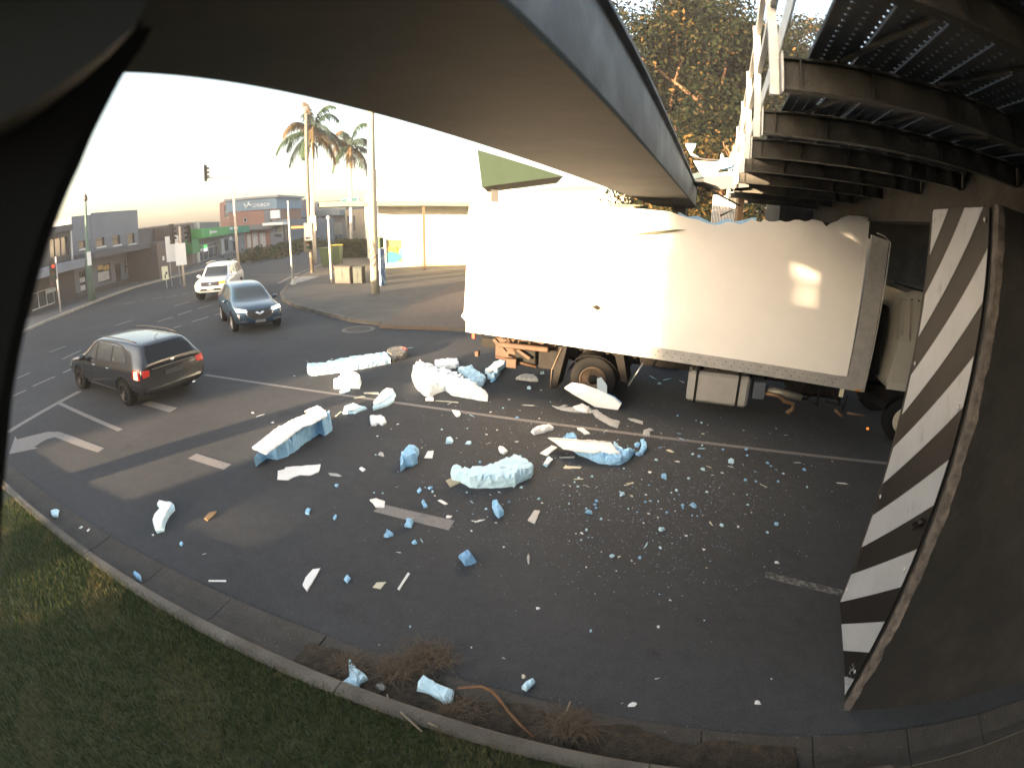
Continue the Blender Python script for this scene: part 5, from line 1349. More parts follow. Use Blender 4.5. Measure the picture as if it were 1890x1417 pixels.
V0 = [((.05, y0, .72), .15), ((.08, y0, .95), .16), ((.10, y0, 1.13), .13), ((.11, y0, 1.20), .055), ((.13, y0, 1.30), .085), ((.13, y0, 1.39), .075),
      ((.10, y0 - .17, 1.12), .06), ((.28, y0 - .2, .97), .045), ((.52, y0 - .12, 1.04), .035), ((.10, y0 + .17, 1.12), .06), ((.28, y0 + .2, .97), .045), ((.52, y0 + .12, 1.04), .035)]
skin_fig('body', V0, [(0, 1), (1, 2), (2, 3), (3, 4), (4, 5), (2, 6), (6, 7), (7, 8), (2, 9), (9, 10), (10, 11)], SKN, dr)
skin_fig('shirt', [((.05, y0, .70), .165), ((.08, y0, .95), .175), ((.10, y0, 1.12), .145), ((.10, y0 - .17, 1.11), .07), ((.24, y0 - .2, .99), .058), ((.10, y0 + .17, 1.11), .07), ((.24, y0 + .2, .99), .058)], [(0, 1), (1, 2), (2, 3), (3, 4), (2, 5), (5, 6)], SH, dr)
MB().ball((.11, y0, 1.40), .10, 8, sc=(1, .95, .8)).build('hair', mat('hair_brown', (.06, .035, .02)), dr, local=True)
MB().tube([(.56, y0 + .17 * math.cos(a), 1.02 + .17 * math.sin(a)) for a in np.linspace(0, 2 * math.pi, 17)], .014, 6).build('steering_wheel', M_TRIM, t, local=True)

# ---------------- white four wheel drive turning
fr = G(372, 553); hd = R(-72); hdv = Vector((math.cos(hd), math.sin(hd), 0)); lv = Vector((-hdv.y, hdv.x, 0))
ctr = fr - hdv * 1.42 + lv * .86
t = thing('white_four_wheel_drive', 'white four wheel drive wagon with one orange blinker turning behind the blue SUV', 'car', (ctr.x, ctr.y, 0), hd)
PWH = mat('white_paint', (.70, .71, .72), rough=.3, coat=1.0)
st = [(-2.5, .55, .80, 1.0, 1.15, .68), (-2.52, .46, .93, 1.18, 1.5, .70), (-2.4, .42, .965, 1.20, 1.80, .68), (-1.8, .40, .975, 1.18, 1.90, .70), (-.6, .38, .98, 1.17, 1.92, .72), (.2, .38, .98, 1.16, 1.88, .71),
      (.55, .38, .98, 1.15, 1.70, .72), (.9, .38, .98, 1.14, 1.34, .76), (1.15, .40, .98, 1.13, 1.23, .80), (1.75, .42, .97, 1.10, 1.19, .80), (2.2, .44, .95, 1.03, 1.13, .78), (2.38, .46, .90, .90, 1.00, .76), (2.46, .50, .80, .74, .84, .7)]
WR = .41; WH = [(-1.42, 1, .84), (-1.42, -1, .84), (1.42, 1, .84), (1.42, -1, .84)]
body, bvh = car_shell(st, t, PWH, WH, WR)
for x, s_, y in WH: wheel(x, s_, .85, WR, .27, t, M_RIM, 5, steer=R(-14) if x > 0 else 0)
decal(bvh, [(-.68, 1.23), (.68, 1.23), (.66, 1.45), (.60, 1.74), (-.60, 1.74), (-.66, 1.45)], 'x', 1, M_CARGL, 'windscreen', t)
for s_ in (1, -1):
    decal(bvh, [(.05, 1.24), (.74, 1.22), (.50, 1.60), (.10, 1.74)], 'y', s_, M_CARGL, 'front_side_window', t)
    decal(bvh, [(-.95, 1.25), (-.03, 1.24), (.0, 1.75), (-.9, 1.76)], 'y', s_, M_CARGL, 'rear_side_window', t)
    decal(bvh, [(-2.15, 1.28), (-1.05, 1.26), (-1.02, 1.75), (-1.95, 1.72)], 'y', s_, M_CARGL, 'quarter_window', t)
    mirror(s_, .72, 1.26, .96, PWH, t)
    hl = decal(bvh, [(s_ * .50, .90), (s_ * .90, .92), (s_ * .90, 1.06), (s_ * .55, 1.04)], 'x', 1, mat('lamp_glass', (.5, .55, .6)), 'headlight', t, off=.012, step=.05)
    if s_ == 1: decal(bvh, [(.50, .89), (.80, .91), (.80, 1.05), (.53, 1.04)], 'x', 1, mat('blinker_lit', (.6, .2, .02), emit=(1, .36, .03), es=.4), 'indicator_lamp', hl, off=.03, step=.05)
    MB().tube([(-1.95, s_ * .66, 1.93), (-1.0, s_ * .69, 1.97), (.1, s_ * .69, 1.93)], .022, 6).build('roof_rail', M_GALV, t, local=True)
    for hx in (-.85, .15): handle(bvh, hx, 1.05, s_, t, M_CHROME)
decal(bvh, [(-.50, .82), (.50, .82), (.56, 1.04), (-.56, 1.04)], 'x', 1, M_TRIM, 'grille', t, off=.012)
for z in (.86, .93, 1.0): seam(bvh, [(-.52, z), (.52, z)], 'x', 1, t, M_CHROME, .012, 'grille_bar')
decal(bvh, [(-.07, .89), (.07, .89), (.07, .99), (-.07, .99)], 'x', 1, M_CHROME, 'emblem', t, off=.035, step=.04)
decal(bvh, [(-.62, .58), (.62, .58), (.55, .70), (-.55, .70)], 'x', 1, M_TRIM, 'lower_intake', t, off=.012)
decal(bvh, [(-.19, .62), (.19, .62), (.19, .72), (-.19, .72)], 'x', 1, M_PLATE, 'number_plate', t, off=.03)

# ---------------- the white box truck wedged under the beam
TY = R(-20); P0 = Vector((1.71, 10.6, 0)); TU = Vector((math.cos(TY), math.sin(TY), 0)); TV = Vector((-TU.y, TU.x, 0))
def TL(px, py): return onwall(px, py, P0, P0 + TU)        # (s, z) on the near side plane
tk = thing('box_truck', 'white rigid box truck with its torn cargo body crushed under the low bridge beam', 'truck', P0, TY)
M_WHITE = mat('box_panel_white', (.80, .79, .77), rough=.42, var=.05, scale=1.2, coat=.15)
M_ALU = mat('aluminium_rail', (.46, .46, .46), rough=.42, metal=.45, var=.2, scale=6)
M_ALUT = mat('tank_aluminium', (.50, .49, .47), rough=.36, metal=.55, var=.15, scale=2)
M_CHAS = mat('chassis_black', (.014, .013, .012), rough=.75, spec=.15, var=.4, scale=6)
M_CHASB = mat('chassis_sunlit', (.055, .030, .016), rough=.7, var=.4, scale=6)  # chassis colour with the low sun's warm tint mixed in
M_FOAM = mat('blue_foam', (.31, .57, .84), rough=.9, var=.2, scale=14, bump=.8, bscale=28)
M_FOAML = mat('pale_blue_foam', (.56, .79, .92), rough=.9, var=.12, scale=14, bump=.8, bscale=28)
M_SKIN = mat('panel_skin', (.80, .80, .80), rough=.5, var=.06, scale=5)
M_WOOD = mat('ply', (.45, .38, .26), rough=.8, var=.2, scale=12)
zr_ = TL(862, 612)[1]; sr_ = TL(862, 612)[0]; sf_, zf_ = TL(1560, 717); sp_ = TL(1590, 719)[0]
def zb(s): return zr_ + (zf_ - zr_) * (s - sr_) / (sf_ - sr_)
tilt = (zf_ - zr_) / (sf_ - sr_)
# ragged top line traced on the side plane
top_px = [(1583, 399), (1566, 398), (1553, 402), (1545, 408), (1533, 412), (1524, 419), (1516, 409), (1505, 406), (1498, 405), (1492, 408), (1484, 409), (1475, 406), (1466, 406), (1458, 409), (1449, 410), (1440, 407), (1430, 409), (1420, 409), (1411, 405), (1404, 410), (1396, 408), (1388, 404), (1379, 409), (1367, 414), (1356, 411), (1342, 409), (1330, 414), (1318, 415), (1303, 411), (1288, 405), (1270, 402), (1252, 396), (1236, 390), (1214, 388), (1190, 386), (1170, 384), (1140, 378), (1118, 376), (1092, 372), (1060, 374), (1030, 370), (1000, 372), (960, 370), (925, 374), (900, 372), (868, 376)]
top = [TL(*p) for p in top_px]
sL = sr_ - .0
side = [(sL - .02, zb(sL)), (sL - .04, zb(sL) + .28), (sL - .12, zb(sL) + .36), (sL - .05, zb(sL) + .48), (sL - .02, zb(sL) + .9), (sL - .0, top[-1][1])]
outline = top[::-1] + [(sf_ - .03, top[0][1]), (sf_ - .03, zb(sf_) + .26), (sf_ - .1, zb(sf_ - .1) + .26)] + [(s, zb(s) + .24) for s in np.linspace(sf_ - .3, sL, 12)] + side[1:5]
def local_slab(pts, y0, y1, m, name, parent, grid=None, bulge=None):
    v, e, f, *_ = delaunay_2d_cdt([Vector(p) for p in pts] + (grid or []), [], [list(range(len(pts)))], 1, 1e-4)
    n = len(v); bf = bulge or (lambda s, z: 0)
    vs = [(p.x, y0 + bf(p.x, p.y), p.y) for p in v] + [(p.x, y1 + bf(p.x, p.y), p.y) for p in v]
    fs = [tuple(q) for q in f] + [tuple(i + n for i in q[::-1]) for q in f]
    cnt = {}
    for q in f:
        for a, b in zip(q, list(q[1:]) + [q[0]]): cnt[(a, b)] = cnt.get((a, b), 0) + 1
    fs += [(b, a, a + n, b + n) for (a, b) in cnt if (b, a) not in cnt]
    mb = MB(); mb.add(vs, fs); return mb.build(name, m, parent, local=True)
grid = [Vector((s, z)) for s in np.arange(sL + .1, sf_ - .08, .18) for z in np.arange(zb(0) + .4, 3.95, .18) if inpoly((s, z), outline)]
def bulge(s, z):
    k = max(0, (z - 3.2)) 
    return .02 * k * math.sin(s * 2.3) + .012 * noise.noise(Vector((s * 1.3, z * 1.2, 0))) * min(1, k + .15) - .01
sp = local_slab(outline, -.03, .03, M_WHITE, 'side_panel', tk, grid, bulge)
# foam core showing along the torn top edge
mb = MB()
for i in range(20, 31):
    a, b = top[i], top[i + 1]
    mb.prism([(a[0], -.0, a[1] - .05), (b[0], -.0, b[1] - .05), (b[0], .0, b[1] + .05 + .03 * math.sin(i * 2.1)), (a[0], .0, a[1] + .05 + .03 * math.sin((i - 1) * 2.1))], (0, .05, 0))
mb.build('foam_core', M_FOAM, sp, local=True)
# bottom rail, corner post, front and far walls
mb = MB()
mb.prism([(sL, -.045, zb(sL)), (sp_, -.045, zb(sp_)), (sp_, -.045, zb(sp_) + .25), (sL, -.045, zb(sL) + .25)], (0, .05, 0))
mb.prism([(sL, -.055, zb(sL)), (sp_, -.055, zb(sp_)), (sp_, -.055, zb(sp_) + .03), (sL, -.055, zb(sL) + .03)], (0, .009, 0))
for i in range(46):
    s = sL + .15 + i * .175
    for dz in (.09, .17): mb.lathe([(.011, 0), (.011, .004), (.004, .008)], Matrix.Translation((s + (dz > .1) * .05, -.046, zb(s) + dz)) @ Matrix.Rotation(math.pi / 2, 4, 'X'), 6, mi=1)
rl = mb.build('bottom_rail', [M_ALU, M_CHAS], tk, local=True)
zt_ = TL(1605, 440)[1]
mb = MB(); mb.prism([(sf_ - .02, -.06, zb(sf_) + .0), (sp_ + .02, -.06, zb(sf_)), (sp_ + .06, -.06, zt_), (sf_ + .04, -.06, zt_ + .07)], (0, .09, 0)); mb.build('corner_post', M_ALU, tk, local=True)
mb = MB(); mb.tube([(sp_ + .03, -.07, zb(sf_) + .0), (sp_ + .09, -.07, zt_ - .02), (sp_ - .05, -.07, zt_ + .08), (sp_ - .22, -.07, zt_ + .12)], .014, 6); mb.build('edge_trim', M_GALV, tk, local=True)
mb = MB(); mb.prism([(sf_ + .15, .03, zb(sf_)), (sf_ + .15, 2.4, zb(sf_)), (sf_ + .15, 2.4, 4.05), (sf_ + .15, .03, 4.05)], (.06, 0, 0)); mb.build('front_wall', M_WHITE, tk, local=True)
MB().prism([(sL, 2.38, zb(sL)), (sf_, 2.38, zb(sf_)), (sf_, 2.38, 4.05), (sL, 2.38, 4.05)], (0, .05, 0)).build('far_side_panel', M_WHITE, tk, local=True)
MB().prism([(sL, .04, zb(sL) + .03), (sf_, .04, zb(sf_) + .03), (sf_, 2.37, zb(sf_) + .03), (sL, 2.37, zb(sL) + .03)], (0, 0, .10)).build('floor', M_CHAS, tk, local=True)
MB().prism([(sL + .02, .04, zb(sL) + .14), (sL + .02, 2.37, zb(sL) + .14), (sL + .02, 2.37, 4.1), (sL + .02, .04, 4.1)], (.05, 0, 0)).build('rear_door', M_WHITE, tk, local=True)
# crumpled roof remains over the tail
mb = MB(); nx, ny = 26, 8; vs = []; fs = []
for i in range(nx + 1):
    for j in range(ny + 1):
        s = sL + .05 + 3.4 * i / nx; y = .02 + 2.36 * j / ny
        z = 4.14 + .05 * noise.noise(Vector((s * 1.6, y * 1.6, 3))) + .04 * abs(math.sin(s * 3.1 + y)) - .0
        vs.append((s, y, z))
for i in range(nx):
    for j in range(ny): a = i * (ny + 1) + j; fs.append((a, a + 1, a + ny + 2, a + ny + 1))
mb.add(vs, fs); mb.build('roof_sheet', M_WHITE, tk, local=True)
# torn flaps on the side seen as thin greenish strips
for pts in ([(962, 352), (1040, 345), (1112, 343), (1096, 351), (1030, 353)], [(1160, 434), (1200, 427), (1250, 423), (1268, 424), (1215, 432)], [(1118, 378), (1140, 376), (1192, 379), (1142, 383)]):
    q = [TL(*p) for p in pts]; mb = MB(); mb.prism([(s, -.10, z) for s, z in q], (0, .012, 0)); mb.build('torn_strip', mat('strip_grey_green', (.10, .11, .07), rough=.6), tk, local=True)
# gash with dark dents in the lit panel
q = [TL(*p) for p in [(1085, 563), (1098, 560), (1112, 567), (1128, 590), (1137, 615), (1120, 606), (1100, 592)]]
mb = MB(); mb.prism([(s, -.052, z) for s, z in q], (0, .008, 0)); mb.build('scrape', mat('scrape_tan', (.36, .28, .22), rough=.9, var=.5, scale=14), tk, local=True)
q = [TL(*p) for p in [(1094, 566), (1103, 562), (1110, 568), (1104, 572)]]; MB().prism([(s, -.062, z) for s, z in q], (0, .008, 0)).build('dent', M_CHAS, tk, local=True)
# chassis rails, cross members
for y in (.75, 1.6): MB().box((1.9, y, .93), (9.6, .09, .24), bev=.01).build('chassis_rail', M_CHAS, tk, local=True)
mb = MB()
for s in np.arange(sL + .3, 5, .6): mb.box((s, 1.2, zb(s) - .05), (.07, 2.2, .09))
mb.build('cross_member', M_CHAS, tk, local=True)
# rear axle and wheels
WRr = .52; sw = 0.06
def twheel(s, y, side, r, wd, name='wheel', hubm=None, front=False):
    M = Matrix.Translation((s, y, r)) @ Matrix.Rotation(-side * math.pi / 2, 4, 'X')
    tr = MB().lathe([(r * .56, -wd / 2), (r * .92, -wd / 2), (r * .99, -wd * .40), (r, -wd * .30), (r, wd * .30), (r * .99, wd * .40), (r * .92, wd / 2), (r * .66, wd * .5), (r * .58, wd * .44), (r * .56, wd * .1)], M, 36).build(name, M_TYRE, tk, local=True)
    # tread grooves
    mb = MB()
    if front: prof = [(r * .575, wd * .30), (r * .59, wd * .48), (r * .55, wd * .50), (r * .50, wd * .46), (r * .34, wd * .60), (r * .12, wd * .62)]
    else: prof = [(r * .575, wd * .30), (r * .59, wd * .50), (r * .55, wd * .51), (r * .52, wd * .30), (r * .42, -wd * .05), (r * .30, -wd * .08), (r * .29, wd * .05)]
    mb.lathe(prof, M, 32)
    mb.build('rim', hubm or mat('rim_tan', (.07, .052, .038), rough=.6, var=.3, scale=12), tr, local=True)
    mb = MB(); mb.lathe([(r * .22, -wd * .1), (r * .22, wd * .32), (r * .16, wd * .38), (r * .15, wd * .42), (.01, wd * .42)], M, 20)
    for k in range(10):
        a = 2 * math.pi * k / 10; mb.lathe([(.017, 0), (.017, .045), (.008, .05)], M @ Matrix.Translation((math.cos(a) * r * .345, math.sin(a) * r * .345, wd * (.60 if front else -.04) - .01)), 6, mi=1)
    mb.build('hub', [M_CHAS, mat('nut_tan', (.2, .13, .07), metal=.4, rough=.5)], tr, local=True)
    return tr
twheel(sw, .15, -1, WRr, .27); twheel(sw, .46, -1, WRr, .27, 'inner_wheel'); twheel(sw, 2.25, 1, WRr, .27); twheel(sw, 1.94, 1, WRr, .27, 'inner_wheel')
MB().tube([(sw, .3, WRr), (sw, 2.1, WRr)], .09, 10).build('rear_axle', M_CHAS, tk, local=True)
MB().ball((sw, 1.2, WRr), .26, 10).build('differential', M_CHAS, tk, local=True)
for y in (.72, 1.62): MB().tube([(sw - .75, y, .80), (sw - .3, y, .68), (sw, y, .64), (sw + .3, y, .68), (sw + .75, y, .80)], .045, 4, smooth=False).build('leaf_spring', M_CHAS, tk, local=True)
# mudguard flaps front and rear of the wheel
for pts in ([(1016, 717), (1026, 716), (1046, 640), (1030, 640)], [(1146, 704), (1158, 706), (1150, 652), (1133, 650)]):
    q = [TL(*p) for p in pts]; c = sum(p[0] for p in q) / 4
    mb = MB(); mb.prism([(s, .0, z) for s, z in q], (0, .6, 0)); mb.build('mud_flap', M_CHAS, tk, local=True)
q = [TL(1020, 715), TL(1036, 650)]
MB().tube([(q[0][0] - .06, -.03, q[0][1]), (q[0][0] - .04, -.03, (q[0][1] + q[1][1]) / 2), (q[1][0], -.03, q[1][1] + .1)], .012, 5).build('flap_edge', mat('edge_tan', (.12, .09, .06)), tk, local=True)
mb = MB(); vs = []
for k in range(13):
    a = math.pi * (.06 + .88 * k / 12); vs.append((sw + math.cos(a) * .60, math.sin(a) * .56 + WRr))
for a, b in zip(vs[:-1], vs[1:]): mb.prism([(a[0], 0.0, a[1]), (b[0], 0.0, b[1]), (b[0], 0.0, b[1] + .012), (a[0], 0.0, a[1] + .012)], (0, .6, 0))
mb.build('mudguard', M_CHAS, tk, local=True)
MB().tube([(TL(1180, 650)[0] + .10, .02, 1.05), (TL(1160, 708)[0], .02, .50)], .02, 5).build('guard_stay', M_RIM, tk, local=True)
# fuel tank with straps
ta = TL(1272, 690); tb = TL(1386, 712); zt1 = TL(1275, 684)[1]; zb1 = TL(1275, 741)[1]
s0_, s1_ = ta[0], tb[0]; cz = (zt1 + zb1) / 2; hh = (zt1 - zb1)
tank = MB(); tank.box(((s0_ + s1_) / 2, .40, cz - .02), (s1_ - s0_, .68, hh), bev=.06); tn = tank.build('fuel_tank', M_ALUT, tk, local=True)
for f_ in (.14, .86 - .04):
    s = s0_ + (s1_ - s0_) * f_; mb = MB()
    for (c, d) in (((s, .055, cz - .02), (.055, .012, hh + .02)), ((s, .40, cz - .02 + hh / 2 + .006), (.055, .69, .012)), ((s, .40, cz - .02 - hh / 2 - .006), (.055, .69, .012))): mb.box(c, d)
    mb.box((s, .2, cz + hh / 2 + .06), (.06, .1, .14)); mb.build('strap', M_CHAS, tn, local=True)
MB().lathe([(.05, 0), (.05, .05), (.04, .06)], Matrix.Translation((s0_ + .25, .3, cz + hh / 2 - .02)), 14).build('filler_cap', M_CHAS, tn, local=True)
# battery box, exhaust, air tank
s = s1_ + .22; MB().box((s, .45, .70), (.26, .55, .38), bev=.02).build('battery_box', mat('box_blue_grey', (.07, .085, .11), rough=.5), tk, local=True)
q = [TL(*p) for p in [(1415, 733), (1440, 737), (1452, 748), (1468, 752), (1466, 763), (1455, 770)]]
MB().tube([(a, .25, z) for a, z in q], .045, 10).build('exhaust_pipe', mat('exhaust_tan', (.16, .10, .06), rough=.5, metal=.4), tk, local=True)
q = [TL(*p) for p in [(1418, 733), (1445, 740)]]
MB().tube([(q[0][0], .35, q[0][1] + .06), (q[1][0] + .45, .35, q[1][1] + .02)], .085, 12).build('muffler', mat('muffler_grey', (.2, .19, .17), rough=.5, metal=.5), tk, local=True)
q = [TL(*p) for p in [(1545, 762), (1555, 772), (1560, 776)]]
MB().tube([(a, .2, z) for a, z in q], .03, 8).build('bent_rod', mat('rust_orange', (.12, .06, .035)), tk, local=True)
q = [TL(*p) for p in [(1568, 768), (1600, 774)]]
MB().tube([(a, .2, z) for a, z in q], .028, 8).build('bent_rod', mat('tan_rod', (.13, .09, .06)), tk, local=True)
MB().box((TL(1553, 722)[0], -.02, zb(sf_) - .09), (.08, .05, .17)).build('marker_bracket', mat('cream_bracket', (.6, .55, .42)), tk, local=True)
MB().box((sp_ - .1, -.05, zb(sf_) + .012), (.12, .03, .035)).build('marker_lamp', mat('amber', (.6, .22, .03), rough=.3), tk, local=True)
# gearbox / hoses clutter
mb = MB()
for i in range(9):
    s = 3.9 + random.random() * 2.0; z = .5 + random.random() * .35
    mb.tube([(s, .5, z), (s + random.uniform(-.3, .4), .45, z + random.uniform(-.15, .15)), (s + random.uniform(-.1, .5), .6, z + .2)], random.uniform(.015, .04), 6)
mb.build('hoses', M_CHAS, tk, local=True)
MB().box((5.0, 1.2, .75), (1.3, .7, .5), bev=.1).build('gearbox', M_CHAS, tk, local=True)
# tail: underride frame, tail-lift pieces, the low sun's brown tint put into their colour
def TB(px0, py0, px1, py1, y0, y1, m, name, bev=.01):
    a, z0 = TL(px0, py0); b, z1 = TL(px1, py1); return MB().box(((a + b) / 2, (y0 + y1) / 2, (z0 + z1) / 2), (abs(b - a), y1 - y0, abs(z1 - z0)), bev=bev).build(name, m, tk, local=True)
TB(934, 662, 952, 681, .0, .12, M_CHASB, 'underride_bar'); TB(870, 652, 877, 663, .2, .32, M_CHASB, 'underride_bar')
bx = TL(943, 672); MB().box((bx[0] + .0, 1.2, bx[1] + .02), (.12, 2.1, .14), bev=.01).build('underride_beam', M_CHASB, tk, local=True)
q = [TL(904, 630), TL(925, 652)]; MB().prism([(q[0][0], .15, q[0][1]), (q[0][0] + .07, .15, q[0][1] + .03), (q[1][0] + .07, .15, q[1][1]), (q[1][0], .15, q[1][1] - .06)], (0, .08, 0)).build('lift_arm', M_CHASB, tk, local=True)
q = [TL(950, 650), TL(972, 662)]; MB().prism([(q[0][0], .1, q[0][1]), (q[0][0] + .05, .1, q[0][1] + .04), (q[1][0] + .05, .1, q[1][1]), (q[1][0], .1, q[1][1] - .06)], (0, .08, 0)).build('lift_arm', M_CHASB, tk, local=True)
q = [TL(*p) for p in [(973, 625), (992, 628), (992, 652), (988, 652), (985, 643), (970, 638)]]; MB().prism([(s, .45, z) for s, z in q], (0, .02, 0)).build('chassis_gusset', M_CHASB, tk, local=True)
MB().prism([(TL(992, 627)[0], .70, TL(992, 627)[1]), (TL(1030, 632)[0], .70, TL(1030, 632)[1]), (TL(1030, 648)[0], .70, TL(1030, 648)[1]), (TL(992, 645)[0], .70, TL(992, 645)[1])], (0, .02, 0)).build('frame_plate', M_CHASB, tk, local=True)
for pth in ([(925, 622), (945, 660)], [(955, 622), (942, 655)], [(962, 625), (975, 650)], [(935, 624), (915, 650)]):
    q = [TL(*p) for p in pth]; MB().tube([(a, .3, z) for a, z in q], .022, 6).build('brace_rod', M_CHASB, tk, local=True)
TB(871, 612, 877, 626, .0, .08, mat('marker_red', (.4, .06, .03)), 'tail_marker'); TB(868, 611, 879, 615, -.02, .1, M_SKIN, 'lamp_housing')
# cab
z0c, z1c = TL(1640, 716)[1], TL(1660, 532)[1]; sc0 = TL(1637, 716)[0]
M_CAB = mat('cab_white', (.38, .37, .33), rough=.4, coat=.4)
mb = MB()
prof = [(0, .0), (1.85, .0), (1.95, .5), (1.9, 1.1), (1.65, 1.85), (1.4, 2.15), (.25, 2.2), (.06, 2.12), (.05, .9), (-.02, .12)]
hscale = (z1c - z0c) / 2.2
for (y0, y1) in ((.02, .06), (.06, 2.30), (2.30, 2.34)):
    ins = .05 if y0 != .06 else 0
    P = [(sc0 + (a if not ins else min(max(a, .05), 1.88)), y0, z0c + b * hscale - (ins if b > 1.5 else 0)) for a, b in prof]
    mb.prism(P, (0, y1 - y0, 0))
cb = mb.build('cab', M_CAB, tk, local=True)
# pressed panel lines on the side of the cab
def cabline(pts, r=.008, m=M_CAB): 
    q = [TL(*p) for p in pts]; return MB().tube([(s, -.0, z) for s, z in q], r, 5).build('pressing', m, cb, local=True)
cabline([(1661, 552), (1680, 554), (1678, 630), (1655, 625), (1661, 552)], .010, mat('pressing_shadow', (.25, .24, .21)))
cabline([(1668, 556), (1664, 620)], .012); cabline([(1684, 556), (1680, 628)], .012)
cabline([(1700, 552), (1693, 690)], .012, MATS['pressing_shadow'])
q = TL(1660, 690); MB().prism([(sc0 - .03, -.02, z0c - .02), (sc0 + 1.2, -.02, z0c - .02), (sc0 + 1.2, .01, z0c + .12), (sc0 + .0, .01, z0c + .12)], (0, .03, 0)).build('cab_skirt', M_CAB, cb, local=True)
for dx in (.14, .3): MB().lathe([(.018, 0), (.018, .01)], Matrix.Translation((sc0 + dx + .05, .0, z1c - .18)) @ Matrix.Rotation(math.pi / 2, 4, 'X'), 8).build('vent_hole', M_CHAS, cb, local=True)
MB().tube([(sc0 - .25, .0, z1c + .10), (sc0 + .05, .0, z1c + .05), (sc0 + .6, .0, z1c + .0)], .018, 6).build('roof_trim', M_CHAS, cb, local=True)
mb = MB(); mb.prism([(sc0 + 1.0, -.0, z0c + .95), (sc0 + 1.6, 0, z0c + .95), (sc0 + 1.4, 0, z0c + 1.6), (sc0 + 1.0, 0, z0c + 1.6)], (0, .012, 0)); mb.build('side_window', M_CARGL, cb, local=True)
MB().box((sc0 - .28, 1.2, z0c + .85), (.30, 1.7, 1.5), bev=.06).build('air_intake', M_CHAS, tk, local=True)
# front wheel + guard
sfw = TL(1655, 805)[0] + .12
twheel(sfw, .18, -1, .50, .28, 'front_wheel', mat('rim_white', (.5, .48, .42), rough=.5), True); twheel(sfw, 2.2, 1, .50, .28, 'front_wheel', MATS['rim_white'], True)
MB().tube([(sfw, .3, .5), (sfw, 2.1, .5)], .06, 8).build('front_axle', M_CHAS, tk, local=True)
mb = MB(); vs = []
for k in range(13):
    a = math.pi * (.10 + .80 * k / 12); vs.append((sfw + math.cos(a) * .62, math.sin(a) * .60 + .5))
for a, b in zip(vs[:-1], vs[1:]): mb.prism([(a[0], 0.02, a[1]), (b[0], 0.02, b[1]), (b[0], 0.02, b[1] + .02), (a[0], 0.02, a[1] + .02)], (0, .5, 0))
mb.build('front_mudguard', M_CHAS, tk, local=True)
MB().lathe([(.03, 0), (.03, .02)], Matrix.Translation((TL(1602, 792)[0], .05, TL(1602, 792)[1])) @ Matrix.Rotation(math.pi / 2, 4, 'X'), 10).build('side_reflector', mat('amber_reflector', (.8, .25, .03), rough=.3, emit=(1, .3, .05), es=.12), tk, local=True)

# solid tail sub-frame hanging under the box floor
for y0, y1, a, b, z0, z1, m in ((.62, .70, -2.5, -.75, .62, 1.12, M_CHASB), (.25, .55, -1.85, -1.35, .58, .98, M_CHAS), (.15, .45, -1.25, -.8, .60, 1.05, M_CHAS), (.05, .12, -2.2, -1.0, 1.02, 1.14, M_CHASB)):
    MB().box(((a + b) / 2, (y0 + y1) / 2, (z0 + z1) / 2), (b - a, y1 - y0, z1 - z0), bev=.02).build('tail_frame', m, tk, local=True)
MB().tube([(-2.3, .18, .75), (-1.3, .18, .62)], .035, 8).build('lift_cylinder', M_CHASB, tk, local=True)

# ================================================================== CRASH DEBRIS
def Z(ox, oy, sc, pts): return [(ox + x / sc, oy + y / sc) for x, y in pts]
Z1 = lambda p: Z(440, 630, 5.247, p)
Z2 = lambda p: Z(740, 640, 5.903, p)
Z3 = lambda p: Z(980, 720, 7.269, p)
Z4 = lambda p: Z(660, 820, 4.295, p)
Z6 = lambda p: Z(260, 850, 3.78, p)
Z7 = lambda p: Z(600, 1150, 3.635, p)
M_FOAMW = mat('white_foam', (.78, .84, .88), rough=.9, var=.1, scale=14, bump=.8, bscale=28)
M_FOAMD = mat('mid_blue_foam', (.20, .40, .66), rough=.9, var=.25, scale=14, bump=1, bscale=45)
M_SHARD = mat('white_shard', (.72, .72, .71), rough=.5)
M_SHARDG = mat('grey_shard', (.36, .37, .37), rough=.5, var=.15)
M_SHARDC = mat('cream_shard', (.55, .52, .40), rough=.6)
def refine(P, step, jag):
    O_ = []
    for a, b in zip(P, P[1:] + P[:1]):
        k = max(1, int((b - a).length / step)); n = Vector((-(b - a).y, (b - a).x)).normalized() if (b - a).length > 1e-6 else Vector((0, 0))
        for i in range(k): O_.append(a.lerp(b, i / k) + (n * random.uniform(-jag, jag) if i else Vector((0, 0))))
    return O_
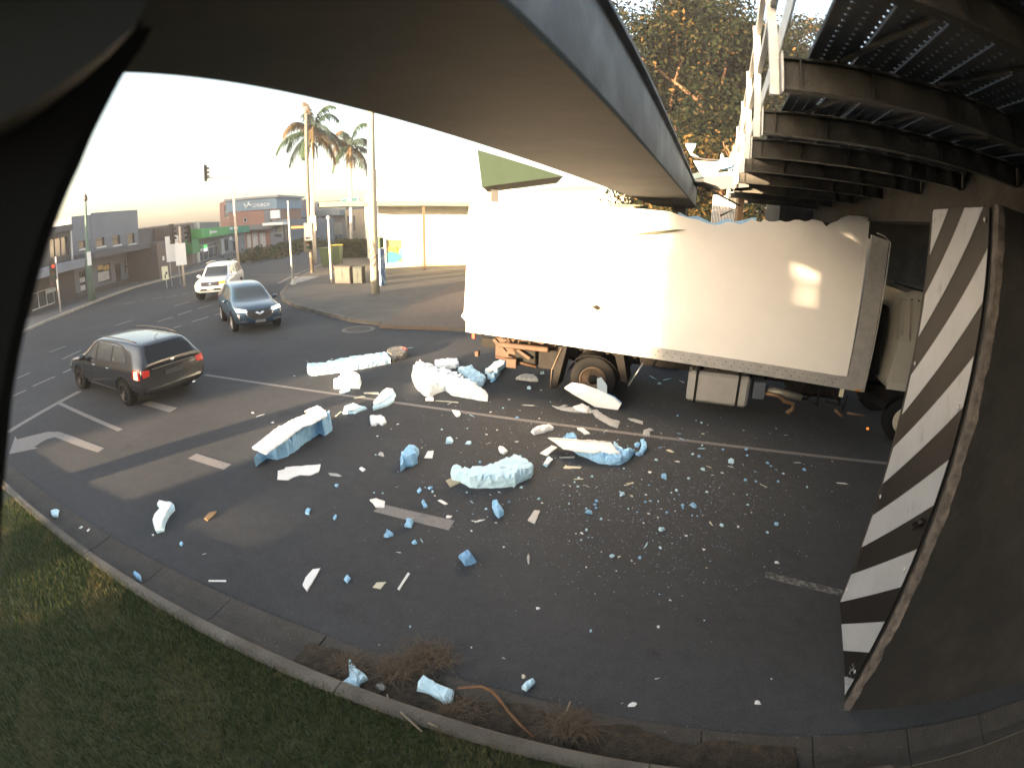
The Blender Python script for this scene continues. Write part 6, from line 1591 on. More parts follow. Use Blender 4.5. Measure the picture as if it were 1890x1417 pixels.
def slab(P, z0, h, m, name, parent=None, step=.06, jag=.008, rough=.01, top=None, dome=0.0, und=0.0, **kw):
    """solid lump with a broken outline: P = ground-plan points; h = thickness; top(x,y) extra lift"""
    P = [Vector((p[0], p[1])) for p in P]
    a = sum(P[i].x * P[(i + 1) % len(P)].y - P[(i + 1) % len(P)].x * P[i].y for i in range(len(P)))
    if a < 0: P = P[::-1]
    O_ = refine(P, step, jag); n = len(O_); xs = [p.x for p in O_]; ys = [p.y for p in O_]; pts = list(O_)
    st = max(step, ((max(xs) - min(xs)) * (max(ys) - min(ys)) / 700) ** .5); x = min(xs) + st * .5
    while x < max(xs):
        y = min(ys) + st * .5
        while y < max(ys):
            q = Vector((x + random.uniform(-.3, .3) * st, y + random.uniform(-.3, .3) * st))
            if inpoly(q, O_) : pts.append(q)
            y += st
        x += st
    v, e, f, *_ = delaunay_2d_cdt(pts, [], [list(range(n))], 1, 1e-5)
    edge = set(); cnt = {}
    for q in f:
        for i in range(len(q)): cnt[(q[i], q[(i + 1) % len(q)])] = 1
    bd = [(a_, b_) for (a_, b_) in cnt if (b_, a_) not in cnt]
    for a_, b_ in bd: edge |= {a_, b_}
    c = sum((Vector(p) for p in O_), Vector((0, 0))) / n; R_ = max((p - c).length for p in O_) + 1e-6
    lift = lambda p: (top(p.x, p.y) if top else 0)
    vt = []; vb = []; vm = []
    for i, p in enumerate(v):
        nz = noise.noise(Vector((p.x * 9, p.y * 9, 1.7))) * rough * 1.6 + noise.noise(Vector((p.x * 26, p.y * 26, 4.7))) * rough * 1.1 + random.uniform(-.55, .55) * rough
        z = h * (1 + (dome * (1 - ((p - c).length / R_) ** 2))) + nz - (rough * 1.2 if i in edge else 0)
        vt.append((p.x, p.y, z0 + (max(z, h * .3) if i not in edge or h < .03 else h * random.uniform(.45, .8)) + lift(p))); u = und * (0.5 + .5 * noise.noise(Vector((p.x * 4, p.y * 4, 8)))); vb.append((p.x, p.y, z0 + lift(p) + u))
    mb = MB(); N = len(v); vs = vt + vb
    fs = [tuple(q) for q in f] + [tuple(i + N for i in q[::-1]) for q in f]
    # side skirt with a broken mid ring
    mids = {}
    for i in edge:
        p = Vector(v[i]); o = (p - c).normalized() * random.uniform(-.4, .6) * min(.03, h * .3)
        mids[i] = len(vs); vs.append((p.x + o.x, p.y + o.y, (vt[i][2] + vb[i][2]) / 2 + random.uniform(-.1, .1) * h))
    for a_, b_ in bd: fs += [(b_, a_, mids[a_], mids[b_]), (mids[b_], mids[a_], a_ + N, b_ + N)]
    mb.add(vs, fs)
    if parent is not None: return mb.build(name, m, parent, **kw)
    return mb.build(name, m, loc=(c.x, c.y, z0), **kw)
def gp(pts, z=0.0): return [G(p[0], p[1], p[2] if len(p) > 2 else z).xy for p in pts]

# --- the large pieces -----------------------------------------------------
# long wall-edge piece with lamp housing
t = thing('foam_panel_strip', 'long narrow blue white foam strip with grey lamp housing, farthest piece from the wheel', 'debris', G(650, 680), group='foam and panel wreckage')
slab(gp(Z1([(662, 245), (670, 300), (715, 318), (1000, 282), (1250, 240), (1475, 195), (1447, 130), (1250, 155), (1000, 190), (850, 230)]), .05), 0, .16, M_FOAML, 'foam', t, rough=.012)
slab(gp(Z1([(700, 262), (1000, 212), (1250, 170), (1440, 133), (1450, 150), (1250, 190), (1000, 232), (705, 285)]), .17), .165, .012, M_SKIN, 'skin', t, rough=.004)
slab(gp(Z1([(668, 215), (800, 205), (802, 232), (670, 245)]), .12), .0, .14, M_SHARDG, 'broken_edge', t)
lp = slab(gp(Z1([(1430, 125), (1470, 75), (1600, 68), (1640, 95), (1630, 145), (1500, 188)]), .06), 0, .12, mat('smoky_plastic', (.16, .14, .12), rough=.25, alpha=.75, var=.3), 'lamp_housing', t, dome=.5)
slab(gp(Z1([(1590, 80), (1625, 78), (1640, 100), (1600, 110)]), .1), .13, .05, mat('red_lens', (.55, .05, .02), rough=.2), 'red_lens', lp)
def piece(name, label, pts, h, m=None, z=0.0, skin=None, cat='debris', group='foam and panel wreckage', **k):
    m = m or M_FOAMW; P = gp(pts, z)
    c = sum((Vector(p) for p in P), Vector((0, 0))) / len(P)
    if skin is None: return slab(P, 0, h, m, name, label=label, cat=cat, group=group, **k)
    t = thing(name, label, cat, (c.x, c.y, 0), group=group)
    slab(P, 0, h, m, 'foam', t, **k)
    tp = k.get('top'); slab(gp(skin, h), h + .012, .01, M_SKIN, 'skin', t, rough=.003, jag=.003, top=tp)
    return t
piece('foam_chunk', 'rounded white foam chunk with a small tail lying just below the long strip', Z1([(990, 330), (1025, 305), (1150, 350), (1185, 385), (1170, 430), (1000, 430), (925, 428), (925, 412), (985, 390)]), .16, z=.08, dome=.5, rough=.02)
piece('foam_sliver', 'small pale blue wedge beside the lane line, left of the oval white panel', Z1([(980, 495), (1010, 470), (1085, 460), (1075, 488), (990, 508)]), .05, M_FOAML)
piece('panel_shard', 'leaf shaped white panel lying across the lane line', Z1([(1302, 655), (1312, 590), (1400, 485), (1440, 457), (1500, 465), (1525, 510), (1500, 575), (1440, 615), (1335, 645)]), .07, M_FOAML, z=.04, skin=Z1([(1305, 600), (1312, 585), (1400, 480), (1440, 455), (1495, 463), (1505, 500), (1400, 590), (1330, 620)]))
piece('wood_strip', 'thin cream strip pointing at the leaf shaped panel from its left', Z1([(1215, 497), (1360, 495), (1358, 512), (1215, 508)]), .015, M_SHARDC, rough=.002)
piece('wood_strip', 'thin splintered cream strip lying along the lane line', Z1([(1115, 548), (1200, 530), (1230, 540), (1120, 556)]), .015, M_SHARDC, rough=.002)
piece('foam_sliver', 'flat white and blue triangular scrap left of the leaf shaped panel', Z1([(1010, 692), (1025, 632), (1100, 605), (1242, 645), (1180, 665), (1130, 692)]), .06, M_FOAML, z=.03, skin=Z1([(1015, 680), (1028, 640), (1100, 630), (1180, 640), (1120, 675)]))
piece('wood_strip', 'short cream splinter between the big block and the triangular scrap', Z1([(935, 725), (985, 680), (997, 684), (945, 728)]), .012, M_SHARDC, rough=.002)
piece('foam_chunk', 'small cream white lump with notched lower edge below the leaf shaped panel', Z1([(1272, 735), (1380, 720), (1435, 775), (1395, 805), (1350, 790), (1330, 806), (1285, 808)]), .08, M_FOAMW, rough=.012, z=.03)
# the biggest block
t = thing('foam_block', 'largest elongated foam block, white on top with a crumpled blue side facing the camera', 'debris', G(540, 810), group='foam and panel wreckage')
hB = .34
P = gp([(*p, 0) for p in Z1([(270, 1132), (375, 1147), (480, 1112), (620, 1003), (780, 893), (830, 917), (885, 880)])]) + gp([(*p, hB) for p in Z1([(890, 705), (800, 652), (760, 637), (720, 657), (700, 712), (560, 757), (350, 872), (215, 982), (135, 1040)])])
slab(P, 0, hB, M_FOAM, 'foam', t, rough=.035, jag=.02, step=.07, dome=.08)
P = gp([(*p, hB) for p in Z1([(132, 1048), (215, 985), (350, 875), (560, 760), (700, 717), (642, 697), (650, 688), (720, 660), (760, 640), (800, 655), (850, 700), (858, 742), (700, 830), (620, 850), (430, 1000), (325, 1070), (272, 1118), (145, 1066)])])
slab(P, hB + .03, .03, M_SKIN, 'skin', t, rough=.012, jag=.01)
piece('panel_shard', 'flat white stepped panel scrap below the largest block', Z1([(375, 1340), (380, 1260), (445, 1245), (455, 1225), (795, 1197), (775, 1268), (700, 1300), (600, 1297), (530, 1320), (480, 1347)]), .02, M_SKIN, rough=.003, jag=.004)
piece('panel_shard', 'small pointed white shard right of the stepped panel scrap', Z1([(870, 1280), (960, 1285), (1000, 1308), (960, 1312), (888, 1302)]), .012, M_SHARDG, rough=.002)
piece('foam_crumb', 'single round white crumb between the stepped scrap and the blue lump', Z1([(1168, 1240), (1190, 1222), (1232, 1245), (1204, 1264)]), .03, M_FOAMW)
piece('foam_chunk', 'jagged blue foam lump beside the small white square', Z1([(1570, 1235), (1576, 1140), (1620, 1085), (1660, 1045), (1750, 1060), (1725, 1110), (1738, 1150), (1690, 1182), (1620, 1192)]), .16, M_FOAM, z=.05, rough=.03, dome=.3)
piece('panel_shard', 'small upright white square right of the jagged blue lump', Z1([(1800, 1130), (1835, 1065), (1892, 1060), (1880, 1132)]), .012, M_SKIN, rough=.002, jag=.002)
piece('panel_shard', 'small grey white half round scrap left of the jagged blue lump', Z1([(1350, 1102), (1372, 1075), (1402, 1085), (1412, 1117)]), .02, M_SHARDG, rough=.003)
# group near the tail of the truck
piece('foam_block', 'bulky white foam mass with a long pointed tail in front of the truck tail', Z2([(120, 310), (135, 230), (210, 180), (250, 195), (290, 225), (380, 245), (350, 270), (470, 285), (560, 320), (640, 350), (690, 400), (860, 465), (952, 525), (948, 550), (870, 540), (700, 510), (570, 490), (480, 437), (400, 462), (310, 515), (250, 487), (160, 400)]), .20, M_FOAMW, z=.10, rough=.03, jag=.012, dome=.35)
piece('foam_block', 'oblong white block with sharp ends lying behind the bulky foam mass', Z2([(370, 160), (500, 145), (620, 145), (637, 190), (600, 215), (460, 225), (395, 240), (375, 220)]), .12, M_FOAMW, z=.06, rough=.01)
piece('foam_block', 'slanting pale blue slab between the bulky foam mass and the truck tail', Z2([(625, 245), (745, 235), (765, 205), (800, 250), (930, 345), (900, 402), (825, 407), (760, 370), (700, 300)]), .14, M_FOAML, z=.07, rough=.02)
piece('foam_block', 'white and blue slab pointing up at the brown tail frame of the truck', Z2([(920, 265), (1050, 170), (1140, 160), (1130, 200), (1080, 240), (1070, 290), (1020, 332), (950, 327), (945, 280)]), .14, M_FOAML, z=.07, skin=Z2([(925, 262), (1050, 168), (1135, 160), (1120, 200), (1060, 240), (950, 300)]), rough=.02)
piece('foam_chunk', 'small blue piece touching the foot of the white and blue slab', Z2([(975, 385), (1000, 355), (1045, 342), (1035, 370), (1000, 388)]), .05, M_FOAM)
piece('panel_shard', 'grey folded sheet piece left of the rear wheel', Z2([(1252, 345), (1320, 302), (1450, 310), (1492, 365), (1400, 362), (1300, 350)]), .08, M_SHARDG, z=.04, rough=.008)
piece('panel_shard', 'small white rectangle with a thin wire beside it just above the lane line', Z2([(270, 592), (275, 560), (355, 553), (362, 592)]), .03, M_SKIN, rough=.003)
piece('wire_strip', 'thin cream strip right of the small white rectangle', Z2([(380, 586), (520, 592), (630, 603), (630, 612), (520, 600), (380, 592)]), .01, M_SHARDC, rough=.001)
piece('panel_shard', 'white comma shaped scrap sitting on the lane line', Z2([(560, 698), (640, 705), (657, 735), (640, 762), (612, 765), (590, 745)]), .04, M_SKIN, rough=.006)
piece('foam_tube', 'short white tube lying below the lane line near the wheel panel', Z2([(1418, 912), (1500, 880), (1610, 860), (1658, 885), (1560, 915), (1450, 937)]), .09, M_SKIN, z=.04, dome=.3, rough=.004)
piece('foam_crumb', 'hooked white blue crumb below the comma shaped scrap', Z2([(490, 1055), (500, 1005), (540, 990), (572, 1030), (560, 1052)]), .05, M_FOAML)
piece('foam_crumb', 'pale green white flake right of the hooked crumb', Z2([(700, 1062), (722, 1037), (772, 1040), (760, 1062)]), .03, M_FOAML)
piece('panel_shard', 'curled white scrap right of the pale flake', Z2([(1062, 1105), (1110, 1092), (1162, 1140), (1120, 1172), (1078, 1150)]), .05, M_SKIN, rough=.01)
# crescent
t = piece('foam_block', 'curved pale blue foam crescent with ragged high right end in the middle of the lane', Z4([(740, 220), (780, 196), (835, 206), (842, 225), (960, 224), (1080, 203), (1140, 157), (1190, 147), (1230, 122), (1260, 92), (1300, 126), (1392, 182), (1380, 226), (1342, 242), (1272, 272), (1250, 296), (1100, 307), (950, 312), (890, 307), (860, 287), (820, 267), (752, 252)]), .17, M_FOAML, z=.08, rough=.014, jag=.012, dome=.25)
piece('ply_scrap', 'tan plywood rectangle tucked at the left tip of the blue crescent', Z4([(700, 292), (752, 268), (842, 292), (737, 342)]), .02, M_WOOD, rough=.002, jag=.002)
piece('panel_shard', 'white kinked strip left of the folded white panel', Z4([(1445, 70), (1535, 10), (1582, 25), (1502, 92)]), .02, M_SKIN, rough=.003, jag=.003)
piece('panel_shard', 'small white rectangle with blue foot below the kinked strip', Z4([(1468, 162), (1510, 105), (1547, 120), (1502, 182)]), .04, M_FOAML, skin=Z4([(1475, 150), (1512, 105), (1545, 118), (1505, 165)]))
piece('panel_shard', 'torn white flap lying on the left end of the faded lane dash', Z4([(95, 447), (150, 436), (215, 457), (211, 507), (142, 502), (122, 472)]), .03, M_SKIN, rough=.008)
for i, (q, hh, lab) in enumerate([
    ([(370, 655), (400, 607), (440, 627), (425, 665)], .07, 'blue foam scrap on the right half of the faded lane dash'),
    ([(205, 737), (240, 697), (282, 727), (240, 742)], .06, 'small blue peaked scrap below the faded lane dash'),
    ([(508, 468), (530, 460), (552, 500), (524, 507)], .06, 'blue scrap just above the faded lane dash'),
    ([(428, 785), (455, 766), (472, 790), (445, 797)], .04, 'tiny blue scrap below the right end of the faded dash'),
    ([(1065, 500), (1110, 493), (1140, 530), (1157, 562), (1120, 587), (1090, 560)], .11, 'blue foam lump below the middle of the crescent'),
    ([(805, 907), (860, 882), (905, 900), (937, 942), (900, 957), (850, 965)], .10, 'dark blue crumpled lump alone below the crescent'),
    ([(470, 375), (490, 362), (508, 372), (485, 392)], .04, 'small blue crumb left of the plywood rectangle'),
    ([(555, 350), (580, 338), (598, 345), (572, 362)], .03, 'small blue flake nearest the plywood rectangle')]):
    piece('foam_chunk', lab, Z4(q), hh, [M_FOAM, M_FOAMD][i == 5], rough=.015, dome=.4)
piece('panel_shard', 'upright grey white plate right of the blue lump under the crescent', Z4([(1348, 605), (1400, 525), (1447, 530), (1405, 632)]), .015, M_SHARDG, rough=.002, jag=.002)
piece('panel_shard', 'slim white stick near the bottom centre of the lane', Z4([(316, 1150), (398, 1022), (414, 1030), (330, 1158)]), .015, M_SHARD, rough=.001, jag=.001)
piece('panel_shard', 'cream square scrap left of the slim white stick', Z4([(120, 1137), (150, 1102), (226, 1095), (182, 1150)]), .015, M_SHARDC, rough=.002)
piece('panel_shard', 'thin white sliver below the plate edge of the crescent', Z4([(925, 622), (960, 602), (1012, 597), (960, 615)]), .01, M_SHARD, rough=.001)
piece('panel_shard', 'slanting white sliver right of the crumbs above the dash', Z4([(635, 447), (662, 443), (716, 475), (690, 480)]), .015, M_SHARD, rough=.001)
piece('panel_shard', 'upright grey white sliver in the lower middle of the lane', Z4([(1342, 900), (1354, 866), (1364, 900), (1360, 955), (1350, 945)]), .012, M_SHARDG, rough=.001)
piece('panel_shard', 'small white lozenge touching the top edge of the faded dash', Z4([(700, 577), (712, 567), (750, 572), (735, 588), (706, 588)]), .015, M_SHARD, rough=.001)
# folded white panel with blue underside
t = thing('panel_with_foam', 'long folded white panel with bright blue foam fringe below the rear wheel', 'debris', G(1090, 830), group='foam and panel wreckage')
slab(gp(Z3([(560, 815), (960, 835), (1160, 850), (1230, 885), (1380, 835), (1375, 870), (1310, 940), (1190, 1002), (1060, 1006), (900, 982), (780, 922), (640, 872)])), 0, .14, M_FOAM, 'foam', t, rough=.03, jag=.012)
slab(gp(Z3([(228, 637), (300, 637), (620, 662), (1060, 690), (1100, 740), (1130, 790), (1200, 850), (1060, 848), (940, 822), (860, 842), (600, 812), (430, 782), (330, 702)]), .16), .15, .03, M_SKIN, 'skin', t, rough=.006, jag=.006)
slab(gp(Z3([(420, 650), (490, 620), (550, 585), (600, 615), (612, 660)]), .1), .02, .16, M_FOAM, 'foam_tuft', t, rough=.03)
slab(gp(Z3([(1110, 700), (1150, 720), (1190, 770), (1240, 820), (1200, 845), (1160, 810)]), .05), .0, .1, M_FOAML, 'foam_tuft', t, rough=.02)
MB().tube([G(1012, 808.5, .195), G(1060, 812, .2), G(1126, 815.5, .2)], .006, 4).build('crease', M_SHARDG, t)
piece('foam_chunk', 'curled bright blue foam hook at the right end of the folded panel', Z3([(1400, 868), (1440, 862), (1470, 800), (1482, 720), (1468, 682), (1500, 690), (1545, 735), (1550, 800), (1500, 872), (1445, 887)]), .08, M_FOAM, rough=.02)
piece('foam_chunk', 'small bright blue tuft inside the curled hook', Z3([(1388, 735), (1420, 715), (1465, 735), (1440, 775), (1400, 765)]), .05, M_FOAM, rough=.015)
piece('panel_shard', 'long grey pointed strip lying just under the wheel panel', Z3([(275, 212), (330, 228), (560, 237), (800, 252), (812, 310), (560, 295), (400, 270)]), .03, M_SHARDG, rough=.003)
piece('panel_shard', 'white block with pale green edge on the grey pointed strip', Z3([(565, 213), (700, 192), (780, 228), (745, 285), (600, 262)]), .07, M_SKIN, z=.04, rough=.008)
piece('panel_shard', 'grey strip with frayed end running down right from the wheel panel', Z3([(800, 280), (880, 268), (960, 330), (1060, 390), (1190, 425), (1162, 512), (1060, 480), (870, 372)]), .03, M_SHARDG, rough=.004, jag=.006)
piece('wood_strip', 'pale thin strip crossing the left point of the grey strip', Z3([(330, 225), (440, 180), (495, 190), (350, 238)]), .015, M_SHARDG, z=.03, rough=.002)
piece('panel_shard', 'white angled stub between lane line and folded panel', Z3([(612, 515), (690, 512), (790, 590), (720, 598)]), .025, M_SHARD, rough=.002)
piece('panel_shard', 'grey wing shaped scrap on the lane line right of the folded panel', Z3([(1510, 540), (1600, 522), (1650, 550), (1600, 560), (1590, 620), (1500, 610)]), .03, M_SHARDG, rough=.004)
piece('panel_shard', 'long cream splinter below the folded panel', Z3([(430, 1035), (480, 1020), (680, 1030), (660, 1052), (450, 1055)]), .015, M_SHARDC, rough=.002)
piece('panel_shard', 'straight grey splinter just left of the blue fringe', Z3([(378, 898), (580, 888), (580, 905), (380, 912)]), .012, M_SHARDG, rough=.001)
piece('panel_shard', 'white grey feather shaped shard right of the frayed strip', Z3([(1295, 385), (1400, 395), (1500, 425), (1500, 460), (1400, 430)]), .02, M_SHARDG, rough=.003)
# panel leaning on the rear wheel
t = thing('leaning_panel', 'curved white and blue wall panel leaning against the lower half of the rear wheel', 'debris', P0 + TU * .1 - TV * .1, group='foam and panel wreckage')
def WL_(x, y, o): s, z = onwall(980 + x / 4.295, 600 + y / 4.295, P0 - TV * o, P0 - TV * o + TU); return P0 - TV * o + TU * s + Vector((0, 0, z))
def ruled(A, B, m, name, parent, th=.02):
    n = len(A); nn = Vector((-TV.x, -TV.y, .15)); vs = []; fs = []; K = 6
    for i in range(n):
        for k in range(K + 1): vs.append(A[i].lerp(B[i], k / K) + nn * .04 * math.sin(math.pi * k / K))
    o = len(vs); vs += [v - nn * th for v in vs]
    W_ = K + 1
    for i in range(n - 1):
        for k in range(K): a = i * W_ + k; fs += [(a, a + 1, a + W_ + 1, a + W_), (a + o, a + W_ + o, a + W_ + 1 + o, a + 1 + o)]
    for i in range(n - 1): fs += [(i * W_, (i + 1) * W_, (i + 1) * W_ + o, i * W_ + o), (i * W_ + K, i * W_ + K + o, (i + 1) * W_ + K + o, (i + 1) * W_ + K)]
    for k in range(K): fs += [(k, k + o, k + 1 + o, k + 1), ((n - 1) * W_ + k, (n - 1) * W_ + k + 1, (n - 1) * W_ + k + 1 + o, (n - 1) * W_ + k + o)]
    mb = MB(); mb.add(vs, fs, smooth=False); return mb.build(name, m, parent)
upper = [WL_(*p, .12) for p in [(262, 492), (322, 455), (420, 470), (520, 508), (600, 545), (660, 575), (718, 620)]]
lower = [WL_(*p, .22) for p in [(268, 505), (330, 548), (420, 598), (500, 645), (570, 678), (640, 690), (690, 668)]]
ruled(upper, lower, M_SKIN, 'skin', t)
slab_pts = [WL_(*p, .10) for p in [(520, 425), (555, 412), (600, 478), (600, 545), (560, 560), (525, 580)]]
MB().prism(slab_pts, -TV * -.02).build('foam_flap', mat('grey_blue_foam', (.33, .42, .50), rough=.9, bump=.5, bscale=30), t)
slab_pts = [WL_(*p, .115) for p in [(600, 545), (660, 570), (718, 618), (690, 628), (640, 600), (595, 570)]]
MB().prism(slab_pts, TV * .05).build('foam_edge', M_FOAM, t)

# curved pieces by the kerb side
piece('panel_shard', 'bright white curved panel with green edge alone at the left of the lane', Z6([(85, 420), (95, 380), (140, 330), (115, 300), (130, 278), (230, 300), (235, 325), (195, 370), (165, 430), (158, 475), (110, 485), (95, 460)]), .08, M_FOAML, z=.05, skin=Z6([(85, 415), (97, 378), (140, 328), (118, 300), (132, 280), (222, 300), (185, 365), (155, 430), (148, 470), (110, 480), (97, 455)]), rough=.008)
piece('wood_strip', 'brown wood sliver right of the bright curved panel', Z6([(445, 408), (480, 366), (530, 358), (500, 395), (468, 422)]), .02, mat('brown_wood', (.28, .18, .09), rough=.8), rough=.002)
piece('panel_shard', 'white crescent shaped shard in the lower left of the lane', Z6([(1128, 872), (1150, 820), (1200, 765), (1252, 755), (1215, 822), (1160, 915)]), .02, M_SKIN, rough=.003, jag=.002)
piece('panel_shard', 'thin straight white strip near the gutter corner', Z6([(475, 834), (596, 834), (596, 844), (475, 843)]), .01, M_SHARD, rough=.001, jag=0)
for q, lab in (([(1145, 372), (1160, 338), (1182, 345), (1172, 380)], 'blue crumb above the middle left of the lane'), ([(1340, 410), (1355, 388), (1367, 395), (1352, 416)], 'small blue crumb just left of the faded dash'),
               ([(1418, 835), (1440, 805), (1462, 828), (1440, 858)], 'blue diamond shaped crumb right of the white crescent shard'), ([(272, 585), (285, 570), (300, 580), (286, 597)], 'bright blue dot like crumb near the left gutter'),
               ([(1350, 178), (1362, 168), (1378, 175), (1364, 188)], 'small blue crumb under the pointed shard')):
    piece('foam_crumb', lab, Z6(q), .04, M_FOAM)
# pieces in and beyond the near gutter
piece('foam_chunk', 'light blue foam piece with an upright spike in the near gutter', Z7([(160, 250), (180, 270), (212, 305), (216, 325), (266, 345), (288, 380), (235, 410), (225, 436), (180, 456), (118, 400), (165, 365)]), .07, M_FOAML, z=.02, rough=.015, dome=.2)
piece('foam_block', 'light blue oblong foam piece with crumpled end by the near gutter', Z7([(625, 400), (650, 365), (740, 410), (857, 462), (852, 532), (800, 536), (740, 490), (622, 450)]), .09, M_FOAML, z=.03, rough=.014)
piece('foam_chunk', 'small light blue oblong chunk alone on the road near the bottom edge', Z7([(1318, 440), (1345, 406), (1392, 382), (1407, 402), (1350, 457)]), .06, M_FOAML, rough=.008)
piece('leaf', 'orange brown dead leaf beside the bent stick', Z7([(1128, 578), (1160, 556), (1195, 552), (1212, 575), (1168, 602)]), .008, mat('dead_leaf', (.20, .10, .05), rough=.9), cat='leaf', group='litter by the near gutter', rough=.003)
piece('crushed_cup', 'crumpled clear plastic cup in the near gutter between two foam pieces', Z7([(343, 437), (380, 413), (412, 440), (400, 470), (370, 462)]), .07, mat('clear_plastic', (.4, .4, .38), rough=.2, alpha=.5), cat='litter', group='litter by the near gutter', rough=.012)
mb = MB(); q = Z7([(890, 435), (970, 428), (1050, 424), (1120, 455), (1170, 510), (1230, 590), (1300, 670), (1400, 762)])
mb.tube([G(x, y, .06 + .03 * math.sin(i)) for i, (x, y) in enumerate(q)], [.010, .012, .013, .014, .014, .013, .012, .008], 6)
mb.build('bent_stick', mat('stick_brown', (.17, .085, .04), rough=.8, var=.3), loc=G(1000, 1270), label='long bent brown stick curving across the near gutter', cat='stick')
for q, lab in ((Z7([(505, 592), (560, 640), (650, 722)]), 'pale twig on the kerb below the crumpled cup'), (Z7([(415, 475), (430, 515), (462, 540)]), 'short forked twig by the crumpled cup'), (Z7([(1645, 525), (1620, 590), (1550, 650)]), 'grey twig sticking up beside the right grass clump'), (Z7([(690, 665), (760, 692)]), 'faint twig lying on the kerb right of the pale one')):
    MB().tube([G(x, y, .16 if 'kerb' in lab else .05) for x, y in q], [.008] * len(q), 5).build('twig', mat('twig', (.24, .20, .15), rough=.9), loc=G(*q[0]), label=lab, cat='twig', group='litter by the near gutter')
# dry grass clumps in the gutter
def clump(px, py, r, n, label, h=.22):
    c = G(px, py); P = []; vs = []; fs = []
    for i in range(n):
        a = random.uniform(0, 6.28); d = r * math.sqrt(random.random()); x, y = c.x + math.cos(a) * d * 1.5, c.y + math.sin(a) * d
        b = random.uniform(0, 6.28); L_ = random.uniform(.08, .28); p = Vector((x, y, .0 + random.random() * .08)); e = p + Vector((math.cos(b) * L_, math.sin(b) * L_, random.uniform(-.04, h * .28)))
        m = p.lerp(e, .5) + Vector((random.uniform(-.03, .03), random.uniform(-.03, .03), random.uniform(.0, .05))); w = Vector((-math.sin(b), math.cos(b), 0)) * .0022
        o = len(vs); vs += [p - w, p + w, m + w, m - w, e]; fs += [(o, o + 1, o + 2, o + 3), (o + 3, o + 2, o + 4)]
    mb = MB(); mb.add(vs, fs); return mb.build('dry_grass_clump', mat('dry_grass', (.10, .075, .05), rough=.9, var=.3), loc=c, label=label, cat='grass clump', group='dry grass clumps in the near gutter')
clump(790, 1218, .15, 420, 'tangled brown grass clump above the oblong blue foam piece'); clump(735, 1240, .13, 400, 'flattened brown grass left of the oblong blue foam piece', .1)
clump(1050, 1345, .12, 450, 'brown grass clump in the gutter right of the bent stick'); clump(845, 1320, .12, 350, 'small brown grass tuft below the oblong blue foam piece', .1); clump(650, 1232, .08, 200, 'dry grass wisp behind the spiked blue foam piece', .1)
# scraps by the left gutter
piece('foam_chunk', 'pale blue grey crumpled scrap in the left part of the gutter', [(95, 947), (103, 942), (110, 943), (107, 955), (98, 954)], .05, M_FOAML)
piece('foam_chunk', 'bright blue scrap against the kerb in the left gutter', [(248, 1062), (253, 1059), (261, 1064), (262, 1073), (256, 1070)], .07, M_FOAM)
piece('panel_shard', 'tiny white flake lying in the left gutter', [(146, 974), (152, 971), (154, 973), (149, 976)], .015, M_SHARD)
piece('panel_shard', 'second tiny white flake lower in the left gutter', [(160, 979), (166, 975), (167, 978), (162, 981)], .015, M_SHARD)

# --- small fragments: one mesh kind, many individuals
FR = []
def frag_mesh(i, elong, flat):
    bm = bmesh.new(); n = random.randint(6, 9); vs = []
    for z, k in ((0, 1.0), (flat, .78)):
        for j in range(n):
            a = 2 * math.pi * j / n + random.uniform(-.25, .25); r = random.uniform(.38, 1.15)
            vs.append(bm.verts.new((math.cos(a) * r * elong * k, math.sin(a) * r * k / elong ** .5, z + (random.uniform(-.25, .25) * flat if z else 0))))
    bm.faces.new(vs[:n][::-1]); bm.faces.new(vs[n:])
    for j in range(n): bm.faces.new((vs[j], vs[(j + 1) % n], vs[n + (j + 1) % n], vs[n + j]))
    me = bpy.data.meshes.new('fragment'); bmesh.ops.triangulate(bm, faces=bm.faces); bm.to_mesh(me); bm.free(); return me
COLS = dict(b=M_FOAM, l=M_FOAML, w=M_SHARD, g=M_SHARDG, c=M_SHARDC)
CH = {}
for kind in 'blwgc':
    CH[kind] = []
    for i in range(4):
        me = frag_mesh(i, 1.0 if kind in 'bl' else random.choice([1.0, 1.5]), .62 if kind in 'bl' else .2); me.materials.append(COLS[kind]); CH[kind].append(me)
    for i in range(3):
        me = frag_mesh(i, 3.2, .16); me.materials.append(COLS[kind]); CH[kind].append(me)
NM = dict(b=('foam_crumb', 'small blue foam crumb scattered on the dark road', 'crumb', 'blue foam crumbs on the road'), l=('foam_crumb', 'small pale blue foam crumb scattered on the dark road', 'crumb', 'pale foam crumbs on the road'),
          w=('panel_flake', 'small white panel flake scattered on the dark road', 'flake', 'white flakes on the road'), g=('panel_flake', 'small grey panel flake scattered on the dark road', 'flake', 'grey flakes on the road'), c=('panel_flake', 'small cream panel flake scattered on the dark road', 'flake', 'cream flakes on the road'))
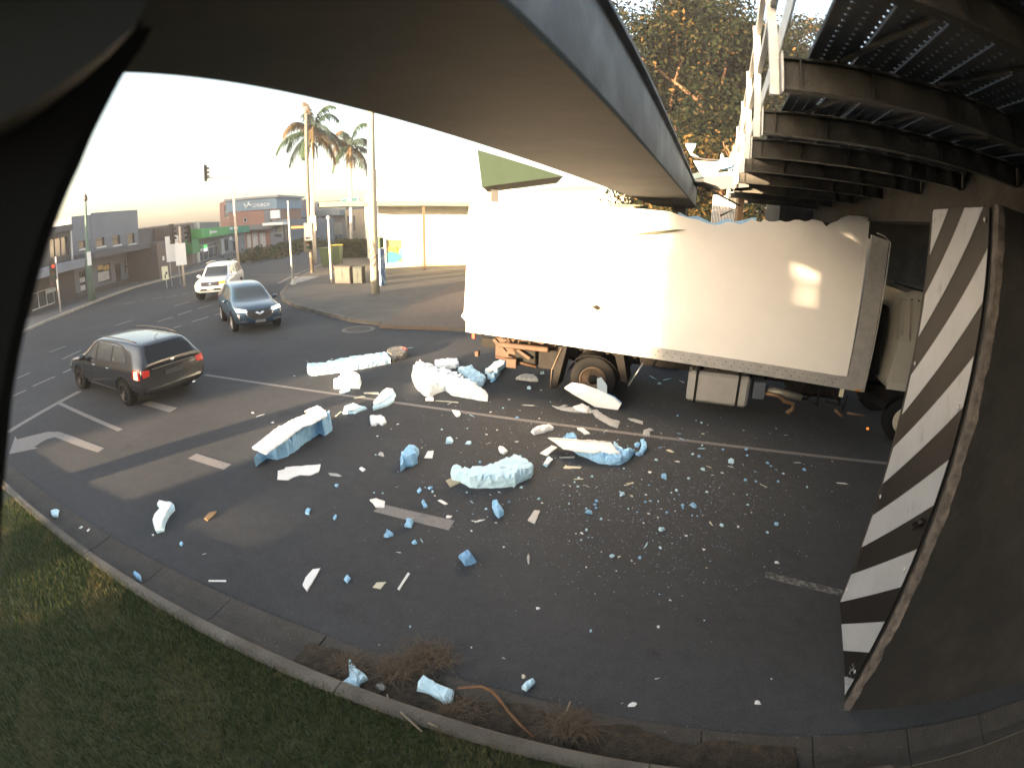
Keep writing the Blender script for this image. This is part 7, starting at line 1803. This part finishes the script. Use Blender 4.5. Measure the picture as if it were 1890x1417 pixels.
LMK = [(650, 680, 'long foam strip'), (645, 700, 'rounded white chunk'), (545, 800, 'largest foam block'), (710, 737, 'leaf shaped panel'), (550, 872, 'stepped panel scrap'), (756, 846, 'jagged blue lump'), (815, 700, 'bulky foam mass'), (918, 683, 'slab by the tail frame'), (970, 697, 'grey folded sheet'), (1090, 735, 'leaning wheel panel'),
       (910, 872, 'pale blue crescent'), (1090, 830, 'folded white panel'), (1000, 793, 'short white tube'), (765, 955, 'faded lane dash'), (918, 945, 'blue lump under the crescent'), (862, 1035, 'lone dark blue lump'), (985, 955, 'upright grey plate'), (300, 950, 'bright curved panel'), (572, 1070, 'white crescent shard'), (655, 1250, 'spiked gutter foam'),
       (800, 1272, 'oblong gutter foam'), (975, 1265, 'lone oblong chunk'), (1330, 735, 'silver fuel tank'), (1450, 755, 'tan exhaust pipe'), (1490, 1062, 'worn line by the hazard panel'), (1180, 830, 'curled blue foam hook'), (1215, 880, 'bluest cluster right of the hook'), (1345, 855, 'dense blue scatter near the lane line'), (1650, 900, 'striped hazard panel'), (1560, 1290, 'foot of the hazard panel')]
SEEN_L = {}
def auto_label(px, py, size, kind, long):
    ord_ = sorted(LMK, key=lambda q: math.hypot(q[0] - px, (q[1] - py) * 1.3)); 
    col = dict(b='bright blue', l='pale blue', w='white', g='grey', c='cream')[kind]; sh = 'sliver' if long else ('crumb' if kind in 'bl' else 'flake')
    sz = 'tiny' if size <= 4 else 'small' if size <= 8 else 'bigger' if size <= 14 else 'long'
    for q in ord_[:6]:
        dx, dy = px - q[0], py - q[1]; d = math.hypot(dx, dy)
        h_ = 'right' if dx > 0 else 'left'; v_ = 'below' if dy > 0 else 'above'
        di = h_ + ' of' if abs(dx) > 2.2 * abs(dy) else (v_ if abs(dy) > 2.2 * abs(dx) else v_ + ' and ' + h_ + ' of')
        ds = 'touching distance' if d < 22 else 'just' if d < 55 else 'well' if d < 120 else 'far'
        lab = f"{sz} {col} {sh} {ds if ds != 'touching distance' else 'right beside and'} {di} the {q[2]}"
        if len(lab.split()) <= 16 and lab not in SEEN_L: SEEN_L[lab] = 1; return lab
    return None
def frag(px, py, size_px, kind, long=False):
    c = G(px, py); d = math.sqrt(c.length_squared + H * H); s = size_px / 945.0 * d * 1.0 / 2
    me = CH[kind][random.randint(4, 6)] if long else CH[kind][random.randint(0, 3)]
    if long: s *= .36
    nm, lab, cat, grp = NM[kind]; o = bpy.data.objects.new(nm, me); COL.objects.link(o); o.location = (c.x, c.y, .004); o.scale = (s, s, s * (1 if kind in 'bl' and not long else .8)); o.rotation_euler = (0, 0, random.uniform(0, 6.28))
    return tag(o, auto_label(px, py, size_px, kind, long) or lab, cat, grp)
Z5 = lambda x, y: (1060 + x / 4.295, 740 + y / 4.295)
seen = [(820, 120, 'b', 6), (500, 160, 'g', 28, 1), (60, 240, 'w', 22, 1), (690, 258, 'c', 13, 1), (850, 300, 'b', 20, 1), (830, 260, 'b', 14, 1), (1010, 380, 'b', 24, 1), (1245, 485, 'l', 16), (1240, 522, 'w', 16, 1), (1340, 508, 'b', 13, 1), (1775, 490, 'g', 20, 1), (1530, 495, 'b', 7), (680, 370, 'b', 14, 1),
        (765, 400, 'c', 13), (650, 470, 'l', 8), (820, 482, 'w', 8), (1070, 525, 'c', 20, 1), (1022, 545, 'l', 10), (600, 565, 'w', 9), (710, 610, 'b', 17), (905, 618, 'l', 7), (445, 655, 'c', 24, 1), (375, 745, 'l', 13), (455, 755, 'c', 7), (570, 745, 'w', 6), (812, 712, 'l', 8), (1052, 725, 'l', 6), (565, 805, 'b', 8),
        (608, 797, 'b', 5), (668, 800, 'l', 5), (175, 795, 'b', 8), (163, 825, 'b', 8), (172, 853, 'b', 8), (112, 890, 'b', 15), (465, 847, 'c', 9, 1), (500, 885, 'b', 5), (735, 888, 'b', 7), (590, 895, 'w', 6), (940, 835, 'b', 15), (860, 832, 'b', 9), (862, 852, 'b', 6), (930, 822, 'w', 18, 1), (1085, 972, 'c', 22, 1), (1165, 990, 'l', 9),
        (1300, 998, 'w', 6), (695, 1025, 'l', 13), (1600, 980, 'b', 11), (1530, 1045, 'l', 6), (890, 1070, 'w', 7), (570, 1145, 'l', 21, 1), (680, 1168, 'l', 7), (1030, 1180, 'w', 8), (300, 1235, 'l', 11), (520, 1250, 'b', 9), (355, 1237, 'c', 7), (1605, 1280, 'w', 10), (1357, 632, 'b', 9), (1440, 642, 'b', 6), (1500, 672, 'c', 18, 1),
        (1365, 388, 'b', 9), (1370, 437, 'b', 7), (1180, 388, 'b', 6), (940, 425, 'l', 7), (990, 445, 'b', 9), (1375, 825, 'l', 6), (1405, 885, 'w', 4), (1355, 898, 'w', 7, 1), (213, 940, 'l', 7), (272, 945, 'g', 5), (28, 680, 'l', 6), (140, 600, 'l', 6), (35, 612, 'l', 7), (95, 1025, 'l', 7), (60, 1050, 'w', 8), (57, 1105, 'l', 6),
        (215, 1198, 'w', 4), (480, 1290, 'g', 4), (95, 1320, 'w', 4), (335, 1350, 'w', 4), (1050, 1325, 'c', 4), (1560, 520, 'b', 6), (1600, 545, 'b', 10, 1), (1660, 580, 'l', 6), (1820, 548, 'b', 8), (1845, 685, 'l', 5), (1615, 640, 'b', 6), (1175, 572, 'w', 8), (550, 970, 'w', 6), (665, 925, 'c', 6), (690, 857, 'g', 6), (430, 858, 'l', 5),
        (1010, 175, 'l', 6), (1060, 192, 'w', 8, 1), (1345, 235, 'w', 4), (1600, 218, 'w', 4), (1680, 272, 'l', 9, 1), (1020, 262, 'c', 7), (935, 912, 'b', 5), (975, 915, 'b', 4), (1020, 910, 'g', 9, 1), (800, 875, 'w', 4), (770, 730, 'l', 4)]
for it in seen:
    x, y = Z5(it[0], it[1]); frag(x, y, it[3], it[2], len(it) > 4)
more = [(930, 1215, 8, 'w', 1), (1212, 1252, 12, 'w', 1), (1168, 1300, 13, 'w', 0), (1398, 1296, 13, 'w', 0), (1215, 1157, 8, 'w', 0), (993, 1123, 9, 'w', 0), (1090, 1165, 7, 'l', 0), (1237, 1108, 5, 'w', 0), (1423, 1252, 4, 'w', 0), (1148, 1297, 6, 'w', 1), (620, 1183, 6, 'w', 1), (700, 1190, 4, 'g', 0), (870, 1195, 4, 'w', 0),
        (1433, 968, 9, 'l', 0), (757, 1157, 5, 'l', 0), (966, 1248, 10, 'c', 0), (402, 1211, 7, 'w', 1), (283, 987, 6, 'w', 0), (378, 1022, 9, 'w', 1), (335, 1004, 7, 'b', 0), (480, 767, 22, 'w', 1), (503, 780, 8, 'w', 0), (466, 762, 6, 'w', 0), (505, 805, 4, 'w', 0), (1553, 892, 30, 'w', 1), (1130, 1027, 9, 'l', 0), (1060, 890, 5, 'l', 0),
        (757, 642, 12, 'l', 1), (566, 667, 9, 'w', 1), (612, 663, 4, 'w', 0), (543, 694, 4, 'w', 0), (1205, 697, 24, 'l', 1), (1217, 709, 8, 'l', 0), (1232, 700, 22, 'l', 1), (1260, 705, 18, 'w', 1), (1000, 690, 10, 'l', 0), (997, 676, 5, 'l', 0), (1002, 687, 14, 'w', 1), (976, 717, 12, 'l', 0), (998, 720, 5, 'w', 0), (940, 737, 6, 'w', 0),
        (929, 753, 5, 'l', 0), (906, 760, 6, 'w', 0), (978, 748, 32, 'g', 1), (872, 767, 16, 'l', 1), (955, 771, 8, 'b', 0), (957, 757, 6, 'g', 1), (995, 772, 5, 'w', 0), (980, 781, 7, 'w', 1), (816, 793, 5, 'l', 0), (918, 793, 6, 'w', 0), (898, 801, 5, 'w', 0), (843, 808, 4, 'w', 0), (851, 835, 7, 'c', 1), (903, 817, 12, 'g', 1),
        (953, 815, 11, 'g', 0), (886, 853, 8, 'b', 0), (933, 847, 5, 'b', 0), (873, 861, 4, 'l', 0), (830, 745, 16, 'w', 1), (700, 745, 4, 'w', 0), (683, 789, 6, 'w', 1), (696, 805, 6, 'w', 0), (722, 792, 10, 'g', 1), (693, 840, 4, 'l', 0), (734, 783, 5, 'w', 0), (1047, 862, 28, 'c', 1), (1068, 884, 22, 'c', 1), (1162, 893, 26, 'c', 1), (1083, 897, 14, 'g', 1),
        (1150, 838, 6, 'w', 0), (1118, 795, 13, 'w', 1), (1100, 785, 8, 'w', 1), (1060, 775, 6, 'w', 1), (736, 1020, 12, 'w', 1), (778, 998, 14, 'l', 1), (640, 1070, 4, 'w', 0), (930, 1010, 6, 'w', 0), (870, 980, 6, 'w', 0), (876, 962, 20, 'w', 1), (915, 965, 6, 'w', 0), (897, 940, 6, 'l', 0), (940, 927, 6, 'b', 0), (995, 921, 8, 'l', 0), (1000, 928, 6, 'w', 0),
        (870, 926, 12, 'l', 1), (905, 913, 12, 'c', 1), (921, 908, 5, 'w', 0), (862, 909, 5, 'l', 0), (962, 900, 7, 'l', 0), (798, 908, 7, 'l', 0), (803, 915, 5, 'w', 0), (785, 900, 3, 'l', 0), (690, 910, 5, 'l', 0), (706, 911, 4, 'l', 0), (732, 899, 8, 'g', 1), (1140, 812, 10, 'g', 1), (1063, 985, 4, 'w', 0), (1050, 930, 5, 'l', 0), (1082, 939, 5, 'l', 0)]
for x, y, s, k, lg in more: frag(x, y, s, k, bool(lg))
random.seed(42)
cnt_ = len(seen) + len(more)
while cnt_ < 296:
    if random.random() < .75: x = random.gauss(1200, 150); y = random.gauss(890, 75)
    else: x = random.gauss(950, 170); y = random.gauss(800, 90)
    if not (620 < x < 1560 and 735 < y < 1150): continue
    frag(x, y, random.choice([2, 2.5, 3, 3, 3.5, 4, 5]), random.choices('blwgc', [.3, .2, .2, .2, .1])[0], random.random() < .2); cnt_ += 1
# the finest grit of foam and glass: uncountable
n = 5200
A_ = np.column_stack([RNG.normal(1190, 170, n), RNG.normal(885, 85, n)]); B_ = np.column_stack([RNG.normal(930, 150, 700), RNG.normal(790, 70, 700)])
A_ = np.vstack([A_, B_]); A_ = A_[(A_[:, 1] > 735) & (A_[:, 1] < 1200) & (A_[:, 0] > 500) & (A_[:, 0] < 1600)]
P = np.array([list(G(x, y)) for x, y in A_]); n = len(P); s = RNG.uniform(.0018, .0062, n) * (1 + (RNG.random(n) < .08)); a = RNG.uniform(0, 6.28, n)
V_ = []
for k in range(3): V_.append(np.column_stack([P[:, 0] + np.cos(a + 2.1 * k) * s, P[:, 1] + np.sin(a + 2.1 * k) * s, np.full(n, .004)]))
V_.append(np.column_stack([P[:, 0], P[:, 1], .004 + s * .9]))
V_ = np.stack(V_, 1).reshape(-1, 3); b_ = np.arange(n) * 4
F_ = np.concatenate([np.stack([b_, b_ + 1, b_ + 3], 1), np.stack([b_ + 1, b_ + 2, b_ + 3], 1), np.stack([b_ + 2, b_, b_ + 3], 1)])
mi = np.tile(RNG.choice(4, n, p=[.28, .22, .2, .3]), 3)
bulk('debris_grit', V_, F_, [M_FOAM, M_FOAML, M_SHARDG, M_SHARDG], mi=mi, kind='stuff')
# dark silt lying in the gutter past the broken slab
P_ = []
for i in range(40): u = -2.9 + 4.6 * i / 39; P_.append(UV(u, 2.80 + .07 * noise.noise(Vector((u * 2.2, 0, 0))) + .03 * math.sin(u * 7)).xy)
for i in range(40): u = 1.7 - 4.6 * i / 39; P_.append(UV(u, 2.475).xy)
slab(P_, .004, .018, mat('gutter_silt', (.030, .024, .017), rough=1, var=.5, scale=14, bump=1, bscale=50, col2=(.06, .045, .03), c2scale=6), 'gutter_silt', step=.05, rough=.006, kind='stuff')
# dead leaves and litter specks on the road: uncountable
n = 2200; P = np.array([list(UV(random.uniform(-9, 6), random.uniform(2.5, 9.5) if random.random() < .25 else random.uniform(2.48, 3.0))) for _ in range(n)])
s = RNG.uniform(.004, .012, n); a = RNG.uniform(0, 6.28, n)
V_ = np.stack([np.column_stack([P[:, 0] + np.cos(a + 2.1 * k) * s, P[:, 1] + np.sin(a + 2.1 * k) * s, P[:, 2] * 0 + .012 + s * .3 * (k == 0)]) for k in range(3)], 1).reshape(-1, 3)
bulk('leaf_litter', V_, np.arange(3 * n).reshape(-1, 3), [mat('litter_brown', (.10, .07, .04), rough=.9), M_CONC], mi=RNG.choice(2, n), kind='stuff')

# ================================================================== WRECKAGE IN THE GAP ABOVE THE TRUCK
def Pd(px, py, d): return atdist(px, py, d)
Zg = lambda p: Z(1220, 240, 7.085, p)
DG = 11.6
t = thing('torn_roof_sheet', 'bent pale blue roof sheet of the truck peeled up between the two bridges', 'debris', Vector((*Pd(1330, 320, DG).xy, 4.3)))
def sheet3(pts, m, name, th=.03, d=DG, dd=None):
    q = [Pd(x, y, d + (dd[i] if dd else 0)) for i, (x, y) in enumerate(Zg(pts))]; mb = MB(); mb.prism(q, Vector((.02, .9, .0)) if th > .5 else Vector((.01, th, 0))); return mb.build(name, m, t)
sheet3([(430, 405), (760, 420), (760, 520), (735, 555), (510, 545)], M_FOAML, 'sheet_edge', .05)
sheet3([(510, 548), (735, 558), (1150, 520), (1150, 620), (900, 600), (560, 615)], mat('sheet_teal_grey', (.14, .20, .23), rough=.5), 'sheet_underside', 1.0)
sheet3([(560, 625), (720, 595), (1150, 620), (1150, 745), (960, 760), (780, 775), (745, 735), (560, 675)], mat('sheet_dark', (.07, .075, .08), rough=.6), 'sheet_fold', .8)
sheet3([(750, 520), (760, 420), (800, 380), (950, 360), (960, 440), (1000, 450), (1070, 425), (1150, 430), (1150, 515), (950, 505)], M_FOAML, 'foam_edge', .15)
sheet3([(755, 500), (770, 420), (820, 370), (930, 365), (940, 470), (870, 490), (800, 510)], M_FOAM, 'foam_lump', .25, d=DG - .15)
sheet3([(780, 360), (795, 300), (825, 355), (800, 385)], M_SHARDG, 'foam_spike', .06, d=DG - .1)
sheet3([(325, 175), (460, 180), (440, 240), (400, 300), (440, 340), (500, 355), (400, 330), (350, 240)], mat('sheet_cyan', (.35, .50, .55), rough=.5), 'bent_corner', .08)
sheet3([(400, 335), (560, 372), (750, 385), (750, 405), (560, 392), (420, 360)], M_DARK, 'frame_tube', .06)
c = Pd(*Zg([(990, 355)])[0], DG - .3); rr = 88 / 7.085 / 945 * 12.4
disc = MB(); Md = Matrix.Translation(c) @ (Vector((0, 0, 1)).rotation_difference(Vector((0, -1, -.05)))).to_matrix().to_4x4()
tt_ = thing('round_disc', 'round pinkish brown disc standing above the torn roof sheet', 'disc', c)
disc.lathe([(rr, 0), (rr, .02), (rr * .2, .04), (rr * .1, .06)], Md, 26, smooth=False).build('plate', mat('disc_pink_brown', (.30, .19, .15), rough=.7, var=.2), tt_)
MB().tube([c + Vector((0, -.05, -rr)), c + Vector((0, -.05, rr))], .02, 6).build('strut', M_GALV, tt_); MB().tube([c + Vector((0, .05, -rr - .5)), c + Vector((0, .05, 0))], .025, 6).build('stem', M_GALV, tt_)
# stair / lattice fence behind, with a diagonal brace and timber post
t = thing('lattice_fence', 'white lattice fence with diagonal brace seen in the gap behind the truck', 'fence', Vector((*Pd(1350, 360, 17).xy, 0)))
A = Pd(1318, 350, 17); B = Pd(1372, 390, 17.5)
mb = MB()
for i in range(22):
    x = i / 21; p = Vector((A.x + (B.x - A.x) * x, A.y + (B.y - A.y) * x, 4.35)); mb.box((p.x, p.y, 4.4), (.02, .02, 1.1))
mb.build('pickets', M_SIGNW, t)
for z in (3.9, 4.5, 4.95): MB().tube([(A.x, A.y, z), (B.x, B.y, z)], .03, 6).build('rail', M_GALV, t)
a, b, c_ = [Pd(*q, 13.5) for q in Zg([(570, 770), (1040, 995), (780, 1120)])]
MB().tube([Pd(1300, 345, 13.5), b, c_], .03, 6).build('diagonal_brace', M_GIRD, t)
p = Pd(*Zg([(1045, 850)])[0], 14.5); MB().box((p.x, p.y, 3.0), (.16, .16, 6.0 - 2.9 * .5)).build('timber_post', mat('post_orange', (.50, .32, .18), rough=.8, var=.2), loc=(p.x, p.y, 0), label='warm lit timber post in the gap beside the lattice fence', cat='post')


# ================================================================== AIR: thin dusty morning haze
hz = bpy.data.materials.new('haze_air'); hz.use_nodes = True; nt = hz.node_tree; nt.nodes.clear()
pv = nt.nodes.new('ShaderNodeVolumePrincipled'); pv.inputs['Color'].default_value = (.9, .93, 1, 1); pv.inputs['Density'].default_value = .0009; pv.inputs['Anisotropy'].default_value = .2
ot = nt.nodes.new('ShaderNodeOutputMaterial'); nt.links.new(pv.outputs[0], ot.inputs['Volume'])
MB().box((-30, 105, 13.5), (340, 330, 29)).build('haze', hz, kind='stuff')
scene.cycles.volume_bounces = 0
scene.cycles.volume_step_rate = 5
